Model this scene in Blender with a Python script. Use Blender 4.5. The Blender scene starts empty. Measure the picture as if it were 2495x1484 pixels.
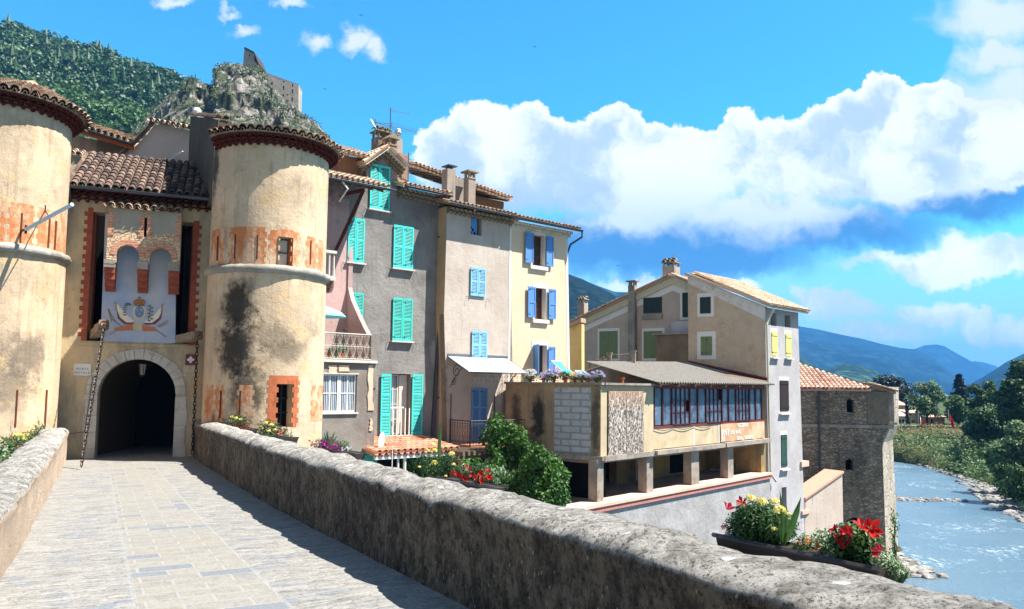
import bpy, bmesh, math, random
from mathutils import Vector, Matrix, noise
from mathutils.geometry import tessellate_polygon
R_ = random.Random(7)
V = Vector
sc = bpy.context.scene
# ------------------------------------------------------------------ camera
F = 1903.0; PPX = 1247.5; PPY = 790.0; PITCH = math.atan(150/F); ROLL = .012
_f = V((0, math.cos(PITCH), math.sin(PITCH))); _u0 = V((0, -math.sin(PITCH), math.cos(PITCH))); _r0 = V((1, 0, 0))
_r = _r0*math.cos(ROLL)+_u0*math.sin(ROLL); _u = _u0*math.cos(ROLL)-_r0*math.sin(ROLL)
cam = bpy.data.cameras.new("camera"); co = bpy.data.objects.new("camera", cam)
sc.collection.objects.link(co); sc.camera = co
cam.sensor_width = 36; cam.lens = F/2495*36; cam.shift_y = 48/2495; cam.clip_start = .1; cam.clip_end = 60000
m3 = Matrix((_r, _u, -_f)).transposed(); co.matrix_world = m3.to_4x4()
# ------------------------------------------------------------------ sun, exposure
SUN_EL = 58.0; SUN_AZ = -6.0   # degrees; azimuth counted from +X towards +Y
sun = bpy.data.lights.new("sun", 'SUN'); so = bpy.data.objects.new("sun", sun); sc.collection.objects.link(so)
sun.energy = 5.0; sun.angle = math.radians(.5); sun.color = (1, .945, .86)
sd = V((math.cos(math.radians(SUN_EL))*math.cos(math.radians(SUN_AZ)), math.cos(math.radians(SUN_EL))*math.sin(math.radians(SUN_AZ)), math.sin(math.radians(SUN_EL))))
so.rotation_euler = sd.to_track_quat('Z', 'Y').to_euler()
sc.view_settings.view_transform = 'Standard'; sc.view_settings.look = 'None'
sc.view_settings.exposure = 1.42; sc.view_settings.gamma = 1
# ------------------------------------------------------------------ node helper
class NT:
    def __init__(s, tree): s.t = tree; s.n = tree.nodes; s.l = tree.links
    def new(s, ty, **k):
        n = s.n.new(ty)
        for a, b in k.items(): setattr(n, a, b)
        return n
    def put(s, sock, v):
        if v is None: return
        if isinstance(v, bpy.types.NodeSocket): s.l.new(v, sock)
        else:
            try: sock.default_value = v
            except Exception:
                sock.default_value = (v[0], v[1], v[2], 1) if len(v) == 3 else v
    def math(s, op, a, b=0.0, c=None, clamp=False):
        n = s.new('ShaderNodeMath', operation=op, use_clamp=clamp)
        s.put(n.inputs[0], a); s.put(n.inputs[1], b)
        if c is not None: s.put(n.inputs[2], c)
        return n.outputs[0]
    def vm(s, op, a, b=None, c=None, out=0):
        n = s.new('ShaderNodeVectorMath', operation=op)
        s.put(n.inputs[0], a)
        if b is not None: s.put(n.inputs[1], b)
        if c is not None: s.put(n.inputs[2], c)
        return n.outputs[out]
    def noise(s, vec, scale, detail=4, rough=.55, dist=0, col=False):
        n = s.new('ShaderNodeTexNoise', noise_dimensions=getattr(s, 'nd', '3D')); s.put(n.inputs['Vector'], vec); s.put(n.inputs['Scale'], scale)
        s.put(n.inputs['Detail'], detail); s.put(n.inputs['Roughness'], rough); s.put(n.inputs['Distortion'], dist)
        return n.outputs['Color' if col else 'Fac']
    def vor(s, vec, scale, feat='F1', out='Distance', rnd=1.0):
        n = s.new('ShaderNodeTexVoronoi', feature=feat); s.put(n.inputs['Vector'], vec); s.put(n.inputs['Scale'], scale)
        s.put(n.inputs['Randomness'], rnd)
        return n.outputs[out]
    def ss(s, v, a, b, lo=0.0, hi=1.0):
        n = s.new('ShaderNodeMapRange', interpolation_type='SMOOTHSTEP')
        s.put(n.inputs[0], v); s.put(n.inputs[1], a); s.put(n.inputs[2], b); s.put(n.inputs[3], lo); s.put(n.inputs[4], hi)
        return n.outputs[0]
    def mix(s, f, a, b, mode='MIX'):
        n = s.new('ShaderNodeMix', data_type='RGBA', blend_type=mode)
        s.put(n.inputs[0], f); s.put(n.inputs[6], a); s.put(n.inputs[7], b)
        return n.outputs[2]
    def sep(s, v):
        n = s.new('ShaderNodeSeparateXYZ'); s.put(n.inputs[0], v); return n.outputs
    def comb(s, x, y, z):
        n = s.new('ShaderNodeCombineXYZ'); s.put(n.inputs[0], x); s.put(n.inputs[1], y); s.put(n.inputs[2], z); return n.outputs[0]
    def pos(s): return s.new('ShaderNodeNewGeometry').outputs['Position']
    def obj(s): return s.new('ShaderNodeTexCoord').outputs['Object']
    def attr(s, nm): return s.new('ShaderNodeAttribute', attribute_name=nm).outputs['Fac']
# D pixel (2495-wide frame of the photo) -> ray in world
def ray(x, y): return _f*F+_r*(x-PPX)+_u*(PPY-y)
def sky_uv(x, y):
    d = ray(x, y); return d.x/d.y, d.z/d.y
# ------------------------------------------------------------------ world: sky with cumulus
w = bpy.data.worlds.new("World"); sc.world = w; w.use_nodes = True
try:
    w.cycles.sampling_method = 'MANUAL'; w.cycles.sample_map_resolution = 256
    sc.cycles.max_bounces = 5; sc.cycles.diffuse_bounces = 2; sc.cycles.glossy_bounces = 2; sc.cycles.transmission_bounces = 3; sc.cycles.transparent_max_bounces = 8
except Exception: pass
nt = NT(w.node_tree); nt.n.clear(); nt.nd = '2D'
sky = nt.new('ShaderNodeTexSky'); sky.sky_type = 'NISHITA'; sky.sun_disc = False
sky.sun_elevation = math.radians(SUN_EL); sky.sun_rotation = math.radians(90-SUN_AZ)
sky.altitude = 500; sky.air_density = 1.0; sky.dust_density = .3; sky.ozone_density = 1.6
skycol = nt.mix(1.0, sky.outputs[0], (.36, 1.30, 1.50, 1), 'MULTIPLY')
dirv = nt.new('ShaderNodeTexCoord').outputs['Generated']
dx, dy, dz = nt.sep(dirv)
ya = nt.math('MAXIMUM', nt.math('ABSOLUTE', dy), .06)
u = nt.math('DIVIDE', dx, ya); v = nt.math('DIVIDE', dz, ya)
uv = nt.comb(u, v, 0.0)
n1 = nt.noise(uv, 15.0, 6, .62, 0, True)
uvd = nt.vm('MULTIPLY_ADD', n1, (.062, .062, 0), nt.vm('ADD', uv, (-.031, -.031, 0)))
def blobfield(blobs, vec):
    cur = None
    for (px, py, rx, ry, wt) in blobs:
        a, b = sky_uv(px, py); ix = F/rx; iy = F/ry
        q = nt.vm('MULTIPLY_ADD', vec, (ix, iy, 0), (-a*ix, -b*iy, 0))
        d = nt.math('MULTIPLY_ADD', nt.vm('LENGTH', q, out=1), -1.0*wt, wt)
        cur = d if cur is None else nt.math('SMOOTH_MAX', cur, d, .10)
    return cur
main = [(1090, 400, 95, 105, 1), (1190, 350, 125, 112, 1), (1300, 350, 110, 112, 1), (1400, 400, 150, 112, 1), (1500, 345, 110, 95, 1), (1620, 380, 150, 105, 1), (1745, 380, 90, 80, 1),
        (1810, 345, 85, 92, 1), (1920, 370, 120, 105, 1), (2010, 330, 85, 85, 1), (2080, 290, 80, 90, 1), (2160, 265, 95, 100, 1), (2280, 290, 130, 110, 1),
        (2400, 340, 150, 110, 1), (1500, 460, 360, 120, 1), (2100, 410, 380, 110, 1), (1250, 460, 210, 80, 1), (1500, 540, 300, 60, .75), (1850, 520, 300, 70, .8), (2450, 380, 160, 110, 1)]
puffs = [(865, 95, 70, 42, 1), (912, 118, 36, 36, .9), (765, 105, 40, 34, .8), (590, 78, 48, 28, .7), (560, 28, 38, 20, .6), (430, 6, 70, 22, .7), (720, 6, 55, 16, .6),
         (2430, 50, 195, 110, 1), (2440, 140, 150, 65, 1), (2480, 215, 200, 95, 1)]
low = [(2470, 620, 190, 60, 1), (2300, 650, 200, 42, .9), (2140, 640, 120, 22, .6), (2010, 720, 90, 38, .9), (2080, 755, 110, 34, .8), (1560, 690, 90, 32, .7), (1810, 705, 55, 22, .6),
       (2290, 775, 160, 38, .8), (2440, 810, 150, 50, .8), (2150, 815, 240, 40, .7), (2380, 762, 40, 14, .6)]
bm_ = blobfield(main, uvd); bp_ = blobfield(puffs, uvd); bl_ = blobfield(low, uvd)
noi = nt.noise(uvd, 7.5, 5, .6)
lf = nt.noise(nt.vm('ADD', uvd, (3.1, 1.7, 0)), 3.2, 3, .5)
vt = sky_uv(1600, 400)[1]; vb = sky_uv(1600, 590)[1]
vtilt = nt.math('MULTIPLY_ADD', u, -.05, v)
softv = nt.ss(v, vt, vb, 0.0, 1.0)
mm = nt.ss(nt.math('ADD', bm_, nt.math('MULTIPLY', nt.math('SUBTRACT', noi, .5), nt.math('MULTIPLY_ADD', softv, .9, .22))), nt.math('MULTIPLY', softv, -.12), nt.math('MULTIPLY_ADD', softv, .75, .10))
mp = nt.ss(nt.math('MULTIPLY_ADD', nt.math('SUBTRACT', noi, .5), 1.1, bp_), -.04, .62); ml = nt.ss(nt.math('MULTIPLY_ADD', nt.math('SUBTRACT', noi, .5), 1.2, bl_), -.12, .36)
under = blobfield([(1480, 600, 380, 85, 1), (1750, 620, 330, 72, 1), (2000, 560, 380, 85, 1), (2350, 480, 330, 75, 1)], uvd)
mu = nt.ss(nt.math('MULTIPLY_ADD', nt.math('SUBTRACT', lf, .5), .9, under), -.10, .62)
shade = nt.ss(nt.math('MULTIPLY_ADD', noi, .75, nt.math('MULTIPLY', lf, .45)), .50, .68)
depth = nt.ss(bm_, .55, .10)                     # 0 deep inside, 1 at the sunlit rim
shade = nt.math('MAXIMUM', nt.math('MULTIPLY', depth, nt.ss(v, vb, vt)), shade)
wh = nt.mix(shade, (3.5, 4.5, 5.2, 1), (6.6, 6.9, 7.0, 1))
whm = nt.mix(nt.ss(v, sky_uv(1600, 400)[1], sky_uv(1600, 560)[1], 0, .8), wh, nt.mix(shade, (2.9, 4.0, 4.9, 1), (4.6, 5.4, 6.0, 1)))
horiz = nt.ss(v, .0, .26, .9, 0.0)
c0 = nt.mix(horiz, skycol, (4.2, 5.8, 6.6, 1))
c1 = nt.mix(nt.math('MULTIPLY', mu, .92), c0, (.40, 1.55, 3.7, 1))
c2 = nt.mix(mm, c1, whm)
c3 = nt.mix(nt.math('MULTIPLY', mp, .9), c2, nt.mix(shade, (3.6, 4.4, 5.4, 1), (5.4, 5.8, 6.2, 1)))
c4 = nt.mix(nt.math('MULTIPLY', ml, .92), c3, nt.mix(shade, (5.2, 5.8, 6.2, 1), (8.6, 8.4, 8.2, 1)))
# unseen neutral grey cover added behind the camera and overhead as fill light
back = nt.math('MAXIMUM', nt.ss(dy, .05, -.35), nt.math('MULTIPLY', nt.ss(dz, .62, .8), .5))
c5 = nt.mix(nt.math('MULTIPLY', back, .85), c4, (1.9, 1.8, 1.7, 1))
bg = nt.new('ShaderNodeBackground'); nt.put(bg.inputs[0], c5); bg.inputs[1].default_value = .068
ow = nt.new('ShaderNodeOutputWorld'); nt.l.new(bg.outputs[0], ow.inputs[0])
# ------------------------------------------------------------------ geometry helpers
class Pl:
    """vertical plane: s runs along it, z up, o out of it (towards the bridge)"""
    def __init__(s, x, y, m, o=0.0):
        k = math.hypot(1, m); s.d = V((1/k, m/k, 0)); s.n = V((m/k, -1/k, 0)); s.p = V((x, y, 0))+s.n*o; s.m = m
    def off(s, o): return Pl(s.p.x, s.p.y, s.m, o)
    def w(s, a, z, o=0.0): return s.p+s.d*a+s.n*o+V((0, 0, z))
    def uv(s, px, py):
        d = ray(px, py); t = s.p.dot(s.n)/d.dot(s.n); q = d*t
        return (q-s.p).dot(s.d), q.z
    def D(s, *pts): return [s.uv(*p) for p in pts]
    def rect(s, x0, y0, x1, y1):
        xm = (x0+x1)/2; ym = (y0+y1)/2
        return s.uv(x0, ym)[0], s.uv(x1, ym)[0], s.uv(xm, y1)[1], s.uv(xm, y0)[1]
def groundpt(px, py, z):
    d = ray(px, py); return d*(z/d.z)
def atY(px, py, Y):
    d = ray(px, py); return d*(Y/d.y)
class MB:
    def __init__(s): s.v = []; s.f = []; s.r = []; s.cur = None
    def add(s, vs, fs, rnd=None):
        b = len(s.v); s.v += [V(p) for p in vs]
        rr = R_.random() if rnd is None else rnd
        for f in fs: s.f.append([b+i for i in f]); s.r.append(rr)
    def box(s, pl, s0, s1, z0, z1, o0, o1, rnd=None):
        c = [pl.w(a, z, o) for o in (o0, o1) for z in (z0, z1) for a in (s0, s1)]
        s.hexa(c, rnd)
    def hexa(s, c, rnd=None):
        s.add(c, [(0, 1, 3, 2), (4, 6, 7, 5), (0, 4, 5, 1), (2, 3, 7, 6), (0, 2, 6, 4), (1, 5, 7, 3)], rnd)
    def abox(s, c, sx, sy, sz, rot=0, rnd=None):
        cr, sr = math.cos(rot), math.sin(rot); L = []
        for k in (0, 1):
            for j in (-.5, .5):
                for i in (-.5, .5):
                    x, y = i*sx, j*sy; L.append(V((c[0]+x*cr-y*sr, c[1]+x*sr+y*cr, c[2]+k*sz)))
        s.hexa(L, rnd)
    def poly(s, pl, loops, o0, o1, rnd=None):
        """plate of a polygon with holes (loops of (s,z)) between offsets o0 (back) and o1 (front)"""
        tri = tessellate_polygon([[V((a, b, 0)) for a, b in lp] for lp in loops])
        flat = [q for lp in loops for q in lp]; n = len(flat)
        vs = [pl.w(a, b, o1) for a, b in flat]+[pl.w(a, b, o0) for a, b in flat]
        fs = []
        for t in tri: fs.append(tuple(t)); fs.append(tuple(i+n for i in reversed(t)))
        k = 0
        for lp in loops:
            for i in range(len(lp)):
                j = (i+1) % len(lp); fs.append((k+i, k+j, k+j+n, k+i+n))
            k += len(lp)
        s.add(vs, fs, rnd)
    def tube(s, pts, r, seg=8, rnd=None, cap=True, r1=None):
        pts = [V(p) for p in pts]; n = len(pts); vs = []; prev = None
        for i, p in enumerate(pts):
            t = (pts[min(i+1, n-1)]-pts[max(i-1, 0)]).normalized()
            a = t.cross(V((0, 0, 1)))
            if a.length < .05: a = t.cross(V((0, 1, 0)))
            a.normalize()
            if prev is not None and a.dot(prev) < 0 and abs(a.dot(prev)) > .3: a = -a
            prev = a; b = a.cross(t).normalized()
            rr = r if r1 is None else r+(r1-r)*i/max(1, n-1)
            for k in range(seg):
                g = 2*math.pi*k/seg; vs.append(p+a*rr*math.cos(g)+b*rr*math.sin(g))
        fs = [(i*seg+k, i*seg+(k+1) % seg, (i+1)*seg+(k+1) % seg, (i+1)*seg+k) for i in range(n-1) for k in range(seg)]
        if cap: fs += [tuple(range(seg))[::-1], tuple((n-1)*seg+k for k in range(seg))]
        s.add(vs, fs, rnd)
    def ball(s, c, r, su=6, sv=8, rnd=None, sc3=(1, 1, 1), jit=0, rng=None):
        vs = []; 
        for i in range(su+1):
            th = math.pi*i/su
            for k in range(sv):
                ph = 2*math.pi*k/sv; q = 1+(rng.uniform(-jit, jit) if jit else 0)
                vs.append(V((c[0]+r*sc3[0]*q*math.sin(th)*math.cos(ph), c[1]+r*sc3[1]*q*math.sin(th)*math.sin(ph), c[2]+r*sc3[2]*q*math.cos(th))))
        s.add(vs, [(i*sv+k, (i+1)*sv+k, (i+1)*sv+(k+1) % sv, i*sv+(k+1) % sv) for i in range(su) for k in range(sv)], rnd)
    def barrel(s, p, q, e, n, rp, rq, th=.018, seg=5, rnd=None):
        """half round tile from p (low end) to q; e across, n outwards; arc on the n side"""
        vs = []
        for (c, r) in ((p, rp), (q, rq), (p, rp-th), (q, rq-th)):
            for k in range(seg+1):
                g = math.pi*k/seg; vs.append(c+e*r*math.cos(g)+n*r*math.sin(g))
        m = seg+1; fs = []
        for k in range(seg):
            fs += [(k, k+1, m+k+1, m+k), (2*m+k, 3*m+k, 3*m+k+1, 2*m+k+1), (k, 2*m+k, 2*m+k+1, k+1), (m+k, m+k+1, 3*m+k+1, 3*m+k)]
        s.add(vs, fs, rnd)
    def tiles(s, P0, e, up, width, length, pitch=.2, row=.3, rng=R_, trim=None):
        n = e.cross(up).normalized()
        if n.z < 0: n = -n
        nc = max(1, int(round(width/pitch))); pt = width/nc; nr = max(1, int(round(length/row)))
        for i in range(nc):
            jj = rng.uniform(-.012, .012)
            for j in range(nr):
                a = P0+e*(pt*(i+.5)+jj)+up*(j*row-.04+rng.uniform(-.015, .015))
                if trim and not trim(a): continue
                b = a+up*(row+.05); rr = pt*.46
                s.barrel(a+n*.045, b+n*.02, e, n, rr, rr*.86, rnd=rng.random())
            for j in range(nr):
                a = P0+e*(pt*i)+up*(j*row-.07)
                if trim and not trim(a): continue
                b = a+up*(row+.03)
                s.barrel(a+n*.07, b+n*.07, e, -n, pt*.44, pt*.42, seg=3, rnd=rng.random())
    def genoise(s, pl, s0, s1, z, rows=2, ht=.11, step=.13, pitch=.19, o=0.0):
        n = max(1, int((s1-s0)/pitch)); pt = (s1-s0)/n; up = V((0, 0, 1))
        for k in range(rows):
            zz = z+k*ht; oo = o+step*(k+1)
            for i in range(n):
                a = pl.w(s0+(i+.5)*pt, zz, oo); b = pl.w(s0+(i+.5)*pt, zz, o-.05)
                s.barrel(a, b, pl.d, up, pt*.5, pt*.5, th=.02, seg=5)
            s.box(pl, s0, s1, zz+pt*.5-.004, zz+ht, o-.05, oo-.012, .5)
    def build(s, name, mat, parent=None, smooth=False, label=None, loc=None):
        me = bpy.data.meshes.new(name); base = V((0, 0, 0))
        if parent is not None: base = V(parent['_b'])
        elif loc is not None: base = V(loc)
        me.from_pydata([p-base for p in s.v], [], s.f); me.update()
        at = me.attributes.new('rnd', 'FLOAT', 'FACE'); at.data.foreach_set('value', s.r)
        bm = bmesh.new(); bm.from_mesh(me); bmesh.ops.recalc_face_normals(bm, faces=bm.faces); bm.to_mesh(me); bm.free()
        if smooth:
            for p in me.polygons: p.use_smooth = True
        me.materials.append(mat)
        o = bpy.data.objects.new(name, me); sc.collection.objects.link(o)
        o['_b'] = tuple(base)
        if parent is not None: o.parent = parent
        else: o.location = base
        if label: o['label'] = label
        return o
def thing(name, label, cat, base, group=None):
    o = bpy.data.objects.new(name, None); sc.collection.objects.link(o); o.location = base; o['_b'] = tuple(base)
    o.empty_display_size = .3
    return tag(o, label, cat, group)
def tag(o, label, cat, group=None):
    o['label'] = label; o['category'] = cat
    if group: o['group'] = group
    return o
def struct(o, kind='structure', label=None, cat=None):
    o['kind'] = kind
    if label: o['label'] = label
    if cat: o['category'] = cat
    return o
# ------------------------------------------------------------------ materials
def newmat(name, rough=.9, spec=.2):
    m = bpy.data.materials.new(name); m.use_nodes = True; n = NT(m.node_tree)
    b = m.node_tree.nodes['Principled BSDF']; b.inputs['Roughness'].default_value = rough
    b.inputs['Specular IOR Level'].default_value = spec
    return m, n, b
def bump(n, b, h, strength=.5, dist=.02):
    bn = n.new('ShaderNodeBump'); bn.inputs['Strength'].default_value = strength; bn.inputs['Distance'].default_value = dist
    n.put(bn.inputs['Height'], h); n.l.new(bn.outputs[0], b.inputs['Normal'])
def mix_by_len(n, pos, c, r): 
    q = n.vm('MULTIPLY', n.vm('SUBTRACT', pos, tuple(c)), (1/r[0], 1/r[1], 1/r[2])); return n.vm('LENGTH', q, out=1)
def stucco(name, c1, c2, stain=(.09, .08, .07), amt=.5, streak=.35, scale=.7, bmp=.4, blobs=(), rough=.92, grit=.25, extra=None):
    m, n, b = newmat(name, rough); p = n.pos()
    col = n.mix(n.ss(n.noise(p, scale, 6, .6), .35, .65), c1, c2)
    ps = n.vm('MULTIPLY', p, (1, 1, .16))
    st = n.math('MULTIPLY', n.ss(n.noise(ps, 2.4, 5, .65), .54, .76), streak)
    col = n.mix(st, col, stain)
    s2 = n.noise(n.vm('MULTIPLY', p, (1, 1, .06)), 6.5, 4, .6); col = n.mix(n.math('MULTIPLY', n.ss(s2, .55, .70), streak*.9), col, stain)
    pt = n.math('MULTIPLY', n.ss(n.noise(p, .9*scale+.3, 8, .68), .52, .72), amt)
    col = n.mix(pt, col, stain)
    if extra: col = extra(n, p, col)
    for (c, r, k, cc) in blobs:
        d = n.math('ADD', mix_by_len(n, p, c, r), n.math('MULTIPLY', n.math('SUBTRACT', n.noise(p, 2.6, 9, .78), .5), 2.6))
        col = n.mix(n.math('MULTIPLY', n.ss(d, 1.15, .35), k), col, cc)
    g = n.noise(p, 42, 3, .7)
    col = n.mix(n.ss(g, .3, .7, grit, 0.0), col, n.mix(1.0, col, (.45, .44, .43, 1), 'MULTIPLY'))
    cr = n.noise(p, 3.2, 3, .5); col = n.mix(n.math('MULTIPLY', n.ss(n.math('ABSOLUTE', n.math('SUBTRACT', cr, .5)), .006, .0), n.math('MULTIPLY', amt+.1, n.ss(n.noise(p, .7, 3), .5, .6))), col, (.08, .07, .06, 1))
    n.put(b.inputs['Base Color'], col)
    bump(n, b, n.math('ADD', n.noise(p, 5, 8, .72), n.math('MULTIPLY', g, .3)), bmp, .045)
    return m
def paint(name, c, rough=.6, var=.25, spec=.3, metal=0.0, sc_=6):
    m, n, b = newmat(name, rough, spec); p = n.pos(); r = n.attr('rnd')
    dk = tuple(x*.55 for x in c)
    f = n.math('MULTIPLY', n.ss(n.noise(n.vm('MULTIPLY', p, (1, 1, .5)), sc_*1.4, 7, .75), .42, .68), var*1.4)
    col = n.mix(f, c, dk); col = n.mix(n.math('MULTIPLY', r, var*.6), col, tuple(min(1, x*.7) for x in c))
    n.put(b.inputs['Base Color'], col); b.inputs['Metallic'].default_value = metal
    bump(n, b, n.noise(p, 30, 3), .15, .01)
    return m
def tilemat(name, ca, cb, cc, lich=(.42, .38, .30), la=.5):
    m, n, b = newmat(name, .9, .15); p = n.pos(); r = n.attr('rnd')
    col = n.mix(n.ss(r, .1, .55), ca, cb); col = n.mix(n.ss(r, .6, .95), col, cc)
    f = n.ss(n.noise(p, 7, 6, .7), .45, .68, 0, la); col = n.mix(f, col, lich)
    f2 = n.ss(n.noise(p, 16, 5, .7), .56, .75, 0, .7); col = n.mix(f2, col, (.04, .035, .03))
    n.put(b.inputs['Base Color'], col); bump(n, b, n.noise(p, 30, 4, .7), .5, .01)
    return m
def leafmat(name, c1, c2, c3=None, trans=.35, big=1.2):
    m, n, b = newmat(name, .5, .35); r = n.attr('rnd')
    col = n.mix(n.ss(r, 0, 1), c1, c2)
    if c3: col = n.mix(n.ss(n.noise(n.pos(), big, 4), .5, .65), col, c3)
    n.put(b.inputs['Base Color'], col)
    tr = n.new('ShaderNodeBsdfTranslucent'); n.put(tr.inputs[0], col)
    mx = n.new('ShaderNodeMixShader'); mx.inputs[0].default_value = trans
    n.l.new(b.outputs[0], mx.inputs[1]); n.l.new(tr.outputs[0], mx.inputs[2])
    n.l.new(mx.outputs[0], m.node_tree.nodes['Material Output'].inputs[0])
    return m
def stonemat(name, scale=3.5, ca=(.30, .25, .19), cb=(.16, .13, .10), mort=(.24, .21, .17), z2=1.7, bmp=.9, dark=.5):
    m, n, b = newmat(name, .95); p = n.pos()
    pw = n.vm('MULTIPLY', n.vm('ADD', p, n.vm('MULTIPLY', n.noise(p, 4, 3, .5, 0, True), (.12, .12, .12))), (1, 1, z2))
    e = n.vor(pw, scale, 'DISTANCE_TO_EDGE'); c = n.vor(pw, scale, 'F1', 'Color')
    k = n.sep(c)[0]
    col = n.mix(k, ca, cb); col = n.mix(n.ss(n.noise(p, 20, 4, .7), .3, .7, 0, .5), col, tuple(x*.45 for x in ca))
    col = n.mix(n.ss(e, .0, .07, 1, 0), col, mort)
    col = n.mix(n.ss(n.noise(n.vm('MULTIPLY', p, (1, 1, .4)), .5, 6, .7), .45, .68, 0, dark), col, (.035, .032, .028))
    n.put(b.inputs['Base Color'], col)
    bump(n, b, n.math('ADD', n.ss(e, 0, .12), n.math('MULTIPLY', n.noise(p, 14, 4), .5)), bmp, .05)
    return m
def rgb(r, g, b_):
    f = lambda c: ((c/255+.055)/1.055)**2.4 if c > 10 else c/3294
    return (f(r), f(g), f(b_))
# ------------------------------------------------------------------ shared materials
OCH1, OCH2 = rgb(222, 196, 164), rgb(196, 174, 148)
TC = V((-6.73, 21.36, 0)); TL = V((-12.84, 19.14, 0)); TR = 1.53
G = Pl(-10.12, 21.0, .37); RW = Pl(0, 31.44, .86); RB = Pl(0, 31.44, .86, .52)
T1 = Pl(3.2, 28, -.66); PZ = Pl(3.2, 28, 1.14); RH = Pl(12.6, 38.7, 1); GW = Pl(12.6, 38.7, -.72); GL = Pl(9.24, 42.8, -.72); BA = Pl(19, 45, -.1)
_t = TC+V((-.5, -1.6, 0))
def cyl_pt(C, R, px, py):
    """world point where the pixel's ray meets the upright cylinder"""
    d = ray(px, py); a = d.x*d.x+d.y*d.y; b = -2*(d.x*C.x+d.y*C.y); c = C.x**2+C.y**2-R*R
    disc = max(0, b*b-4*a*c); t = (-b-math.sqrt(disc))/(2*a); return d*t
def orange_extra(n, p, col):
    col = n.mix(n.ss(n.noise(p, 1.6, 6, .65), .52, .64, 0, .45), col, rgb(222, 186, 130))
    return n.mix(n.ss(n.noise(n.vm('MULTIPLY', p, (1, 1, .3)), 2.2, 6, .7), .52, .66, 0, .6), col, rgb(160, 146, 126))
DK = rgb(52, 48, 44)
cA = cyl_pt(TC, TR, 575, 770); cB = cyl_pt(TC, TR, 560, 900); cC = cyl_pt(TC, TR, 700, 880); cD = cyl_pt(TC, TR, 520, 1010)
cE = cyl_pt(TC, TR, 480, 420)
M_TOWER = stucco('ochre_render', OCH1, OCH2, rgb(134, 120, 102), .6, .4, .8, .6, extra=orange_extra, blobs=[
    (cyl_pt(TC, TR, 578, 745), (.55, .9, .75), .95, DK), (cyl_pt(TC, TR, 575, 850), (.62, .9, .85), .95, DK), (cyl_pt(TC, TR, 600, 950), (.5, .8, .8), .8, DK), (cyl_pt(TC, TR, 665, 820), (.6, .6, .5), .5, rgb(90, 82, 70)),
    (cyl_pt(TC, TR, 530, 1030), (.5, .8, .35), .7, DK),
    (cyl_pt(TC, TR, 700, 860), (.9, .6, .35), .6, rgb(96, 88, 74)), (cyl_pt(TC, TR, 540, 590), (.35, .5, .5), .5, rgb(110, 105, 96)),
    (V((-8.7, 21.9, 5.3)), (.5, 1.2, 1.3), .95, DK), (cyl_pt(TC, TR, 525, 400), (.25, .6, 1.1), .9, DK),
    (cyl_pt(TL, TR, 60, 870), (.9, .6, .7), .7, rgb(96, 90, 82)), (cyl_pt(TL, TR, 20, 950), (.8, .6, .8), .6, rgb(100, 94, 86)), (cyl_pt(TL, TR, 110, 700), (.5, .5, .5), .35, rgb(150, 120, 80))])
def gate_extra(n, p, col):
    col = n.mix(n.ss(n.noise(n.vm('MULTIPLY', p, (1, 1, .35)), 1.3, 6, .7), .48, .66, 0, .7), col, rgb(150, 140, 124))
    return n.mix(n.ss(n.noise(p, .8, 5, .6), .56, .66, 0, .4), col, rgb(212, 160, 104))
M_GATE = stucco('gate_render', rgb(212, 190, 154), rgb(186, 172, 148), rgb(110, 100, 88), .35, .25, .8, .45, extra=gate_extra)
M_BRICKRED = paint('red_brick', rgb(178, 84, 58), .9, .5, .1, sc_=9)
def brickmat(name, c1, c2, mo, bw=.24, rh=.07, off=(0, 0, 0), ms=.012):
    m, n, b = newmat(name, .92); p = n.pos()
    px, py, pz = n.sep(p); q = n.comb(n.math('ADD', px, n.math('MULTIPLY', py, .35)), pz, 0.0)
    t = n.new('ShaderNodeTexBrick'); n.put(t.inputs['Vector'], q); t.inputs['Scale'].default_value = 1
    t.inputs['Brick Width'].default_value = bw; t.inputs['Row Height'].default_value = rh; t.inputs['Mortar Size'].default_value = ms
    n.put(t.inputs['Color1'], c1); n.put(t.inputs['Color2'], c2); n.put(t.inputs['Mortar'], mo)
    col = n.mix(n.ss(n.noise(p, 6, 6, .7), .45, .7, 0, .6), t.outputs[0], tuple(x*.5 for x in c1))
    n.put(b.inputs['Base Color'], col); bump(n, b, n.math('ADD', n.math('SUBTRACT', 1.0, t.outputs[1]), n.math('MULTIPLY', n.noise(p, 20, 4), .6)), .8, .02)
    return m
M_QUOIN = brickmat('painted_brick_quoin', rgb(178, 88, 64), rgb(160, 76, 56), rgb(140, 90, 74))
M_RUBBLE = stonemat('warm_rubble', 7, rgb(240, 214, 176), rgb(232, 182, 154), rgb(240, 224, 194), 2.0, 1.0, .0)
M_GREYPLASTER = stucco('grey_plaster', rgb(176, 172, 156), rgb(160, 156, 142), amt=.15, streak=.1)
M_MURAL = stucco('mural_plaster', rgb(192, 194, 200), rgb(150, 172, 206), rgb(140, 140, 140), .1, .05, .9, .15, grit=.08)
M_STONE = stucco('grey_limestone', rgb(176, 170, 160), rgb(150, 144, 134), rgb(70, 66, 60), .4, .2, 1.5, .7)
M_TILE = tilemat('old_canal_tile', rgb(150, 116, 98), rgb(180, 156, 132), rgb(116, 92, 80), la=.7)
M_TILEPALE = tilemat('sunbleached_tile', rgb(200, 172, 148), rgb(208, 190, 168), rgb(180, 140, 116), la=.5)
M_TILERED = tilemat('new_terracotta_tile', rgb(204, 142, 116), rgb(214, 164, 138), rgb(186, 120, 96), rgb(220, 188, 164), .5)
M_EAVERED = paint('oxblood_painted_eaves', rgb(98, 46, 36), .85, .6, .1)
M_EAVEPALE = paint('lime_washed_eaves', rgb(206, 196, 172), .9, .4, .1)
M_EAVEGREY = paint('weathered_eaves', rgb(150, 140, 120), .9, .7, .1)
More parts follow.
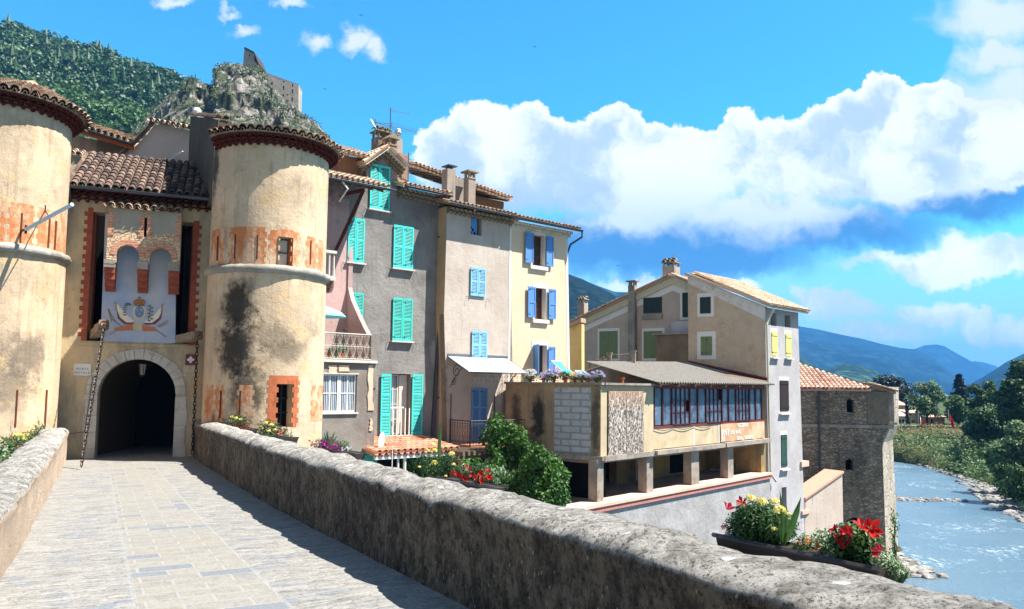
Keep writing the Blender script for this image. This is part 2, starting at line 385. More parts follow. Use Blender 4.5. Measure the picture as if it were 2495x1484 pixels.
M_ZINC = paint('zinc', rgb(120, 128, 134), .45, .3, .5, .6)
M_GUTTER = paint('dark_zinc_gutter', rgb(74, 80, 88), .4, .3, .5, .5)
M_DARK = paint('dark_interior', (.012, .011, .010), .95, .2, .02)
M_BLACK = paint('wrought_iron', (.018, .018, .018), .5, .3, .4)
M_WOODOLD = paint('weathered_wood', rgb(120, 104, 90), .9, .7, .1, sc_=12)
M_WOODRED = paint('dark_red_beam', rgb(84, 34, 26), .7, .5, .2)
M_WHITE = paint('white_painted_wood', rgb(226, 226, 222), .6, .15)
M_GLASS = paint('window_glass', (.03, .035, .04), .08, .2, .6)
M_LACE = paint('lace_curtain', rgb(196, 206, 220), .9, .5, .1, sc_=18)
M_CHAIN = paint('rusty_chain', rgb(62, 52, 48), .45, .6, .5, .6, sc_=30)
M_FLAGBLUE = paint('faded_blue_paint', rgb(120, 160, 205), .9, .2, .1)
# ------------------------------------------------------------------ bridge
BD = V((.4657, -.8850, 0)); BP = V((.8850, .4657, 0))           # along (towards the camera), across (to the right)
G0 = V((-10.09, 21.0, 0))
RIN = 1.485
def bridge_pt(a, b, z): return G0+BD*a+BP*b+V((0, 0, z))
def interp(tab, a):
    if a <= tab[0][0]: return tab[0][1]
    for (x0, y0), (x1, y1) in zip(tab, tab[1:]):
        if a <= x1: t = (a-x0)/(x1-x0); return y0+(y1-y0)*t
    return tab[-1][1]
def deckz(a): return sum(interp([(-2, -2.04), (3, -2.01), (10.7, -1.845), (13.7, -1.74), (16, -1.64), (18.3, -1.54), (24, -1.34), (60, -1.2)], a+k) for k in (-1.5, -.75, 0, .75, 1.5))/5
def lat(P): return (P-G0).dot(BP)
RR = lat(V((-8.14, 20.51, 0))); RL = lat(V((-4.15, 6.51, 0)))
def deckmat():
    m, n, b = newmat('bridge_paving', .85, .25); o = n.obj(); x, y, z = n.sep(o)
    w_ = n.vm('ADD', o, n.vm('MULTIPLY', n.noise(o, 1.5, 3, .5, 0, True), (.05, .02, 0)))
    t = n.new('ShaderNodeTexBrick', offset=.5, offset_frequency=2); wx, wy, wz = n.sep(w_)
    n.put(t.inputs['Vector'], n.comb(wy, wx, 0.0)); t.inputs['Scale'].default_value = 1
    t.inputs['Brick Width'].default_value = .46; t.inputs['Row Height'].default_value = .245; t.inputs['Mortar Size'].default_value = .013
    n.put(t.inputs['Color1'], (0, 0, 0, 1)); n.put(t.inputs['Color2'], (1, 1, 1, 1)); n.put(t.inputs['Mortar'], (0, 0, 0, 1)); t.inputs['Bias'].default_value = 0
    k = n.sep(t.outputs[0])[0]
    fl = n.mix(k, rgb(166, 162, 154), rgb(178, 172, 160)); fl = n.mix(n.ss(k, .80, .84), fl, rgb(146, 150, 156)); fl = n.mix(n.ss(k, .10, .05), fl, rgb(174, 164, 150))
    fl = n.mix(n.ss(n.noise(o, 9, 7, .75), .45, .7, 0, .5), fl, rgb(126, 122, 114)); fl = n.mix(n.ss(n.noise(o, 40, 5, .8), .55, .66, 0, .6), fl, rgb(96, 92, 86))
    fl = n.mix(n.math('MULTIPLY', t.outputs[1], .55), fl, rgb(186, 186, 182))
    cv = n.vm('MULTIPLY', w_, (2.6, 1, 1)); e = n.vor(cv, 4.2, 'DISTANCE_TO_EDGE'); c = n.sep(n.vor(cv, 4.2, 'F1', 'Color'))[0]
    cb = n.mix(c, rgb(186, 182, 174), rgb(164, 160, 154)); cb = n.mix(n.ss(n.math('ADD', c, n.math('MULTIPLY', n.noise(o, 1.2, 3), .5)), 1.10, 1.22, 0, .7), cb, rgb(140, 150, 164))
    cb = n.mix(n.ss(n.noise(n.vm('MULTIPLY', o, (3, .8, 1)), 5.5, 9, .8), .48, .62, 0, .75), cb, rgb(124, 120, 114)); cb = n.mix(n.ss(e, 0, .04, .35, 0), cb, rgb(178, 178, 172))
    cb = n.mix(n.ss(n.noise(o, 34, 7, .88), .53, .62, 0, .8), cb, rgb(76, 72, 68)); cb = n.mix(n.ss(n.noise(n.vm('MULTIPLY', o, (2, .9, 1)), 14, 8, .85), .54, .62, 0, .6), cb, rgb(206, 204, 198))
    side = n.math('ABSOLUTE', n.math('ADD', y, .06)); inn = n.ss(side, .475, .482)
    joint = n.math('MULTIPLY', n.ss(side, .462, .472), n.ss(side, .505, .495))
    col = n.mix(inn, fl, cb); col = n.mix(n.math('MULTIPLY', joint, .35), col, rgb(184, 184, 180))
    # damp rusty patch near the right parapet
    d = n.math('ADD', mix_by_len(n, o, (15.2, 1.05, 0), (.45, .3, 1)), n.math('MULTIPLY', n.math('SUBTRACT', n.noise(o, 6, 6, .7), .5), 2.4))
    col = n.mix(n.ss(d, 1.0, .6, 0, .7), col, rgb(120, 96, 70))
    col = n.mix(1.0, col, (.64, .65, .665, 1), 'MULTIPLY')
    n.put(b.inputs['Base Color'], col)
    h = n.mix(inn, n.comb(n.math('SUBTRACT', 1.0, t.outputs[1]), 0, 0), n.comb(n.ss(e, 0, .12), 0, 0)); hx = n.sep(h)[0]
    bump(n, b, n.math('ADD', n.math('MULTIPLY', hx, .5), n.math('ADD', n.noise(n.vm('MULTIPLY', o, (3, .8, 1)), 5, 7, .72), n.noise(o, 30, 4, .7))), .55, .03)
    return m
mb = MB(); N = 60; vs = []; fs = []
for i in range(N+1):
    a = -12+48*i/N
    for b_ in (-1.75, 1.75): vs.append((a, b_, deckz(a)))
fs = [(2*i, 2*i+1, 2*i+3, 2*i+2) for i in range(N)]
mb.add(vs, fs)
dk = mb.build('bridge_deck', deckmat()); dk.location = G0; dk.rotation_euler = (0, 0, math.atan2(BD.y, BD.x))
struct(dk, label='pale flagstone paving of the bridge deck')
dk.scale = (1, -1, 1) if (Matrix.Rotation(dk.rotation_euler.z, 3, 'Z') @ V((0, 1, 0))).dot(BP) < 0 else (1, 1, 1)
def wallstone(name, base1, base2, dark, da, lichen):
    m, n, b = newmat(name, .95, .1); p = n.pos()
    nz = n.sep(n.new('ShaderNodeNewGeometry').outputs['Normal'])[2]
    col = n.mix(n.ss(n.noise(p, 1.1, 6, .65), .4, .62), base1, base2)
    st = n.noise(n.vm('MULTIPLY', p, (1.2, 1.2, .85)), 6, 10, .82)
    col = n.mix(n.ss(st, .40, .60, 0, da), col, dark)
    sp = n.noise(n.vm('MULTIPLY', p, (1, 1, .7)), 30, 8, .85); col = n.mix(n.ss(sp, .52, .60, 0, min(.85, da)), col, tuple(x*.4 for x in dark))
    col = n.mix(n.ss(n.noise(p, 9, 7, .8), .56, .64, 0, .6), col, rgb(150, 132, 108)); vs_ = n.vor(n.vm('MULTIPLY', p, (1, 1, .55)), 17, 'F1'); col = n.mix(n.ss(vs_, .16, .10, 0, .8), col, rgb(196, 190, 178))
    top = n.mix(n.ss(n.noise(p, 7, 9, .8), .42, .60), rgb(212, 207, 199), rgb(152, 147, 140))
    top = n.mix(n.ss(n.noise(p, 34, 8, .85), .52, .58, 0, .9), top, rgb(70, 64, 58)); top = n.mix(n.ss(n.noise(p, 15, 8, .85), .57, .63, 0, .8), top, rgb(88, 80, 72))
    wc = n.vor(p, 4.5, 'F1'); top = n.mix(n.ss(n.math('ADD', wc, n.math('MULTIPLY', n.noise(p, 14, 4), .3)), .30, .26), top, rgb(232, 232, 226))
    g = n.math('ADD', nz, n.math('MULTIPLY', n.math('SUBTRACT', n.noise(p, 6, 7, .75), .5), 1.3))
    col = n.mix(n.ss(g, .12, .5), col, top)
    n.put(b.inputs['Base Color'], col)
    bump(n, b, n.math('ADD', n.noise(p, 7, 10, .8), n.math('MULTIPLY', n.noise(p, 32, 8, .85), .7)), 1.0, .07)
    return m
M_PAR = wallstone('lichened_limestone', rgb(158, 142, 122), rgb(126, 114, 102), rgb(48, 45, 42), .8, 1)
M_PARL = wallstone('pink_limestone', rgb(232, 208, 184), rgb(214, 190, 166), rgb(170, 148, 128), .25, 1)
def parapet(name, label, mat, bin_, sgn, a0, a1, top0, top1):
    """swept rounded wall; bin_ = lateral position of the inner face, sgn = outwards"""
    th = .50; prof = []
    H = 1.0
    for k in range(5): prof.append((0, k/5*.80))                       # inner face
    prof += [(-.02, .80), (-.035, .86), (-.02, .92), (.05, .975), (.15, 1.005), (.25, 1.015), (.35, 1.0), (.45, .96), (.52, .90), (.53, .84), (.5, .78), (.5, .4), (.5, -.2), (.5, -1.2)]
    prof = [(0, -.05)]+prof[1:]
    n = int((a1-a0)/.07); mbw = MB(); vs = []; np_ = len(prof)
    for i in range(n+1):
        a = a0+(a1-a0)*i/n; zt = sum(interp(top0, a+k) for k in (-1, -.5, 0, .5, 1))/5; zb = deckz(a); hh = zt-zb
        joint = (a*1.0) % .83; jd = min(joint, .83-joint)
        for j, (o, h) in enumerate(prof):
            z = zb+h*hh if h >= 0 else zb+h*2
            q = bridge_pt(a, bin_+sgn*o, z)
            nn = noise.noise(q*1.3)*.055+noise.noise(q*4.1)*.03+noise.noise(q*11)*.012
            kz = 1 if h > .75 else .45
            k = nn*kz-(.02*math.exp(-(jd/.03)**2) if h > .8 else 0)
            q = bridge_pt(a, bin_+sgn*(o+(k if o > .26 else -k)), z+(k*1.0 if h > .85 else 0))
            vs.append(q)
    fs = [(i*np_+j, i*np_+j+1, (i+1)*np_+j+1, (i+1)*np_+j) for i in range(n) for j in range(np_-1)]
    fs += [tuple(range(np_)), tuple(n*np_+j for j in range(np_))[::-1]]
    mbw.add(vs, fs); o = mbw.build(name, mat, smooth=True, loc=bridge_pt((a0+a1)/2, bin_+sgn*.25, deckz(8)))
    tag(o, label, 'wall'); return o
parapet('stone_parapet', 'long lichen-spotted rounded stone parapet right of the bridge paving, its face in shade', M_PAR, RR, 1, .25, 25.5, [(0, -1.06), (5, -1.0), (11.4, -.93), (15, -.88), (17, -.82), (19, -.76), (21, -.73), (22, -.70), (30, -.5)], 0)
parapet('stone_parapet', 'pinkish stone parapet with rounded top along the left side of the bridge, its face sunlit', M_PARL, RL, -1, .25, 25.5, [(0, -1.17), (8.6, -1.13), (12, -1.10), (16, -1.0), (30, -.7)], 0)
mb = MB()
c = [bridge_pt(a, b_, z) for z in (-10, -2.15) for a in (0, 30) for b_ in (-2.1, 2.1)]
mb.hexa([c[0], c[1], c[2], c[3], c[4], c[5], c[6], c[7]])
struct(mb.build('bridge_body', M_STONE), label='stone body of the bridge under the paving')
# ------------------------------------------------------------------ gatehouse
def arc(cx, cz, r, a0, a1, n): return [(cx+r*math.cos(math.radians(a0+(a1-a0)*i/n)), cz+r*math.sin(math.radians(a0+(a1-a0)*i/n))) for i in range(n+1)]
gh = thing('gatehouse', 'ochre gatehouse with round stone arch and painted coat of arms between two round towers', 'gatehouse', (-10.12, 21, -2))
zb = -2.1; ax0 = G.uv(232, 1050)[0]; ax1 = G.uv(424.5, 1050)[0]; acx = (ax0+ax1)/2; ar = (ax1-ax0)/2; atop = G.uv(329, 874)[1]; acz = atop-ar
sl = G.rect(219, 516, 256, 831); sr = G.rect(425, 540, 466, 838)
GT = 5.05
hole = [(ax1, zb+.02), (ax1, acz)]+arc(acx, acz, ar, 0, 180, 24)[1:-1]+[(ax0, acz), (ax0, zb+.02)]
wl = [(-2.2, zb), (ax0, zb), (ax0, acz)]+arc(acx, acz, ar, 180, 0, 24)[1:-1]+[(ax1, acz), (ax1, zb), (2.5, zb), (2.5, GT), (-2.2, GT)]
mb = MB(); mb.poly(G, [wl, [(sl[0], sl[2]), (sl[1], sl[2]), (sl[1], sl[3]), (sl[0], sl[3])], [(sr[0], sr[2]), (sr[1], sr[2]), (sr[1], sr[3]), (sr[0], sr[3])]], -.6, 0)
mb.build('wall', M_GATE, gh)
# passage
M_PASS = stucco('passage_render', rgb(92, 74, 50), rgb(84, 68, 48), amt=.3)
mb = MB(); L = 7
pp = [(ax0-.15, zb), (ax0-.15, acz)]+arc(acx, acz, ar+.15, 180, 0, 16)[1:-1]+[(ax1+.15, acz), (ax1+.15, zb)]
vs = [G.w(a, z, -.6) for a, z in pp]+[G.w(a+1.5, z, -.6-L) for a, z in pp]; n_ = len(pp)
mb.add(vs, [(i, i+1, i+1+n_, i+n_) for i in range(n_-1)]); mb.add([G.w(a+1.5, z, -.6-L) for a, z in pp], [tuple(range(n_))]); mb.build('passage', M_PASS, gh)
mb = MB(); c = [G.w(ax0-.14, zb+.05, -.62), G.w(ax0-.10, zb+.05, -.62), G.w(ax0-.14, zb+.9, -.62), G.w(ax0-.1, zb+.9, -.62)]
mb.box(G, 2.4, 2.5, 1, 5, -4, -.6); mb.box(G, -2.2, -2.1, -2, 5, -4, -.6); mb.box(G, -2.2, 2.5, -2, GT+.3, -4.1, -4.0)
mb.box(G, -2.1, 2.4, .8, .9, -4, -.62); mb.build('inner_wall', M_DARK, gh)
# arch surround of voussoirs
mb = MB(); nv = 15; ro = ar+.26
for i in range(nv):
    a0 = 180*i/nv+.5; a1 = 180*(i+1)/nv-.5
    lp = arc(acx, acz, ar-.012, a0, a1, 3)+arc(acx, acz, ro+R_.uniform(-.02, .02), a1, a0, 3)
    mb.poly(G, [lp], -.3, .022+R_.uniform(-.006, .008))
z = zb
for sx, q in ((ax0, -1), (ax1, 1)):
    z = zb; k = 0
    while z < acz-.05:
        h = min(R_.uniform(.32, .5), acz-z); wd = .27 if k % 2 else .30
        a, b_ = (sx-wd, sx+.012) if q < 0 else (sx-.012, sx+wd)
        mb.box(G, a, b_, z+.006, z+h-.006, -.3, .022+R_.uniform(-.006, .008)); z += h; k += 1
mb.build('arch_surround', stucco('pale_voussoir_stone', rgb(214, 209, 200), rgb(190, 185, 176), rgb(110, 104, 96), .4, .2, 1.5, .8), gh)
# brick quoins beside the two slots
def serr(s_in, s_out, z0, z1, step=.115, amp=.07, inside=True):
    pts = [(s_in, z0), (s_in, z1)]; z = z1; k = 0; sg = 1 if s_out > s_in else -1
    while z > z0+.01:
        zn = max(z0, z-step); so_ = s_out+(amp*sg if k % 2 else 0)+R_.uniform(-.008, .008); pts += [(so_, z), (so_, zn)]; z = zn; k += 1
    return pts
for s_in, s_out, a, b_ in ((sl[0], sl[0]-.13, sl[2], sl[3]+.1), (sr[1], sr[1]+.14, sr[2]-.02, sr[3]+.05)):
    mb = MB(); mb.poly(G, [serr(s_in, s_out, a, b_)], -.25, .008); mb.build('brick_quoin', M_QUOIN, gh)
    mb = MB(); mb.poly(G, [[(s_in, a), (s_in, b_-.1), (s_in+(.05 if s_in < 0 else -.05), b_-.1), (s_in+(.05 if s_in < 0 else -.05), a)]], -.62, -.26)
    mb.build('brick_quoin', M_QUOIN, gh)
# mural panel and lower string
mr = G.rect(246, 590, 428, 834)
mb = MB(); mb.poly(G, [G.D((257, 520), (430, 535), (427, 836), (245, 831))], -.2, .012); mural = mb.build('mural_panel', M_MURAL, gh)
mb = MB(); mb.box(G, -1.45, 1.6, .93, 1.0, -.1, .03); mb.build('string_course', M_GATE, gh)
# machicolation box with two arches, corbels, loophole
BX = G.off(.5)
tl_, tr_ = BX.uv(261, 505), BX.uv(445, 522)
bl = BX.uv(258, 636); br = BX.uv(437, 650)
def dz(px, py): return BX.uv(px, py)
A1 = (dz(283, 620)[0], dz(339, 620)[0], dz(311, 597)[1]); A2 = (dz(365, 625)[0], dz(417, 625)[0], dz(391, 603)[1])
zlow = dz(300, 640)[1]
lp = [(bl[0], zlow)]
for (a, b_, t) in (A1, A2):
    r = (b_-a)/2; cz = t-r
    lp += [(a, zlow), (a, cz)]+arc((a+b_)/2, cz, r, 180, 0, 12)[1:-1]+[(b_, cz), (b_, zlow)]
lp += [(br[0], zlow), (br[0], tr_[1]+.0), (bl[0], tl_[1])]
ls = BX.rect(351, 530, 358, 577)
M_BOXR = M_RUBBLE
mb = MB(); mb.poly(BX, [lp, [(ls[0], ls[2]), (ls[1], ls[2]), (ls[1], ls[3]), (ls[0], ls[3])]], -.22, 0)
zt = tl_[1]
mb.box(G, bl[0], bl[0]+.15, zlow, zt, 0.0, .29); mb.box(G, br[0]-.15, br[0], zlow, zt, 0.0, .29)
mb.build('machicolation', M_BOXR, gh)
mb = MB(); zp = dz(350, 568)[1]
def ragged(s0, s1, z0, z1):
    pts = [(s0, z1)]; k = int((s1-s0)/.08)
    for i in range(k+1): pts.append((s0+(s1-s0)*i/k, z0+R_.uniform(-.05, .06)))
    pts.append((s1, z1)); return pts
mb.poly(BX, [ragged(bl[0]+.01, ls[0]-.01, zp, zt-.02)], -.01, .014); mb.poly(BX, [ragged(ls[1]+.01, br[0]-.01, zp-.02, zt-.02)], -.01, .014)
mb.build('plaster_patch', M_GREYPLASTER, gh)
mb = MB()
for (a, b_, t) in (A1, A2):
    r = (b_-a)/2; cz = t-r; mb.poly(BX, [arc((a+b_)/2, cz, r+.004, 0, 180, 12)+arc((a+b_)/2, cz, r+.15, 180, 0, 12)], -.2, .012)
mb.poly(BX, [serr(ls[0], ls[0]-.09, ls[2], ls[3]+.06, .06, .05)], -.1, .022); mb.poly(BX, [serr(ls[1], ls[1]+.09, ls[2], ls[3]+.06, .06, .05)], -.1, .022)
mb.poly(BX, [serr(bl[0]+.005, bl[0]+.1, zp-.1, zt-.1, .08, .06)], -.1, .024); mb.poly(BX, [serr(br[0]-.005, br[0]-.1, zp-.1, zt-.1, .08, .06)], -.1, .024)
mb.build('brick_arch', brickmat('faded_pink_brick', rgb(206, 140, 112), rgb(192, 120, 96), rgb(206, 176, 150)), gh)
mb = MB(); mb.box(BX, ls[0]-.05, ls[1]+.05, ls[2], ls[3], -.24, -.23); mb.build('loophole', M_DARK, gh)
for (x0, x1) in ((253, 280), (334, 361), (410, 438)):
    a = dz(x0, 640)[0]; b_ = dz(x1, 640)[0]
    mb = MB(); mb.box(G, a, b_, zlow-.14, zlow+.002, .0, .515); mb.box(G, a, b_, zlow-.05, zlow+.06, .3, .522); mb.build('corbel_stone', M_STONE, gh)
    mb = MB(); z = zlow-.142
    for k, (o, h) in enumerate(((.46, .14), (.36, .16), (.24, .17), (.12, .12))):
        mb.box(G, a+.01, b_-.01, z-h, z, 0, o); z -= h
    mb.build('brick_corbel', M_QUOIN, gh)
mb = MB(); e = G.d; up = (-G.n*.94+V((0, 0, .34))).normalized()
mb.tiles(BX.w(bl[0]-.03, zt+.0, .1), e, up, br[0]-bl[0]+.06, .55, .21, .3); mb.box(BX, bl[0], br[0], zt-.03, zt+.0, -.4, .04); mb.build('tile_coping', M_TILE, gh)
# emblem painted on the mural panel
MP = G.off(.015)
E_ = lambda px, py: MP.uv(px, py)
def epoly(name, cols, polys, o=.003):
    if len(polys) <= 7:
        for pts in polys: mb = MB(); mb.poly(MP, [[E_(*q) for q in pts]], -.002, o); mb.build(name, cols, gh)
    else:
        for left in (True, False):
            mb = MB()
            for pts in polys:
                if (pts[0][0] < 340) == left: mb.poly(MP, [[E_(*q) for q in pts]], -.002, o)
            mb.build(name, cols, gh)
def zc(x, y): return (161.5+x*.2611, 465+y*.2611)
def zp_(*a): return [zc(*q) for q in a]
def ell(cx, cy, rx, ry, n=18, a0=0, a1=360): return [zc(cx+rx*math.cos(math.radians(a0+(a1-a0)*i/n)), cy+ry*math.sin(math.radians(a0+(a1-a0)*i/n))) for i in range(n if a1-a0 == 360 else n+1)]
ec = lambda *c: paint('faded_emblem_paint', rgb(*c), .95, .35, .05, sc_=14)
epoly('painted_flag', ec(236, 228, 212), [zp_((470, 1050), (560, 1150), (640, 1225), (560, 1232), (500, 1180), (475, 1110)), zp_((900, 1060), (820, 1160), (720, 1228), (800, 1236), (865, 1180), (895, 1110))])
epoly('painted_flag_border', ec(132, 86, 96), [zp_((470, 1100), (500, 1180), (560, 1228), (640, 1228), (620, 1250), (540, 1245), (480, 1190)), zp_((900, 1105), (865, 1185), (800, 1232), (720, 1232), (740, 1252), (830, 1246), (885, 1195))], .006)
epoly('painted_pole_tip', ec(190, 150, 130), [zp_((452, 1040), (470, 1040), (474, 1120), (456, 1118)), zp_((884, 1062), (902, 1064), (896, 1138), (880, 1134))], .006)
epoly('painted_laurel', ec(120, 126, 118), [ell(575+30*math.cos(math.radians(200-i*18))-0, 1130-78*math.sin(math.radians(200-i*18)), 20, 7, 8) for i in range(9)]+[ell(785+(i % 2)*26-13, 1075+i*17, 17, 8, 8) for i in range(9)]+[zp_((786, 1060), (792, 1060), (770, 1215), (762, 1212))], .005)
epoly('painted_shield', ec(220, 206, 180), [ell(682, 1130, 62, 74, 24)], .007)
epoly('painted_shield_field', ec(112, 146, 190), [ell(682, 1130, 42, 56, 24)], .010)
def lily(cx, cy, s): return [zp_((cx, cy-s), (cx+s*.35, cy-s*.2), (cx+s*.8, cy-s*.4), (cx+s*.5, cy+s*.3), (cx+s*.2, cy+s*.3), (cx+s*.25, cy+s), (cx-s*.25, cy+s), (cx-s*.2, cy+s*.3), (cx-s*.5, cy+s*.3), (cx-s*.8, cy-s*.4), (cx-s*.35, cy-s*.2))]
epoly('painted_lily', ec(196, 170, 104), lily(662, 1112, 15)+lily(702, 1112, 15)+lily(682, 1150, 15), .013)
epoly('painted_crown', ec(168, 118, 74), [ell(682, 1042, 58, 34, 16, 180, 360)+zp_((728, 1068), (636, 1068)), zp_((634, 1060), (730, 1060), (722, 1078), (642, 1078)), zp_((677, 986), (687, 986), (687, 1010), (677, 1010)), zp_((668, 994), (696, 994), (696, 1000), (668, 1000))], .007)
epoly('painted_drum', ec(206, 190, 150), [zp_((648, 1232), (706, 1232), (706, 1308), (648, 1308)), ell(634, 1268, 13, 34, 12)], .009)
epoly('painted_cannon', ec(200, 128, 96), [zp_((470, 1275), (620, 1240), (625, 1300), (480, 1305)), ell(462, 1290, 16, 14, 10), zp_((712, 1250), (830, 1275), (850, 1312), (712, 1305)), ell(735, 1298, 16, 12, 10)], .007)
epoly('painted_lance', ec(150, 132, 132), [zp_((400, 1338), (404, 1344), (520, 1280), (512, 1276)), zp_((936, 1362), (930, 1368), (820, 1290), (830, 1286)), zp_((390, 1120), (396, 1116), (470, 1225), (462, 1230)), zp_((420, 1195), (424, 1190), (520, 1262), (512, 1268)), zp_((955, 1210), (950, 1204), (845, 1262), (850, 1270)), zp_((955, 1232), (950, 1226), (860, 1270), (866, 1277)), zp_((385, 1100), (400, 1098), (430, 1225), (420, 1228))], .005)
epoly('painted_spear_tip', ec(120, 140, 170), [zp_((440, 1028), (462, 1052), (452, 1056)), zp_((918, 1040), (892, 1062), (900, 1068))], .006)
# eaves, gutter, roof
mb = MB(); mb.genoise(G, -1.75, 2.05, GT-.32, 3, .11, .11, .2); mb.build('eaves', M_EAVERED, gh)
P0 = G.w(-1.72, GT+.02, .42); up = (-G.n*math.cos(.52)+V((0, 0, math.sin(.52)))).normalized()
mb = MB(); mb.tiles(P0, G.d, up, 3.75, 3.2, .2, .3); mb.add([P0, P0+G.d*3.75, P0+G.d*3.75+up*3.2, P0+up*3.2], [(0, 1, 2, 3)]); mb.build('roof', tilemat('dark_canal_tile', rgb(98, 80, 74), rgb(134, 114, 102), rgb(66, 58, 56), rgb(60, 54, 48), .85), gh)
def gutter(par, a, b_, r=.055, name='gutter', mat=None):
    mb = MB(); t = (b_-a).normalized(); side = V((0, 0, 1)); e = t.cross(side).normalized(); mb.barrel(a, b_, e, V((0, 0, -1)), r, r, .008, 7); mb.tube([a+e*r, b_+e*r], .008, 5)
    return mb.build(name, mat or M_GUTTER, par)
gutter(gh, G.w(-1.72, GT-.0, .50), G.w(2.0, GT-.03, .50), .07)
mb = MB(); mb.tube([G.w(-1.69, GT-.05, .50), G.w(-1.69, GT-.3, .4), G.w(-1.69, GT-.42, .05)], .035); mb.build('downpipe', M_GUTTER, gh)
# ------------------------------------------------------------------ towers
def shell(mb, C, R, loop, t=.012, sub=.12):
    """thin curved patch: loop of (angle, z) on cylinder, tessellated"""
    tri = tessellate_polygon([[V((a*R, z, 0)) for a, z in loop]])
    f = lambda a, z, r: V((C.x+r*math.sin(a), C.y-r*math.cos(a), z))
    n = len(loop); vs = [f(a, z, R+t) for a, z in loop]+[f(a, z, R-.05) for a, z in loop]
    fs = [tuple(x) for x in tri]+[(i, (i+1) % n, (i+1) % n+n, i+n) for i in range(n)]
    mb.add(vs, fs)
def cang(C, R, px, py):
    q = cyl_pt(C, R, px, py); return math.atan2(q.x-C.x, -(q.y-C.y)), q.z
def patch_strip(mb, C, R, a0, a1, z0, z1, step=.13, amp=.03, t=.008):
    """column of painted brick with toothed sides, split finely so that it hugs the wall"""
    z = z1; k = 0
    while z > z0+.01:
        zn = max(z0, z-step); e = amp if k % 2 else 0
        nseg = max(1, int((a1-a0+2*e)/.09))
        for i in range(nseg):
            u0 = a0-e+(a1-a0+2*e)*i/nseg; u1 = a0-e+(a1-a0+2*e)*(i+1)/nseg
            f = lambda a, zz, r: V((C.x+r*math.sin(a), C.y-r*math.cos(a), zz))
            mb.add([f(u0, zn, R+t), f(u1, zn, R+t), f(u1, z, R+t), f(u0, z, R+t), f(u0, zn, R-.03), f(u1, zn, R-.03), f(u1, z, R-.03), f(u0, z, R-.03)],
                   [(0, 1, 2, 3), (0, 4, 7, 3), (1, 2, 6, 5), (2, 3, 7, 6), (0, 1, 5, 4)], .5)
        z = zn; k += 1
def patchmat():
    m, n, b = newmat('worn_orange_brick_paint', .95, .1); p = n.pos()
    base = n.mix(n.ss(n.noise(p, .8, 6, .6), .35, .65), OCH1, OCH2)
    org = n.mix(n.noise(p, 5, 4), rgb(208, 138, 88), rgb(170, 100, 66))
    k = n.ss(n.noise(n.vm('MULTIPLY', p, (1, 1, .6)), 2.4, 9, .8), .44, .60, 0, .8)
    col = n.mix(k, org, base); col = n.mix(n.ss(n.noise(p, 2.2, 6, .7), .56, .68, 0, .6), col, rgb(140, 122, 100)); n.put(b.inputs['Base Color'], col)
    bump(n, b, n.noise(p, 9, 5, .7), .5, .03); return m
M_PATCH = patchmat(); M_SLIT = paint('rust_brown_slit', rgb(110, 60, 44), .95, .5, .05); M_ORANGE = paint('orange_brick_paint', rgb(196, 116, 80), .95, .8, .05, sc_=5)
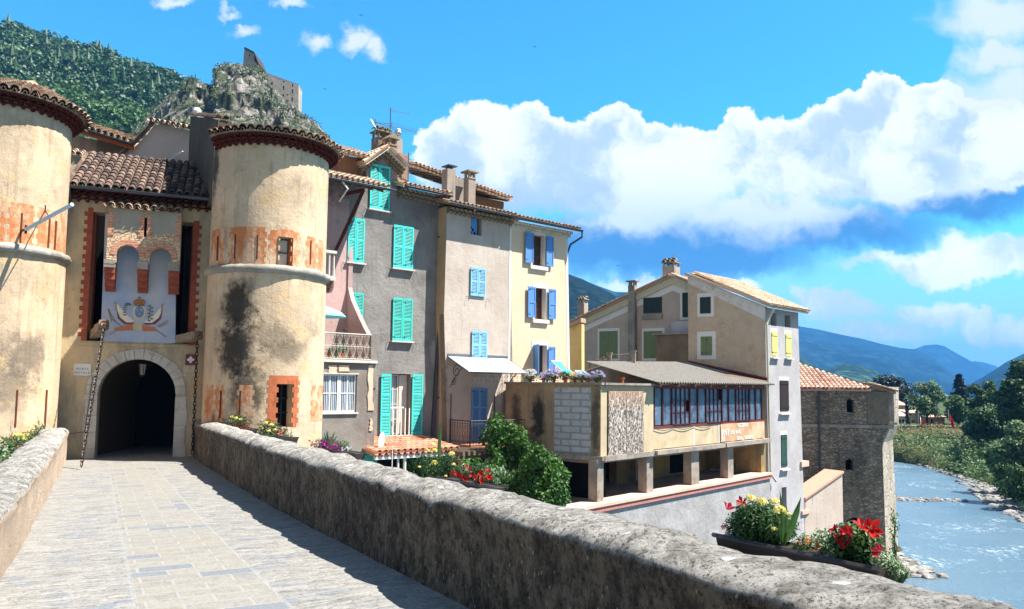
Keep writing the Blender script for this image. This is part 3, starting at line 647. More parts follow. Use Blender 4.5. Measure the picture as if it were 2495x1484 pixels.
def tower(C, label, zt, ztor, wins, apex, bands, cut=None):
    def gone(a):
        a = (a+math.pi) % (2*math.pi)-math.pi
        return cut is not None and cut[0] < a < cut[1]
    th = thing('round_tower', label, 'tower', (C.x, C.y, -9.5))
    # body with window holes: build by angular strips
    z0 = -9.5; NA = 96; RL_ = TR+.03
    zs = sorted(set([z0, -4, -2, ztor, zt+.25]+[x for wdw in wins for x in (wdw[2], wdw[3])])); mb = MB()
    f = lambda a, z, r: V((C.x+r*math.sin(a), C.y-r*math.cos(a), z))
    edges = sorted(set([-math.pi+2*math.pi*i/NA for i in range(NA+1)]+[x for wdw in wins for x in (wdw[0], wdw[1])]))
    for i in range(len(edges)-1):
        a, b_ = edges[i], edges[i+1]; am = (a+b_)/2
        for j in range(len(zs)-1):
            p, q = zs[j], zs[j+1]; zm = (p+q)/2
            if any(wd[0] < am < wd[1] and wd[2] < zm < wd[3] for wd in wins): continue
            r1 = TR if p >= ztor-.001 else TR+.03+max(0, (-2-p))*.03; r2 = TR if q > ztor+.001 else TR+.03+max(0, (-2-q))*.03
            if p < ztor and q <= ztor+.001: r2 = TR+.03+max(0, (-2-q))*.03
            mb.add([f(a, p, r1), f(b_, p, r1), f(b_, q, r2), f(a, q, r2)], [(0, 1, 2, 3)], .5)
    for wd in wins:
        a, b_, p, q = wd[:4]; ri = TR-.38
        mb.add([f(a, p, TR+.03), f(a, q, TR+.03), f(a, q, ri), f(a, p, ri)], [(0, 1, 2, 3)], .5); mb.add([f(b_, p, TR+.03), f(b_, q, TR+.03), f(b_, q, ri), f(b_, p, ri)], [(0, 1, 2, 3)], .5)
        mb.add([f(a, p, TR+.03), f(b_, p, TR+.03), f(b_, p, ri), f(a, p, ri)], [(0, 1, 2, 3)], .5); mb.add([f(a, q, TR+.03), f(b_, q, TR+.03), f(b_, q, ri), f(a, q, ri)], [(0, 1, 2, 3)], .5)
    mb.build('wall', M_TOWER, th, smooth=False)
    for p in sc.objects[-1].data.polygons if False else []: pass
    # torus band
    mb = MB(); vs = []; NB = 80; K = 8
    for i in range(NB):
        a = 2*math.pi*i/NB
        for k in range(K):
            g = 2*math.pi*k/K; rr = .125+noise.noise(V((a*4, k*.5, C.x)))*.03+noise.noise(V((a*14, k*.9, C.x)))*.015; vs.append(f(a, ztor+rr*math.sin(g)*.95, TR+.0+rr*math.cos(g)*1.2))
    mb.add(vs, [(i*K+k, ((i+1) % NB)*K+k, ((i+1) % NB)*K+(k+1) % K, i*K+(k+1) % K) for i in range(NB) for k in range(K)]); mb.build('torus_moulding', M_STONE, th, smooth=True)
    # eaves of three corbelled tile courses
    mb = MB()
    for k in range(3):
        ro = TR+.085*(k+1); zz = zt+k*.085; n = int(2*math.pi*ro/.21)
        for i in range(n):
            a = 2*math.pi*i/n
            if gone(a): continue
            e = V((math.cos(a), math.sin(a), 0)); out = V((math.sin(a), -math.cos(a), 0))
            mb.barrel(C+out*ro+V((0, 0, zz)), C+out*(TR-.05)+V((0, 0, zz)), e, V((0, 0, 1)), .10, .085, .02)
        vs = [f(2*math.pi*i/64, z, r) for z, r in ((zz+.06, TR-.05), (zz+.06, ro-.01), (zz+.086, ro-.01)) for i in range(64)]
        mb.add(vs, [(j*64+i, j*64+(i+1) % 64, (j+1)*64+(i+1) % 64, (j+1)*64+i) for j in range(2) for i in range(64) if not gone(2*math.pi*(i+.5)/64)], .4)
    mb.build('eaves', M_EAVERED, th)
    # roof: tiles running from the curved eave up to the apex behind
    mb = MB(); zr = zt+.31; ro = TR+.31; n = 54
    for i in range(n):
        a = 2*math.pi*i/n
        if gone(a): continue
        p = f(a, zr, ro)+V((0, 0, R_.uniform(-.015, .015))); to = (apex-p)
        L_ = to.length; up = to.normalized(); e = V((math.cos(a), math.sin(a), 0)); nn = e.cross(up).normalized()
        if nn.z < 0: nn = -nn
        for j in range(int(min(L_*.8, 3.4)/.3)):
            k0 = 1-j*.3/L_; w0 = .108*k0
            if k0 < .45 and i % 2: continue
            a_ = p+up*(j*.3-.05+R_.uniform(-.02, .02)); mb.barrel(a_+nn*.05, a_+up*.35+nn*.02, e, nn, w0, w0*.88, rnd=R_.random())
            p2 = f(a+math.pi/n, zr, ro); 
            if j < 2:
                u2 = (apex-p2).normalized(); b2 = p2+u2*(j*.3-.05); mb.barrel(b2+nn*.07, b2+u2*.34+nn*.06, e, -nn, w0, w0*.9, seg=3)
    vs = [f(2*math.pi*i/64, zr, ro-.03) for i in range(64)]+[apex]; mb.add(vs, [(i, (i+1) % 64, 64) for i in range(64) if not gone(2*math.pi*(i+.5)/64)], .3)
    mb.add([f(2*math.pi*i/64, z, r) for z, r in ((zr-.08, TR), (zr, ro-.03)) for i in range(64)], [(i, (i+1) % 64, 64+(i+1) % 64, 64+i) for i in range(64) if not gone(2*math.pi*(i+.5)/64)], .3)
    mb.build('roof', M_TILE, th)
    for (a0, a1, z0_, z1_, kind) in bands:
        mb = MB()
        if kind == 'patch': patch_strip(mb, C, TR+(.03 if z1_ < ztor else 0), a0, a1, z0_, z1_, t=.004); mb.build('painted_brick_patch', M_PATCH, th)
        if kind == 'orange': patch_strip(mb, C, TR+(.03 if z1_ < ztor else 0), a0, a1, z0_, z1_, t=.006); mb.build('painted_brick_patch', M_ORANGE, th)
        if kind == 'slit': patch_strip(mb, C, TR+(.03 if z1_ < ztor else 0), a0, a1, z0_, z1_, 9, 0, t=.014); mb.build('false_arrow_slit', M_SLIT, th)
    return th
def AN(C, px, py): return cang(C, TR, px, py)
zt = cyl_pt(TC, TR, 600, 352).z-.02; ztor = cyl_pt(TC, TR+.1, 640, 653).z
w1 = (AN(TC, 678, 600)[0], AN(TC, 713, 600)[0], AN(TC, 690, 648)[1], AN(TC, 690, 577)[1]); w2 = (AN(TC, 672, 985)[0], AN(TC, 713, 985)[0], AN(TC, 690, 1041)[1], AN(TC, 690, 936)[1])
zu0 = ztor+.09; zu1 = AN(TC, 600, 552)[1]
bands = []
for (x0, x1, kd) in ((516, 546, 'patch'), (560, 600, 'patch'), (603, 645, 'patch'), (748, 770, 'patch'), (776, 787, 'patch')):
    bands.append((AN(TC, x0, 600)[0], AN(TC, x1, 600)[0], zu0, zu1 - (0 if x0 < 700 else .1), kd))
for x in (531, 573, 627, 757): bands.append((AN(TC, x-1.5, 600)[0], AN(TC, x+1.5, 600)[0], zu0+.15, zu1-.2, 'slit'))
bands += [(w1[0]-.13, w1[0], zu0, w1[3]+.16, 'patch'), (w1[1], w1[1]+.12, zu0, w1[3]+.16, 'patch'), (w1[0]-.01, w1[1]+.01, w1[3], w1[3]+.2, 'patch')]
zl0 = AN(TC, 600, 1030)[1]; zl1 = AN(TC, 600, 938)[1]
for (x0, x1) in ((488, 520), (528, 545), (582, 615), (757, 787)): bands.append((AN(TC, max(x0, 503), 980)[0], AN(TC, x1, 980)[0], zl0, zl1, 'patch'))
for x in (540, 586): bands.append((AN(TC, x-1.7, 980)[0], AN(TC, x+1.7, 980)[0], zl0+.1, zl1-.15, 'slit'))
bands += [(w2[0]-.12, w2[0], w2[2]+.1, w2[3]+.05, 'orange'), (w2[1], w2[1]+.07, w2[2], w2[3]+.05, 'orange'), (w2[0]-.12, w2[1]+.08, w2[3], w2[3]+.22, 'orange')]
apR = V((-8.6, 24.9, 8.2))
tw = tower(TC, 'right round ochre tower with black-stained render, upper shuttered window and red tiled eaves', zt, ztor, [w1, w2], apR, bands, (-2.5, -.80))
f_ = lambda a, z, r: V((TC.x+r*math.sin(a), TC.y-r*math.cos(a), z))
for nm, wd, mt in (('window', w1, M_WHITE), ('window', w2, M_DARK)):
    mb = MB(); a, b_, p, q = wd; r = TR-.3
    mb.add([f_(a-.02, p, r), f_(b_+.02, p, r), f_(b_+.02, q, r), f_(a-.02, q, r)], [(0, 1, 2, 3)]); wo = mb.build(nm, mt, tw)
    mb = MB()
    am = (a+b_)/2
    fr = M_BLACK if nm and wd is w2 else M_WOODOLD
    for (u0, u1) in ((a, a+.02), (b_-.02, b_)) if wd is w1 else ((am-.012, am+.012),):
        mb.add([f_(u0, p, r+.05), f_(u1, p, r+.05), f_(u1, q, r+.05), f_(u0, q, r+.05), f_(u0, p, r+.02), f_(u1, p, r+.02), f_(u1, q, r+.02), f_(u0, q, r+.02)], [(0, 1, 2, 3), (0, 3, 7, 4), (1, 5, 6, 2)])
    for zz in ([p+.02, (p+q)/2, q-.03] if wd is w1 else [p+(q-p)*k/3 for k in (1, 2)]):
        mb.add([f_(a, zz-.015, r+.055), f_(b_, zz-.015, r+.055), f_(b_, zz+.015, r+.055), f_(a, zz+.015, r+.055), f_(a, zz-.015, r+.02), f_(b_, zz-.015, r+.02)], [(0, 1, 2, 3), (0, 4, 5, 1)])
    mb.build('window_frame', fr, tw)
    if wd is w1:   # orange painted reveal
        mb = MB(); mb.add([f_(b_-.004, p, TR+.02), f_(b_-.004, q, TR+.02), f_(b_-.004, q, TR-.28), f_(b_-.004, p, TR-.28)], [(0, 1, 2, 3)]); mb.build('painted_reveal', M_ORANGE, tw)
# drain holes in the eaves
# rear block of the right tower with sloping verge
mb = MB(); A = V((-7.93, 20.42, 0)); _q = atY(463, 300, 24.5); B_ = V((_q.x, _q.y, 0)); dA = (B_-A)
PLb = Pl(A.x, A.y, dA.y/dA.x); s1 = (B_-A).dot(PLb.d); zA, zB = atY(528, 291, 20.42).z, atY(462, 283, 24.5).z
mb.poly(PLb, [[(0, 4.85), (0, zA), (s1, zB), (s1, 4.85)]] if s1 > 0 else [[(s1, 4.85), (s1, zB), (0, zA), (0, 4.85)]], -.35, 0)
mb.add([B_+V((0, 0, -9)), B_+V((0, 0, zB)), B_+V((3.4, 1.3, zB-.35)), B_+V((3.4, 1.3, -9))], [(0, 1, 2, 3)])
mb.build('rear_wall', stucco('dark_brown_render', rgb(104, 92, 78), rgb(84, 76, 66), rgb(44, 40, 36), .7, .7), tw)  # rear block gets its own darker grey-brown render
mb = MB(); q = V((0, 0, 1)); dd = (B_+V((0, 0, zB))-(A+V((0, 0, zA)))); L_ = dd.length; dd.normalize(); e = dd.cross(V((0, 0, 1))).normalized(); nn = e.cross(dd).normalized(); nn = nn if nn.z > 0 else -nn
for off in (0, .2):
    for j in range(int(L_/.3)):
        a_ = A+V((0, 0, zA+.02))+dd*(j*.3)+V((.9, .33, 0)).normalized()*off*1; mb.barrel(a_+nn*.03, a_+dd*.35+nn*.01, e, nn, .1, .088)
mb.build('verge_tiles', M_TILE, tw)
ztL = cyl_pt(TL, TR, 150, 300).z+.0; ztorL = cyl_pt(TL, TR+.1, 120, 617).z
bl_ = []
for (x0, x1) in ((0, 8), (22, 78), (92, 160)): bl_.append((AN(TL, x0, 580)[0], AN(TL, x1, 580)[0], ztorL+.09, AN(TL, 60, 497)[1], 'patch'))
for x in (50, 118, 134): bl_.append((AN(TL, x-2, 580)[0], AN(TL, x+2, 580)[0], ztorL+.15, AN(TL, 60, 520)[1], 'slit'))
for x in (39, 109): bl_.append((AN(TL, x-2, 980)[0], AN(TL, x+2, 980)[0], AN(TL, x, 1040)[1], AN(TL, x, 950)[1], 'slit'))
tl2 = tower(TL, 'left round ochre tower with flaking orange paint and a pole fixed on it', ztL, ztorL, [], V((-14.2, 22.4, ztL+2.4)), bl_)
# ------------------------------------------------------------------ drawbridge arms and chains
M_BEAM = paint('silvered_oak', rgb(150, 138, 122), .9, .9, .1, sc_=11); M_IRONR = paint('rusted_iron', rgb(120, 70, 50), .6, .6, .3, .4, sc_=30)
def arm(bx, by, ex, ey, ox, label):
    t = thing('drawbridge_arm', label, 'beam', G.w(*G.uv(bx, by), -.3))
    a = G.w(*G.uv(bx, by), -.3); P = G.off(ox); b_ = P.w(*P.uv(ex, ey)); mb = MB(); d = (b_-a); L_ = d.length; d.normalize(); e = d.cross(V((0, 0, 1))).normalized(); u_ = e.cross(d)
    vs = []; K = 10
    for i in range(K+1):
        c = a+d*(L_*i/K)
        for (p, q) in ((-1, -1), (-.4, -1.15), (1, -1), (1.1, .3), (1, 1), (-.2, 1.1), (-1, 1), (-1.1, 0)):
            k = .105+noise.noise(c*5+V((p, q, 0)))*.02; vs.append(c+e*p*k+u_*q*k)
    mb.add(vs, [(i*8+k, i*8+(k+1) % 8, i*8+8+(k+1) % 8, i*8+8+k) for i in range(K) for k in range(8)]+[tuple(range(K*8, K*8+8))]); mb.build('oak_beam', M_BEAM, t)
    mb = MB(); c = b_-d*.05
    for s_ in (-.06, .03): mb.tube([c+d*s_+(e*math.cos(g)+u_*math.sin(g))*.15 for g in [math.pi/4+math.pi/2*k for k in range(5)]], .014, 5)
    mb.tube([b_+d*.02+e*.09*math.cos(g)+u_*.09*math.sin(g) for g in [2*math.pi*k/12 for k in range(13)]], .012, 5); mb.tube([b_-d*.02, b_+d*.07], .03, 6); mb.build('iron_strap', M_IRONR, t)
    return b_
def chain(a, b_, label, link=.15):
    mb = MB(); d = b_-a; L_ = d.length; n = int(L_/(link*.72))
    sag = .05
    for i in range(n):
        t0 = (i+.5)/n; c = a+d*t0-V((0, 0, 1))*0+BD*sag*4*t0*(1-t0); dd = d.normalized(); e = dd.cross(V((0, 1, 0))).normalized(); u_ = e.cross(dd)
        s_ = e if i % 2 else u_; s_ = s_
        pts = []
        for k in range(11):
            g = 2*math.pi*k/10; pts.append(c+dd*math.cos(g)*link*.5+s_*math.sin(g)*.034)
        mb.tube(pts, .0135, 5, cap=False)
    tag(mb.build('chain', M_CHAIN, loc=b_), label, 'chain', )
e1 = arm(222, 818, 254, 790, 1.0, 'rough oak drawbridge arm end poking from the dark left slot beside the coat of arms')
e2 = arm(424, 828, 484, 817, 1.0, 'rough oak drawbridge arm reaching from the right slot, top edge bright in the sun')
a1 = e1+V((0, 0, -.12)); q = groundpt(198, 1136, -1.93); chain(a1, q, 'slanting iron chain hanging from the left drawbridge arm down to the paving')
a2 = e2+V((-.03, 0, -.12)); q2 = groundpt(487, 1128, -1.93); q2 = bridge_pt(.55, RR-.04, -1.93); chain(a2, q2, 'iron chain hanging from the right drawbridge arm in front of the red monument sign')
# ------------------------------------------------------------------ signs, lantern, pole
def text(body, mat, par, pl, s, z, o, size, align='CENTER', name='lettering', font_sx=1.0, tilt=0, offset=0):
    cu = bpy.data.curves.new('lettering', 'FONT'); cu.body = body; cu.size = size; cu.align_x = align; cu.align_y = 'CENTER'; cu.extrude = .002; cu.offset = offset; cu.space_line = 1.15
    ob = bpy.data.objects.new('tmp', cu); sc.collection.objects.link(ob); dg = bpy.context.evaluated_depsgraph_get()
    me = bpy.data.meshes.new_from_object(ob.evaluated_get(dg)); bpy.data.objects.remove(ob)
    M = Matrix((pl.d, V((0, 0, 1)), pl.n)).transposed().to_4x4()@Matrix.Rotation(tilt, 4, 'Z')@Matrix.Diagonal((font_sx, 1, 1, 1)); base = V(par['_b'])
    me.transform(Matrix.Translation(pl.w(s, z, o)-base)@M); me.materials.clear(); me.materials.append(mat)
    for p in me.polygons: p.material_index = 0
    o_ = bpy.data.objects.new(name, me); sc.collection.objects.link(o_); o_['_b'] = tuple(base); o_.parent = par; return o_
def sign(x0, y0, x1, y1, label, name, mat, th=.025):
    a, b_, c, d = G.rect(x0, y0, x1, y1); t = thing(name, label, 'sign', G.w((a+b_)/2, (c+d)/2, .01)); mb = MB(); mb.box(G, a, b_, c, d, .003, .003+th); mb.build('plate', mat, t); return t, a, b_, c, d
M_PLATE = paint('white_enamel', rgb(222, 222, 224), .4, .1); M_GREYTXT = paint('grey_lettering', rgb(120, 116, 120), .7, .1); M_MAROON = paint('maroon_enamel', rgb(118, 48, 58), .4, .1); M_PLEX = paint('milky_plexiglass', rgb(190, 178, 152), .3, .1, .5)
t, a, b_, c, d = sign(180, 886, 222, 915, 'small white sign reading PORTE ROYALE left of the arch', 'wall_sign', M_PLATE)
text('PORTE\nROYALE', M_GREYTXT, t, G, (a+b_)/2, (c+d)/2-.035, .029, .085, font_sx=1.15); text('~', M_GREYTXT, t, G, (a+b_)/2, d-.05, .029, .07)
mb = MB(); [mb.box(G, x-.006, x+.006, z-.006, z+.006, .028, .033) for x in (a+.03, b_-.03) for z in (c+.03, d-.03)]; mb.build('screw', M_GREYTXT, t)
t, a, b_, c, d = sign(452, 864, 477, 889, 'square maroon plaque with a white looped monument emblem right of the arch', 'monument_sign', M_MAROON)
cx, cz = (a+b_)/2, (c+d)/2; r = (b_-a)/2*.72; pts = []
for i in range(32):
    g = 2*math.pi*i/32; k = r*(.62+.38*abs(math.cos(2*g))**1.5); pts.append((cx+k*math.cos(g), cz+k*math.sin(g)))
mb = MB(); mb.poly(G, [pts, [(cx+r*.12*math.cos(2*math.pi*i/10), cz+r*.12*math.sin(2*math.pi*i/10)) for i in range(10)]], .02, .031)
mb.box(G, cx-r*1.05, cx+r*1.05, cz-.008, cz+.008, .02, .030); mb.box(G, cx-.008, cx+.008, cz-r*1.05, cz+r*1.05, .02, .0305); mb.build('emblem', M_PLATE, t)
t, a, b_, c, d = sign(447, 892, 475, 917, 'small translucent plaque numbered 2 below the maroon plaque', 'information_sign', M_PLEX, .012)
text('2', M_GREYTXT, t, G, (a+b_)/2+.02, d-.065, .016, .11); text('Pont et entrée\nfortifiée', M_GREYTXT, t, G, (a+b_)/2, c+.075, .016, .045)
# lantern hanging in the arch
PI_ = G.off(-.9); lc = PI_.w(*PI_.uv(347, 897)); t = thing('hanging_lantern', 'dark four-sided iron lantern hanging inside the gate arch', 'lantern', lc)
mb = MB(); mb.tube([lc+V((0, 0, .2)), lc+V((0, 0, .75))], .01, 5)
for k in range(4):
    g = math.pi/4+k*math.pi/2; mb.tube([lc+V((.11*math.cos(g), .11*math.sin(g), .12)), lc+V((.07*math.cos(g), .07*math.sin(g), -.2))], .01, 5)
mb.tube([lc+V((0, 0, .12)), lc+V((0, 0, .2))], .14, 4, r1=.04); mb.tube([lc+V((0, 0, -.24)), lc+V((0, 0, -.2))], .05, 4, r1=.08); mb.build('iron_frame', M_BLACK, t)
mb = MB(); mb.tube([lc+V((0, 0, -.19)), lc+V((0, 0, .11))], .06, 4, r1=.10); mb.build('glass_pane', paint('frosted_glass', rgb(190, 190, 180), .3, .1), t)
# white metal pole on the left tower
pa = cyl_pt(TL, TR, 52, 562); dp_ = V((math.sin(AN(TL, 52, 562)[0]), -math.cos(AN(TL, 52, 562)[0]), 0))
pb = atY(176, 498, pa.y-.9+.0); t = thing('metal_pole', 'pale blue-white metal pole slanting off the left tower', 'pole', pa)
mb = MB(); mb.tube([pa+dp_*.25, pb], .045, 10); mb.build('tube', paint('pale_blue_metal', rgb(196, 214, 222), .5, .15), t)
mb = MB(); mb.tube([pa-dp_*.02, pa+dp_*.3], .03, 6); mb.tube([pa+dp_*.25+V((0, 0, -.1)), pa+dp_*.25+V((0, 0, .1))], .03, 6)
m_ = (pa*.45+pb*.55); qq = cyl_pt(TL, TR, 110, 512); mb.tube([qq, m_], .014, 5); mb.tube([qq+V((0, 0, .12)), qq+V((0, 0, -.05))], .02, 5); mb.build('bracket', M_BLACK, t)
# black hose at the left foot of the gate
mb = MB(); a = [G.w(-.98-.02*k, 0.1-.24*k, .03) for k in range(7)]+[G.w(-1.25, -1.35, .08), G.w(-1.45, -1.38, .12), G.w(-1.62, -1.30, .15)]

mb.tube(a, .012, 6); tag(mb.build('cable', paint('grey_cable', rgb(110, 104, 98), .8, .3), loc=a[0]), 'thin grey cable running down the wall left of the arch', 'cable')
# ------------------------------------------------------------------ the row of tall houses
M_GREYW = stucco('grey_cement_render', rgb(150, 146, 142), rgb(132, 128, 124), rgb(84, 80, 76), .45, .3, .8, .8, blobs=[
    (RW.w(-3.75, 1.2, 0), (.25, .25, .6), .8, rgb(176, 172, 168)), (RW.w(-4.4, 6.6, 0), (.9, .9, .8), .6, rgb(96, 92, 92))])
M_BEIGEW = stucco('pale_beige_render', rgb(198, 186, 175), rgb(186, 172, 160), rgb(150, 138, 124), .35, .2, .9, .5, blobs=[
    (RB.w(-3.9, -.3, 0), (.45, .45, 1.4), .8, rgb(104, 104, 108)), (RB.w(-3.6, 1.1, 0), (.5, .5, .5), .4, rgb(150, 140, 128))])
M_TANW = stucco('tan_render', rgb(196, 168, 132), rgb(180, 156, 124), amt=.2, streak=.2)
M_YELW = stucco('pale_yellow_render', rgb(226, 200, 172), rgb(220, 192, 164), rgb(190, 166, 126), .25, .16, .7, .25, grit=.1)
M_YELD = stucco('warm_yellow_render', rgb(236, 206, 140), rgb(226, 196, 130), amt=.15)
M_PINKW = stucco('pink_render', rgb(196, 164, 158), rgb(180, 152, 148), rgb(110, 98, 96), .3, .2, .8, .4, blobs=[(V((-6.6, 27.5, 7.2)), (1.5, 2.5, 1.6), .85, rgb(92, 88, 88)), (V((-5.6, 26.2, .6)), (1.0, 1.2, .7), .7, rgb(214, 160, 140))])
M_LOWGREY = stucco('patched_grey_render', rgb(148, 140, 132), rgb(128, 118, 110), rgb(96, 88, 80), .3, .25, .9, .5)
M_QW = paint('white_lime_band', rgb(226, 222, 216), .9, .15, .1)
M_TURQ = paint('turquoise_shutter_paint', rgb(74, 206, 200), .5, .2); M_TURQ2 = paint('sea_green_shutter_paint', rgb(74, 196, 182), .5, .25)
M_LBLUE = paint('pale_blue_shutter_paint', rgb(134, 192, 226), .5, .2); M_BLUE = paint('blue_shutter_paint', rgb(92, 148, 204), .5, .2); M_BLUE2 = paint('cornflower_shutter_paint', rgb(96, 144, 204), .5, .2)
M_SILL = paint('pale_sill', rgb(206, 200, 190), .8, .3); M_BROWNW = paint('varnished_brown_frame', rgb(110, 60, 40), .5, .4)
def shutter(par, pl, s0, s1, z0, z1, mat, o=.03, panels=2, louvre=True, name='shutter', planks=False, diag=0, hinge=True):
    """one leaf; slats are real"""
    mb = MB(); w_ = s1-s0; fw = min(.055, w_*.16); th = .035
    bx = lambda a, b_, c, d, oa, ob, r=None: mb.box(pl, a, b_, c, d, oa, ob, r)
    if planks:
        k = max(2, int(w_/.13))
        for i in range(k): bx(s0+w_*i/k+.003, s0+w_*(i+1)/k-.003, z0, z1, o, o+th*.8+R_.uniform(0, .004))
        for zz in (z0+.15, z1-.2): bx(s0+.02, s1-.02, zz, zz+.07, o+th*.8, o+th*.8+.02)
    else:
        bx(s0, s0+fw, z0, z1, o, o+th, .1); bx(s1-fw, s1, z0, z1, o, o+th, .1)
        h = (z1-z0); ph = (h-fw*1.4*(panels+1))/panels; z = z0
        for k in range(panels+1): bx(s0+fw, s1-fw, z, z+fw*1.4, o, o+th-.002, .1); z += ph+fw*1.4
        for k in range(panels):
            za = z0+fw*1.4+k*(ph+fw*1.4)
            if louvre:
                n = max(3, int(ph/.05))
                for j in range(n):
                    zc_ = za+ph*(j+.5)/n; a = s0+fw; b_ = s1-fw; hh = ph/n*.62
                    c = [pl.w(a, zc_-hh/2, o+.002), pl.w(b_, zc_-hh/2, o+.002), pl.w(a, zc_+hh/2-.006, o+.0), pl.w(b_, zc_+hh/2-.006, o+.0)]
                    c2 = [pl.w(a, zc_-hh/2-.004, o+.028), pl.w(b_, zc_-hh/2-.004, o+.028), pl.w(a, zc_+hh/4-.01, o+.022), pl.w(b_, zc_+hh/4-.01, o+.022)]
                    mb.hexa(c+c2, .2)
            else: bx(s0+fw, s1-fw, za, za+ph, o+.005, o+.018, .6)
    ob = mb.build(name, mat, par)
    if hinge:
        for zz in (z0+.12, z1-.14): mh = MB(); mh.box(pl, s0+.0, s0+.12, zz, zz+.022, o+th+.001, o+th+.006); mh.build('hinge', M_BLACK, ob)
    return ob
def pair(par, pl, x0, y0, x1, y1, mat, o=.03, sill=True, panels=2, planks=False, louvre=True):
    a, b_, c, d = pl.rect(x0, y0, x1, y1); m = (a+b_)/2
    shutter(par, pl, a, m-.006, c, d, mat, o, panels, louvre, planks=planks); shutter(par, pl, m+.006, b_, c, d, mat, o, panels, louvre, planks=planks)
    if sill: mb = MB(); mb.box(pl, a-.06, b_+.06, c-.055, c-.008, -.02, .14); mb.build('sill', M_SILL, par)
    for s_ in (a-.16, b_+.14): mb = MB(); mb.tube([pl.w(s_, c-.06, .0), pl.w(s_, c-.06, .1), pl.w(s_+.02, c-.22, .1)], .008, 4); mb.build('shutter_stay', M_BLACK, par)
    return a, b_, c, d
def window(par, pl, a, b_, c, d, frame, nx=2, ny=3, inset=.16, glass=None, curtain=False, name='window', fw=.05):
    mb = MB(); o = -inset
    mb.box(pl, a, a+fw, c, d, o-.04, o); mb.box(pl, b_-fw, b_, c, d, o-.04, o); mb.box(pl, a+fw, b_-fw, c, c+fw, o-.04, o-.002); mb.box(pl, a+fw, b_-fw, d-fw, d, o-.04, o-.002)
    for i in range(1, nx): x = a+(b_-a)*i/nx; mb.box(pl, x-fw*.45, x+fw*.45, c+fw, d-fw, o-.038, o-.001)
    for j in range(1, ny): z = c+(d-c)*j/ny; mb.box(pl, a+fw, b_-fw, z-.014, z+.014, o-.036, o-.006)
    wo = mb.build(name, frame, par)
    mb = MB(); mb.box(pl, a+fw*.5, b_-fw*.5, c+fw*.5, d-fw*.5, o-.03, o-.022); mb.build('glass', glass or M_GLASS, wo)
    if curtain:
        mb = MB(); n = 26; vs = []
        for i in range(n+1):
            s_ = a+.06+(b_-a-.12)*i/n; vs += [pl.w(s_, c+.05, o-.021+.008*math.sin(i*1.9)), pl.w(s_, d-.05, o-.021+.008*math.sin(i*1.9+.5))]
        mb.add(vs, [(2*i, 2*i+1, 2*i+3, 2*i+2) for i in range(n) if not (n*.42 < i < n*.5)]); mb.build('curtain', M_LACE, wo)
    return wo
def body(par, pl, s0, s1, z0, z1, depth, mat, gap=.9, o=0):
    """the house behind the front wall: side and rear walls, dark core"""
    mb = MB(); mb.box(pl, s0, s0+.3, z0, z1, o-depth, o-.351); mb.box(pl, s1-.3, s1, z0, z1, o-depth, o-.351); mb.box(pl, s0+.3, s1-.3, z0, z1, o-depth, o-depth+.3); mb.build('side_wall', mat, par)
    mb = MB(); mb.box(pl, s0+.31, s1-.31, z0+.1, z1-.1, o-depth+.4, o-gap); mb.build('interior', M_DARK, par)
def slope_roof(par, pl, s0, s1, z, over, length, ang, mat, pitch=.2, back=4.0, tl=None, name='roof', ang2=None):
    P0 = pl.w(s0, z, over); up = (-pl.n*math.cos(ang)+V((0, 0, math.sin(ang)))).normalized()
    mb = MB(); mb.tiles(P0, pl.d, up, s1-s0, tl or length, pitch, .3); q = P0-V((0, 0, .02)); e = pl.d*(s1-s0)
    top = up*length; dn = (-pl.n*math.cos(ang)-V((0, 0, math.sin(ang))))*back
    for (a, b_) in ((q, q+top), (q+top, q+top+dn)):
        mb.hexa([a, a+e, b_, b_+e, a+V((0, 0, -.06)), a+e+V((0, 0, -.06)), b_+V((0, 0, -.06)), b_+e+V((0, 0, -.06))], .3)
    return mb.build(name, mat, par)
# ---- grey house
gy = thing('grey_house', 'tall grey rendered house with turquoise louvred shutters beside the right round tower', 'house', RW.w(-6, -9))
ze = 7.05
fd = RW.rect(950, 911, 999, 1060)
wl = [(-9.5, -9.5), (RW.uv(1048, 1090)[0], -9.5), (RW.uv(1052, 1000)[0], -1.2), (-3.45, ze), (RW.uv(962, 460)[0]+.15, ze), (RW.uv(966, 400)[0], RW.uv(966, 402)[1]), (RW.uv(930, 372)[0], RW.uv(930, 374)[1]), (RW.uv(893, 392)[0], RW.uv(893, 396)[1]), (RW.uv(893, 420)[0], 6.9), (-9.5, 6.9)]
mb = MB(); mb.poly(RW, [wl, [(fd[0], fd[2]), (fd[1], fd[2]), (fd[1], fd[3]), (fd[0], fd[3])]], -.35, 0); mb.build('wall', M_GREYW, gy)
body(gy, RW, -9.5, -3.5, -9.4, 6.8, 7, M_GREYW)
pair(gy, RW, 900, 403, 948, 512, M_TURQ); pair(gy, RW, 846, 532, 886, 640, M_TURQ); pair(gy, RW, 957, 551, 1005, 655, M_TURQ); pair(gy, RW, 846, 713, 883, 800, M_TURQ2); pair(gy, RW, 955, 727, 1003, 831, M_TURQ2)
window(gy, RW, fd[0]+.02, fd[1]-.38, fd[2]+.02, fd[3]-.02, M_SILL, 2, 4, .22, curtain=True, name='french_window')
mb = MB(); mb.box(RW, fd[1]-.36, fd[1]-.02, fd[2]+.03, fd[3]-.03, -.26, -.2); mb.build('open_window_leaf', M_SILL, gy)
a, b_, c, d = RW.rect(925, 911, 950, 1062); shutter(gy, RW, a, b_-.01, c, d, M_TURQ, .05, 3); a2, b2, c2, d2 = RW.rect(1001, 912, 1027, 1058); shutter(gy, RW, a2, b2, c2, d2, M_TURQ, .05, 3)
mb = MB(); zt_ = fd[2]+.95
mb.box(RW, fd[0], fd[1]-.3, zt_, zt_+.05, .02, .07)
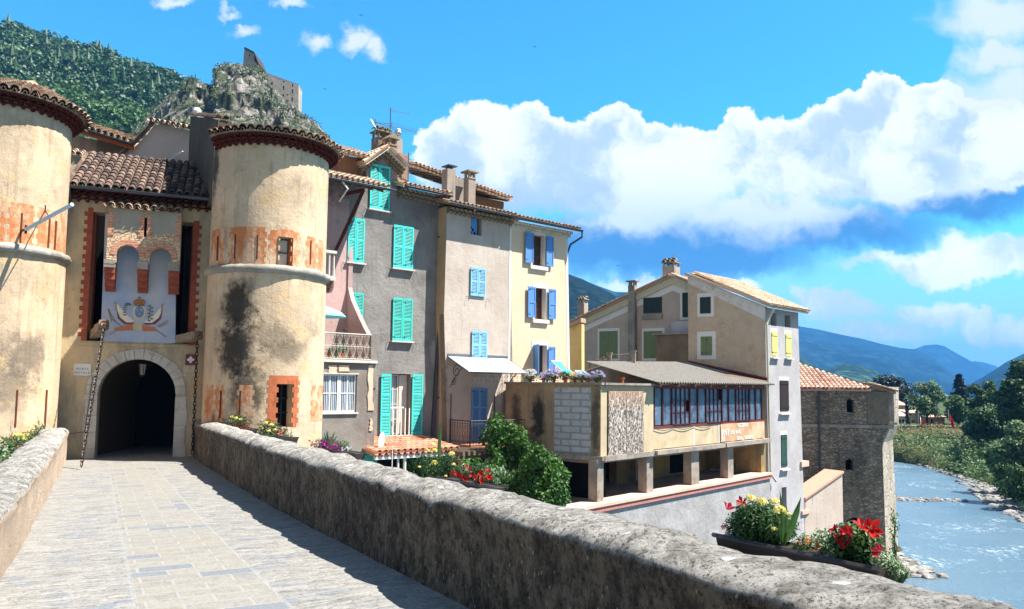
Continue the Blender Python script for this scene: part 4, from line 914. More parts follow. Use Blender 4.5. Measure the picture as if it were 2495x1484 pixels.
for i in range(5): s_ = fd[0]+.1+i*.17; mb.box(RW, s_, s_+.03, fd[2], zt_, .03, .055)
mb.build('window_railing', M_WHITE, gy); mb = MB(); mb.box(RW, fd[0]-.06, fd[1]+.06, fd[2]-.07, fd[2]-.004, -.05, .16); mb.build('sill', M_SILL, gy)
s0 = RW.uv(968, 460)[0]; mb = MB(); mb.genoise(RW, s0, -3.55, ze-.33, 3, .11, .13, .2); mb.build('eaves', M_EAVEGREY, gy)
slope_roof(gy, RW, s0-.1, -3.45, ze+.06, .5, 4, .29, M_TILEPALE, tl=3); gutter(gy, RW.w(s0, ze+.03, .56), RW.w(-3.5, ze-.0, .56))
mb = MB(); mb.tube([RW.w(-3.62, ze-.05, .56), RW.w(-3.6, ze-.35, .3), RW.w(-3.64, ze-.8, .08), RW.w(RW.uv(1068, 760)[0], 2.6, .08), RW.w(RW.uv(1052, 1060)[0], -1.75, .08)], .05, 8)
for z in (5.5, 3.5, 1.5, -.5): mb.tube([RW.w(RW.uv(1067, 900-z*50)[0], z, .08), RW.w(RW.uv(1067, 900-z*50)[0], z+.05, .08)], .07, 8)
mb.build('downpipe', M_GUTTER, gy)
# dormer gable roof
A_, Bq, Cq = RW.uv(880, 402), RW.uv(932, 366), RW.uv(976, 410)
for p, q, nm in ((A_, Bq, 'roof'), (Cq, Bq, 'roof')):
    mb = MB(); P = RW.w(*p, .35); Q = RW.w(*q, .35); L_ = (Q-P).length; up = (Q-P).normalized(); e = -RW.n; mb.tiles(P+V((0, 0, .03)), e, up, 2.6, L_, .2, .3); mb.hexa([P, Q, P+e*2.6, Q+e*2.6]+[x+V((0, 0, -.07)) for x in (P, Q, P+e*2.6, Q+e*2.6)]); mb.build('dormer_roof', M_TILEPALE, gy)
    mb = MB(); n = 7
    for k in range(3):
        for i in range(n):
            c = RW.w(p[0]+(q[0]-p[0])*(i+.5)/n, p[1]+(q[1]-p[1])*(i+.5)/n-.12-.1*(2-k), .32-.11*(2-k)); mb.barrel(c, c-RW.n*(.4-.1*(2-k)), (Q-P).normalized(), V((0, 0, 1)), .09, .09, .02, 4)
    mb.build('dormer_eaves', M_EAVEGREY, gy)
mb = MB(); mb.poly(RW, [RW.D((812, 440), (812, 372), (893, 384), (895, 425))+[]], -2.2, -.15); mb.build('attic_wall', stucco('brown_stained_render', rgb(150, 110, 84), rgb(120, 96, 80), amt=.4, streak=.5), gy)
P = RW.w(*RW.uv(808, 370), .25); Q = RW.w(*RW.uv(905, 392), .25); L_ = (Q-P).length; up = (-RW.n*.9+RW.d*.1+V((0, 0, .36))).normalized()
mb = MB(); mb.tiles(P, (Q-P).normalized(), up, L_, 2.2, .2, .3); mb.hexa([P, Q, P+up*2.2, Q+up*2.2]+[x+V((0, 0, -.07)) for x in (P, Q, P+up*2.2, Q+up*2.2)]); mb.build('attic_roof', M_TILEPALE, gy)
# chimneys of the grey house
M_CHIM = stucco('chimney_render', rgb(160, 134, 116), rgb(140, 118, 104), amt=.4, streak=.4); M_CHIMG = stucco('grey_chimney_render', rgb(168, 156, 144), rgb(150, 140, 130), amt=.3, streak=.4)
def chimney(par, pl, x0, y0, x1, y1, o, mat, cap='flat', label=None, depth=.5, zbot=None):
    P = pl.off(o); a, b_, c, d = P.rect(x0, y0, x1, y1); c = zbot if zbot is not None else c-.6; mb = MB(); dd = depth
    hv = .22
    if cap == 'none': mb.box(P, a, b_, c, d, -dd, 0)
    else:
        mb.box(P, a, b_, c, d-hv, -dd, 0)
        for (p, q) in ((a+.03, 0), (b_-.1, 0), (a+.03, 1), (b_-.1, 1)): mb.box(P, p, p+.07, d-hv, d, (-dd if q else -.1), (-dd+.1 if q else 0))
        mb.box(P, a+.001, b_-.001, d-hv-.05, d-hv+.002, -dd-.03, .03)
    o_ = mb.build('chimney', mat, par, label=label)
    mb = MB()
    if cap == 'flat': mb.box(P, a-.1, b_+.1, d, d+.06, -dd-.1, .1)
    elif cap == 'tile':
        mb.box(P, a-.06, b_+.06, d, d+.05, -dd-.06, .06)
        for k in range(3):
            for j in (0, 1): c_ = P.w(a-.05+(b_-a+.1)*(k+.5)/3, d+.06+.12*j, .05-.2*j); mb.barrel(c_, c_-P.n*.35, P.d, V((0, 0, 1)), (b_-a)/6, (b_-a)/7, .02)
    elif cap == 'gable': mb.poly(P, [[(a-.08, d), (b_+.08, d), ((a+b_)/2, d+.22)]], -dd-.08, .08)
    if mb.v: mb.build('chimney_cap', M_EAVEGREY, o_)
    return o_, P, a, b_, c, d
chimney(gy, RW, 921, 322, 952, 366, -2.2, M_CHIM, 'tile', 'squat brown chimney with jumbled tile cap'); chimney(gy, RW, 948, 338, 968, 380, -1.6, M_CHIM, 'gable', depth=.4)
chimney(gy, RW, 969, 375, 996, 438, -1.2, M_CHIM, 'none', depth=.6)
o_, P, a, b_, c, d = chimney(gy, RW, 966, 338, 981, 385, -2.0, M_CHIMG, 'none', depth=.3)
mb = MB(); c_ = P.w((a+b_)/2, d, -.15); mb.tube([c_, c_+V((0, 0, .12))], .12, 10); mb.ball(c_+V((0, 0, .24)), .16, 6, 12, sc3=(1, 1, .8)); mb.tube([c_+V((0, 0, .3)), c_+V((0, 0, .42))], .14, 10, r1=.09); mb.build('steel_cowl', paint('bright_steel', rgb(200, 205, 210), .25, .1, .5, .8), o_)
# ---- beige house
bg_ = thing('beige_house', 'narrow pale beige house with light blue shutters, metal awning and iron balcony', 'house', RB.w(-2, -9))
zb_ = 6.62; hw = RB.rect(1147, 530, 1174, 573)
mb = MB(); mb.poly(RB, [[(RB.uv(1095, 1090)[0], -9.5), (RB.uv(1090, 1000)[0], -1.5), (RB.uv(1082, 760)[0], 2.6), (RB.uv(1088, 560)[0], 5.6), (RB.uv(1088, 492)[0], zb_), (RB.uv(1240, 522)[0], zb_), (RB.uv(1250, 925)[0], .2), (RB.uv(1236, 1080)[0], -2.2), (RB.uv(1230, 1080)[0], -9.5)], [(hw[0], hw[2]), (hw[1], hw[2]), (hw[1], hw[3]), (hw[0], hw[3])]], -.3, 0)
mb.build('wall', M_BEIGEW, bg_)
mb = MB()
L1 = [RB.w(RB.uv(x, y)[0], z, -.002) for x, y, z in ((1088, 492, zb_), (1082, 760, 2.6), (1090, 1000, -1.5), (1095, 1090, -9.5))]; L2 = [V((p.x, p.y, p.z))-RB.n*.55 for p in L1]; mb.add(L1+L2, [(0, 1, 5, 4), (1, 2, 6, 5), (2, 3, 7, 6)]); mb.build('side_wall', M_TANW, bg_)
body(bg_, RB, -3.6, -1.1, -9.4, 6.3, 7, M_BEIGEW)
mb = MB(); mb.box(RB, hw[0], hw[0]+(hw[1]-hw[0])*.72, hw[2], hw[3], -.14, -.11); bd = mb.build('blue_board', M_BLUE2, bg_)
mb = MB()
for (fx, fz) in ((.15, .12), (.5, .12), (.35, .3), (.15, .42)):
    cx, cz = hw[0]+(hw[1]-hw[0])*fx, hw[2]+(hw[3]-hw[2])*fz; mb.poly(RB, [[(cx+.045*math.cos(g), cz+.065*math.sin(g)) for g in [2*math.pi*k/10 for k in range(10)]]], -.112, -.106)
mb.build('vent_hole', M_DARK, bd)
pair(bg_, RB, 1145, 653, 1181, 722, M_LBLUE, sill=False, panels=2); pair(bg_, RB, 1148, 807, 1185, 876, M_LBLUE, sill=False, panels=2); pair(bg_, RB, 1147, 946, 1185, 1083, M_BLUE, sill=False, panels=3)
mb = MB(); mb.genoise(RB, RB.uv(1088, 492)[0], RB.uv(1240, 522)[0], zb_-.26, 2, .11, .13, .2); mb.build('eaves', M_EAVEGREY, bg_)
sR = RB.uv(1088, 492)[0]-.25; slope_roof(bg_, RB, sR, RB.uv(1240, 522)[0], zb_+.04, .45, 4, .29, M_TILE, tl=3); gutter(bg_, RB.w(sR, zb_+.02, .52), RB.w(RB.uv(1240, 522)[0], zb_-.0, .52))
chimney(bg_, RB, 1090, 412, 1110, 470, -2.4, M_CHIMG, 'none', depth=.4, zbot=7.0); chimney(bg_, RB, 1142, 420, 1159, 485, -2.2, M_CHIMG, 'flat', depth=.35, zbot=7.0)
mb = MB(); P = RB.off(-2.6); a, b_, c, d = P.rect(1094, 406, 1106, 413); mb.box(P, a-.1, b_+.1, d, d+.05, -.4, .1); mb.box(P, a+.05, b_-.05, c, d, -.3, -.05); mb.build('chimney_cap', M_GUTTER, bg_)
mb = MB(); P = RB.off(-2.9); a, b_, c, d = P.rect(1110, 435, 1142, 486); mb.box(P, a, b_, 6.9, d, -.6, 0); mb.build('parapet_block', M_CHIMG, bg_)
# awning
aw = RB.rect(1090, 869, 1236, 873); zaw = RB.uv(1160, 871)[1]; AO = 1.45; AF = RB.off(AO); fL, fz = AF.uv(1141, 904); fR = AF.uv(1283, 906)[0]
M_PANEL = paint('galvanised_panel', rgb(206, 210, 214), .45, .2, .4, .2)
mb = MB()
for i in range(3):
    a0 = aw[0]+(aw[1]-aw[0])*i/3+.012; a1 = aw[0]+(aw[1]-aw[0])*(i+1)/3-.012; f0 = fL+(fR-fL)*i/3+.012; f1 = fL+(fR-fL)*(i+1)/3-.012
    c = [RB.w(a0, zaw, .02), RB.w(a1, zaw, .02), RB.w(f0, fz, AO), RB.w(f1, fz, AO)]; mb.hexa(c+[x+V((0, 0, -.02)) for x in c])
an = mb.build('awning_panel', M_PANEL, bg_)
mb = MB()
for i in range(4): mb.tube([RB.w(aw[0]+(aw[1]-aw[0])*i/3, zaw-.0, .02), RB.w(fL+(fR-fL)*i/3, fz-.0, AO)], .018, 4)
mb.tube([RB.w(fL, fz-.02, AO), RB.w(fR, fz-.02, AO)], .022, 4); mb.box(RB, aw[0], aw[1], zaw-.01, zaw+.1, .002, .03); mb.build('awning_frame', M_ZINC, bg_)
def scroll(mb, P, c, r, turns=1.6, ph=0, sgn=1, rad=.009, n=22):
    pts = []
    for i in range(n+1):
        t = i/n; g = ph+sgn*turns*2*math.pi*t; rr = r*(1-.82*t); pts.append(P.w(c[0]+rr*math.cos(g), c[1]+rr*math.sin(g), 0))
    mb.tube(pts, rad, 4, cap=False)
mb = MB(); PP = AF.off(-.03); k = 13
for i in range(k):
    c0_ = fL+.15+(fR-fL-.3)*(i+.5)/k; scroll(mb, PP, (c0_, fz-.17), .085, 1.3, math.pi/2, 1 if i % 2 else -1); scroll(mb, PP, (c0_, fz-.32), .05, 1.1, -math.pi/2, 1 if i % 2 else -1, .007)
mb.tube([PP.w(fL+.1, fz-.06, 0), PP.w(fR-.1, fz-.06, 0)], .01, 4); mb.build('ironwork_frieze', M_BLACK, bg_)
for sx in (aw[0]+.12, aw[1]-.02):
    SP = Pl(RB.w(sx, 0).x, RB.w(sx, 0).y, 0); SP.d = RB.n.copy(); SP.n = -RB.d; SP.p = RB.w(sx, 0); mb = MB()
    scroll(mb, SP, (.42, zaw-.55), .26, 1.5, math.pi*.2, 1, .014); scroll(mb, SP, (.22, zaw-.95), .13, 1.4, math.pi*.4, -1, .012); mb.tube([SP.w(.02, zaw-1.15, 0), SP.w(.3, zaw-.8, 0), SP.w(.75, zaw-.42, 0), SP.w(1.3, fz-.04, 0)], .013, 5)
    for g in range(5): mb.tube([SP.w(.3, zaw-.78, 0), SP.w(.3+.22*math.cos(-.4-g*.5), zaw-.78+.22*math.sin(-.4-g*.5), 0)], .012, 4, r1=.003)
    mb.build('scroll_bracket', M_BLACK, bg_)
# balcony
BO = 1.25; BF = RB.off(BO); b0, bz1 = BF.uv(1146, 1026); b1 = BF.uv(1279, 1024)[0]; bz0 = BF.uv(1146, 1086)[1]; w0 = RB.uv(1102, 1026)[0]
mb = MB(); c = [RB.w(b0, bz0-.12, 0), RB.w(b1, bz0-.12, 0), RB.w(b0, bz0-.12, BO), RB.w(b1, bz0-.12, BO)]; mb.hexa(c+[x+V((0, 0, .1)) for x in c]); mb.build('balcony_slab', paint('terracotta_floor_tile', rgb(190, 120, 90), .8, .4), bg_)
SP = Pl(0, 0, 0); SP.d = RB.n.copy(); SP.n = -RB.d; SP.p = RB.w(b0, 0)
def rail(mb, P, a, b_, z0, z1, step=.145):
    mb.tube([P.w(a, z1, 0), P.w(b_, z1, 0)], .018, 5); mb.tube([P.w(a, z0, 0), P.w(b_, z0, 0)], .014, 4); mb.tube([P.w(a, z1-.1, 0), P.w(b_, z1-.1, 0)], .008, 4)
    n = max(2, int(abs(b_-a)/step))
    for i in range(n+1):
        s_ = a+(b_-a)*i/n; mb.tube([P.w(s_, z0, 0), P.w(s_, z1, 0)], .009, 4)
        if i < n:
            c = s_+(b_-a)/n/2; w_ = abs(b_-a)/n/2; scroll(mb, P, (c, z1-.17), w_*.55, 1.1, math.pi/2, 1, .006, 10); mb.tube([P.w(c-w_*.7, z1-.2, 0), P.w(c+w_*.5, (z0+z1)/2, 0), P.w(c, z0+.22, 0)], .006, 4); mb.tube([P.w(c+w_*.7, z1-.2, 0), P.w(c-w_*.5, (z0+z1)/2, 0), P.w(c, z0+.22, 0)], .006, 4)
            scroll(mb, P, (c, z0+.11), w_*.6, 1.2, -math.pi/2, -1, .007, 10); mb.tube([P.w(c, z0+.1, 0), P.w(c, z0+.32, 0)], .012, 4, r1=.004)
mb = MB(); rail(mb, SP, .03, BO, bz0, bz1); rail(mb, BF, b0, b1, bz0, bz1); mb.tube([BF.w(b0, bz0-.1, 0), BF.w(b0, bz1+.02, 0)], .025, 6); mb.tube([RB.w(b0+.02, bz0, .05), RB.w(b0+.02, bz1+.95, .05)], .018, 6); mb.tube([RB.w(b1-.5, bz0, .05), RB.w(b1-.5, bz1+.9, .05)], .018, 6)
mb.build('balcony_railing', M_BLACK, bg_)
# ---- yellow house
ye = thing('yellow_house', 'pale yellow house at the end of the row with open cornflower blue shutters', 'house', RB.w(1, -9))
y0 = RB.uv(1241, 600)[0]; y1t, y1b = RB.uv(1382, 600)[0], RB.uv(1388, 900)[0]
W = [RB.rect(1297, 573, 1327, 648), RB.rect(1303, 702, 1330, 778), RB.rect(1300, 841, 1332, 914)]
mb = MB(); mb.poly(RB, [[(y0+.004, -9.5), (y1b, -9.5), (y1b, .5), (y1t, 6.55), (y0+.004, 6.55)]]+[[(q[0], q[2]), (q[1], q[2]), (q[1], q[3]), (q[0], q[3])] for q in W], -.3, 0); mb.build('wall', M_YELW, ye)
body(ye, RB, y0+.05, y1t, -9.4, 6.3, 6.5, M_YELW)
mb = MB(); mb.box(RB, y0+.006, y0+.1, 0, 6.3, -.1, .012); mb.poly(RB, [[(y1b-.12, .4), (y1b+.012, .4), (y1t+.012, 6.3), (y1t-.12, 6.3)]], -.3, .012); mb.build('white_corner_band', M_QW, ye)
mb = MB(); mb.poly(RB, [[(y0-.004, 6.22), (y1t+.02, 6.22), (y1t+.02, 6.57), (y0-.004, 6.57)]], -.1, .02); mb.genoise(RB, y0, y1t+.1, 6.3, 2, .11, .13, .17); mb.build('eaves', paint('cream_eaves', rgb(222, 214, 196), .9, .3, .1), ye)
slope_roof(ye, RB, y0, y1t+.35, 6.6, .45, 4, .29, M_TILE, tl=2.6); gutter(ye, RB.w(y0, 6.6, .52), RB.w(y1t+.4, 6.58, .52)); mb = MB(); mb.tube([RB.w(y1t+.36, 6.55, .52), RB.w(y1t+.38, 6.3, .5), RB.w(y1t+.1, 6.0, .1), RB.w(y1t+.04, 5.6, -.05)], .045, 8); mb.build('downpipe', M_GUTTER, ye)
for i, q in enumerate(W):
    wd = q[1]-q[0]
    window(ye, RB, q[0], q[1], q[2], q[3], M_BROWNW, 2, 3, .24, name='window')
    mb = MB(); t = .09
    mb.poly(RB, [[(q[0]-t*1.3, q[2]-.0), (q[0]-t*1.3, q[3]+t*1.8), (q[1]+t, q[3]+t*1.8), (q[1]+t, q[2])], [(q[0], q[2]+.001), (q[1]-.0, q[2]+.001), (q[1], q[3]), (q[0], q[3])]], -.02, .016)
    mb.box(RB, q[1]-.008, q[1]+.0, q[2], q[3], -.24, .0); mb.build('white_surround', M_QW, ye)
    if i < 2: mb = MB(); mb.box(RB, q[0]-.15, q[1]+.12, q[2]-.16, q[2]-.02, -.05, .1); mb.build('sill', M_QW, ye)
R2 = [(1277, 567, 1296, 641, 1328, 577, 1345, 650), (1283, 699, 1301, 774, 1334, 705, 1351, 778), (0, 0, 0, 0, 1333, 845, 1349, 910)]
for i, (a, b_, c, d, e, f, g, h) in enumerate(R2):
    if i < 2: q = RB.rect(a, b_, c, d); shutter(ye, RB, q[0], q[1], q[2], q[3], M_BLUE2, .07, 2, False)
    else:
        S3 = Pl(0, 0, 0); ang = RB.n*.95-RB.d*.32; ang.normalize(); S3.d = ang; S3.n = V((-ang.y, ang.x, 0)); S3.p = RB.w(W[2][0]-.03, 0, .02); shutter(ye, S3, 0, .5, W[2][2], W[2][3], M_BLUE2, 0, 2, False)
    q = RB.rect(e, f, g, h); shutter(ye, RB, q[0], q[1], q[2], q[3], M_BLUE2, .07, 2, False)
# attic shed behind the row
at = thing('attic_shed', 'dark open attic under a tiled roof behind the row eaves', 'roof shed', RW.w(-3, 7))
P = RB.off(-3.4); p0, p1 = P.uv(1000, 404), P.uv(1090, 432); p2 = P.uv(1238, 488)
mb = MB(); mb.box(P, p0[0], p2[0]-.1, 6.8, p2[1]-.4, -3, -.5); mb.build('wall', M_DARK, at)
M_SHED = stucco('old_brown_render', rgb(120, 96, 76), rgb(104, 86, 72), amt=.5, streak=.5)
mb = MB(); mb.box(P, P.uv(1170, 470)[0], p2[0], 6.8, p2[1]-.02, -2.9, -.3); mb.build('brick_wall', M_SHED, at)
zr_ = (p0[1]+p2[1])/2
mb = MB(); A3 = P.w(p0[0], p0[1], .2); B3 = P.w(p2[0]+.1, p2[1], .2); e = (B3-A3).normalized(); up = (-P.n*math.cos(.28)+V((0, 0, math.sin(.28)))).normalized(); mb.tiles(A3+V((0, 0, .04)), e, up, (B3-A3).length, 2.2, .2, .3); c = [A3, B3, A3+up*3.4, B3+up*3.4]; mb.hexa(c+[x+V((0, 0, -.08)) for x in c]); mb.build('roof', M_TILEPALE, at)
mb = MB()
for k in range(9): q = A3+e*((B3-A3).length*(k+.5)/9); mb.tube([q+V((0, 0, -.12)), q+up*2.5+V((0, 0, -.12))], .05, 4)
mb.build('rafter', M_WOODOLD, at)
# antennas
def antenna(x, y0, y1, o, arms, label, base=RW):
    P = base.off(o); s_, zt_ = P.uv(x, y0); zb = P.uv(x, y1)[1]; t = thing('tv_antenna', label, 'antenna', P.w(s_, zb)); mb = MB(); mb.tube([P.w(s_, zb, 0), P.w(s_, zt_, 0)], .022, 6); mb.build('mast', M_ZINC, t)
    for (zz, L_, ang, n, el) in arms:
        mb = MB(); d = (P.d*math.cos(ang)+P.n*math.sin(ang)); c = P.w(s_, zt_-zz, 0); q = d.cross(V((0, 0, 1))) if not el else V((0, 0, 1))*.8+d.cross(V((0, 0, 1)))*.4
        mb.tube([c-d*.2, c+d*L_], .010, 4)
        for i in range(n): g = c+d*(L_*(i+.5)/n); ll = .22-.12*i/n; mb.tube([g-q*ll, g+q*ll], .006, 4)
        mb.build('yagi_arm', M_ZINC, t)
antenna(952, 262, 345, -2.0, [(.1, .8, .2, 6, False), (.75, 1.15, .15, 14, True), (.8, .8, 2.9, 5, False)], 'tall rooftop TV antenna with a long comb arm above the dormer')
antenna(914, 290, 350, -2.2, [(.15, .7, .6, 5, False), (.25, .5, 2.4, 5, True)], 'shorter rooftop TV antenna left of the tall one')
antenna(996, 372, 442, -1.0, [(.55, .5, .1, 5, True)], 'bare mast with small antenna beside the brown chimney stack')
# ---- pink terrace house between the tower and the grey house
pk = thing('pink_terrace_house', 'pink and grey house squeezed behind the tower with wrought railing terrace', 'house', RW.w(-8, -9))
F1 = RW.off(1.65); fe = F1.uv(916, 900)[0]; s_l = F1.uv(786, 900)[0]-3.2; zf = F1.uv(860, 884)[1]; lw = F1.rect(790, 912, 869, 1005); lw = (F1.uv(783, 960)[0], lw[1], lw[2], lw[3])
mb = MB(); mb.poly(F1, [[(s_l, -9.5), (F1.uv(914, 1000)[0], -9.5), (fe, zf), (s_l, zf)], [(lw[0], lw[2]), (lw[1], lw[2]), (lw[1], lw[3]), (lw[0], lw[3])]], -.3, 0); mb.box(F1, s_l, fe-.01, -9.4, zf-.2, -1.6, -.9)
mb.build('lower_wall', M_LOWGREY, pk)
window(pk, F1, lw[0]+.01, (lw[0]+lw[1])/2+.0, lw[2], lw[3], M_WHITE, 2, 2, .05, curtain=True); window(pk, F1, (lw[0]+lw[1])/2+.02, lw[1]-.01, lw[2], lw[3], M_WHITE, 2, 2, .05, curtain=True)
mb = MB(); mb.box(F1, lw[0]-.05, lw[1]+.05, lw[2]-.05, lw[2]-.003, -.05, .06); mb.box(F1, lw[0]-.04, lw[1]+.04, lw[3]+.003, lw[3]+.04, -.05, .04); mb.build('sill', M_SILL, pk)
mb = MB(); mb.box(F1, s_l, fe-.0, zf, zf+.09, -1.75, .1); mb.build('terrace_slab', M_SILL, pk)
pr = F1.uv(905, 815); mb = MB(); mb.poly(F1, [[(pr[0]-.02, zf-.8), (fe+.005, zf-.8), (fe, pr[1]), (pr[0]-.02, pr[1])]], -1.6, .03); mb.build('pier', M_LOWGREY, pk)
mb = MB()
for (x0, x1, y0_, y1_) in ((896, 908, 890, 1000), (900, 906, 1020, 1050), (800, 820, 890, 910), (825, 850, 890, 905)):
    pts = []; n = 9
    for i in range(n+1): pts.append(F1.uv(x1+R_.uniform(-2, 2), y0_+(y1_-y0_)*i/n))
    for i in range(n+1): pts.append(F1.uv(x0+R_.uniform(-2, 2), y1_-(y1_-y0_)*i/n))
    mb.poly(F1, [pts], -.02, .0305+.0*x0)
mb.build('plaster_remnant', stucco('peach_plaster', rgb(226, 196, 170), rgb(214, 184, 160), amt=.1), pk)
# party wall
SW = Pl(0, 0, 0); SW.d = RW.n.copy(); SW.n = -RW.d; fs_ = RW.uv(845, 700)[0]; SW.p = RW.w(fs_, 0)
def sw(px, py): return SW.uv(px, py)
cur = [sw(851, 470), sw(849, 560), sw(850, 640), sw(848, 700), sw(855, 730), sw(870, 765), sw(884, 795), sw(894, 814)]
mb = MB(); mb.poly(SW, [[(-.02, -9), (1.6, -9), (1.6, cur[-1][1])]+cur[::-1]+[(-.02, cur[0][1])]], -.16, 0); mb.build('party_wall', M_PINKW, pk)
mb = MB(); mb.box(RW, fs_-4, fs_-.002, -9, RW.uv(820, 440)[1], .0, .03); mb.build('rear_facade', M_PINKW, pk)
mb = MB(); a = pr[0]; n = 11; P = F1.off(.02); zt_ = P.uv(860, 814)[1]; z0_ = zf+.12; L_ = 3.6; st = .24
mb.tube([P.w(a-L_, zt_, 0), P.w(a, zt_, 0)], .018, 5); mb.tube([P.w(a-L_, z0_, 0), P.w(a, z0_, 0)], .012, 4); zm = (zt_+z0_)/2; mb.tube([P.w(a-L_, zm, 0), P.w(a, zm, 0)], .008, 4)
for i in range(int(L_/st)):
    c = a-.06-st*(i+.5)
    for (za, zc_) in ((z0_, zm), (zm, zt_)):
        for dx_ in (-.1, -.035, .035, .1): mb.tube([P.w(c+dx_, zc_-.05, 0), P.w(c+dx_*.15, za+.05, 0)], .007, 4)
        scroll(mb, P, (c-.06, zc_-.05), .045, 1.1, 0, 1, .006, 9); scroll(mb, P, (c+.06, zc_-.05), .045, 1.1, math.pi, -1, .006, 9); scroll(mb, P, (c-.06, za+.05), .045, 1.1, 0, -1, .006, 9); scroll(mb, P, (c+.06, za+.05), .045, 1.1, math.pi, 1, .006, 9)
mb.build('terrace_railing', M_SILL, pk)
# upper balcony with balusters
P = RW.off(.9); a, b_, c, d = P.rect(780, 614, 817, 672); a -= 1.5
mb = MB(); mb.box(P, a, b_, c-.14, c, -.9, .05); mb.box(P, a, b_+.02, d-.03, d+.06, -.1, .06)
n = int((b_-a)/.16)
for i in range(n+1):
    s_ = b_-.06-i*.16; mb.tube([P.w(s_, c, 0), P.w(s_, c+(d-c)*.3, 0), P.w(s_, c+(d-c)*.55, 0), P.w(s_, d-.03, 0)], .04 if i % 2 else .045, 6, r1=.03)
mb.build('baluster_balcony', M_SILL, pk)
mb = MB(); mb.box(P, a, b_+.02, c-.34, c-.14, -.9, -.1); mb.box(P, b_-.25, b_, c-.5, c-.34, -.9, -.3); mb.build('balcony_corbel', M_SHED, pk)
# timber lean-to roof with raking brace
P = RW.off(1.5); q0, q1 = P.uv(812, 436), P.uv(950, 462); A3 = P.w(q0[0]-1.2, q1[1]+.1, 0); B3 = P.w(q1[0], q1[1], 0)
A3 = P.w(q0[0]-.6, q0[1], 0)
up = (-P.n*math.cos(.36)+V((0, 0, math.sin(.36)))).normalized(); e = (B3-A3).normalized(); L_ = (B3-A3).length
mb = MB(); mb.tiles(A3+V((0, 0, .05)), e, up, L_, 1.5, .2, .3); mb.build('lean_to_roof', M_TILEPALE, pk)
mb = MB(); c = [A3, B3, A3+up*1.6, B3+up*1.6]; mb.hexa(c+[x+V((0, 0, -.06)) for x in c])
for k in range(7): q = A3+e*(L_*(k+.3)/7); mb.tube([q+V((0, 0, -.1)), q+up*1.5+V((0, 0, -.1))], .045, 4)
mb.build('roof_boards', M_WOODOLD, pk)
gutter(pk, A3+P.n*.06, B3+P.n*.06+e*.2, .05); mb = MB(); g0 = A3+e*.9; mb.tube([g0, g0+V((.25, 0, -.25))-P.n*.1, g0-P.n*1.2+V((.5, .1, -.45))], .03, 6); mb.build('downpipe', M_WHITE, pk)
mb = MB(); PB = RW.off(1.2); q = PB.uv(886, 463); b2_ = RW.off(.1).uv(812, 622); mb.tube([PB.w(*q), RW.w(b2_[0], b2_[1], .12)], .075, 4); mb.tube([P.w(P.uv(870, 462)[0], P.uv(870, 462)[1]-.0, -.9), PB.w(*q)], .06, 4); mb.build('raking_brace', M_WOODRED, pk)
# ------------------------------------------------------------------ terrace block and closed restaurant
M_TERR = stucco('dirty_terrace_render', rgb(190, 166, 130), rgb(160, 142, 114), rgb(88, 80, 70), .5, .4, .7, .4, blobs=[
    (T1.w(-2.6, -1.2, 0), (.35, .5, .9), .95, rgb(50, 48, 46)), (T1.w(-2.9, -2.2, 0), (.7, .7, .7), .8, rgb(60, 58, 54)), (T1.w(-3.6, -1.2, 0), (.25, .25, 1.2), .8, rgb(60, 58, 56)), (T1.w(-.2, -1.2, 0), (.22, .22, 1.6), .8, rgb(70, 66, 60))])
M_BLOCK = brickmat('aerated_concrete_block', rgb(190, 194, 198), rgb(178, 184, 188), rgb(158, 156, 150), .52, .24, ms=.03)
M_REST = stucco('cream_restaurant_render', rgb(202, 184, 152), rgb(186, 168, 138), rgb(136, 118, 96), .45, .35, .9, .3)
M_CONC = stucco('old_concrete', rgb(166, 156, 144), rgb(140, 132, 122), rgb(70, 66, 62), .6, .3, 1.4, .6)
M_ROUGH = stucco('rough_cast_wall', rgb(174, 172, 171), rgb(158, 154, 152), rgb(112, 106, 102), .35, .15, 1.0, 1.0)
M_PINKSILL = stucco('pink_brick_sill', rgb(222, 186, 166), rgb(206, 168, 148), rgb(150, 130, 116), .25, .1)
rs = thing('terrace_building', 'abandoned two-storey restaurant with blocked bay, boarded bay, ribbon windows and corrugated roof', 'building', PZ.w(4, -9.5))
ZT = .15; ZM = -2.46; ZS = -4.05
mb = MB(); a0 = T1.uv(1250, 1000)[0]-.35
blk = T1.rect(1350, 944, 1440, 1107)
mb.poly(T1, [[(a0, ZM), (0, ZM), (0, ZT-.08), (a0, ZT-.08)], [(blk[0], blk[2]), (blk[1], blk[2]), (blk[1], blk[3]), (blk[0], blk[3])]], -.3, 0); mb.build('wall', M_TERR, rs)
mb = MB(); mb.box(T1, blk[0], blk[1], blk[2], blk[3], -.25, -.01); mb.build('block_infill', M_BLOCK, rs)
bo = PZ.rect(1480, 953, 1565, 1104)
mb = MB(); s1_ = PZ.uv(1592, 1000)[0]
mb.poly(PZ, [[(.004, ZM), (s1_, ZM), (s1_, ZT-.1), (.004, ZT-.1)], [(bo[0], bo[2]), (bo[1]-.25, bo[2]), (bo[1]-.25, bo[3]), (bo[0], bo[3])]], -.3, 0); mb.build('bay_wall', M_REST, rs)
def osbmat():
    m, n, b = newmat('weathered_strand_board', .95); p = n.pos(); q = n.vm('MULTIPLY', p, (1, 1, .45))
    c = n.sep(n.vor(q, 16, 'F1', 'Color'))[0]; col = n.mix(c, rgb(120, 110, 104), rgb(214, 202, 190)); z = n.sep(p)[2]
    col = n.mix(n.ss(n.noise(q, 24, 4, .7), .46, .56), col, rgb(58, 54, 52)); col = n.mix(n.ss(z, -1.0, 0.0, 0, .45), col, rgb(190, 150, 116)); n.put(b.inputs['Base Color'], col); bump(n, b, c, .8, .02); return m
M_OSB = osbmat(); mid = (bo[0]+bo[1])/2
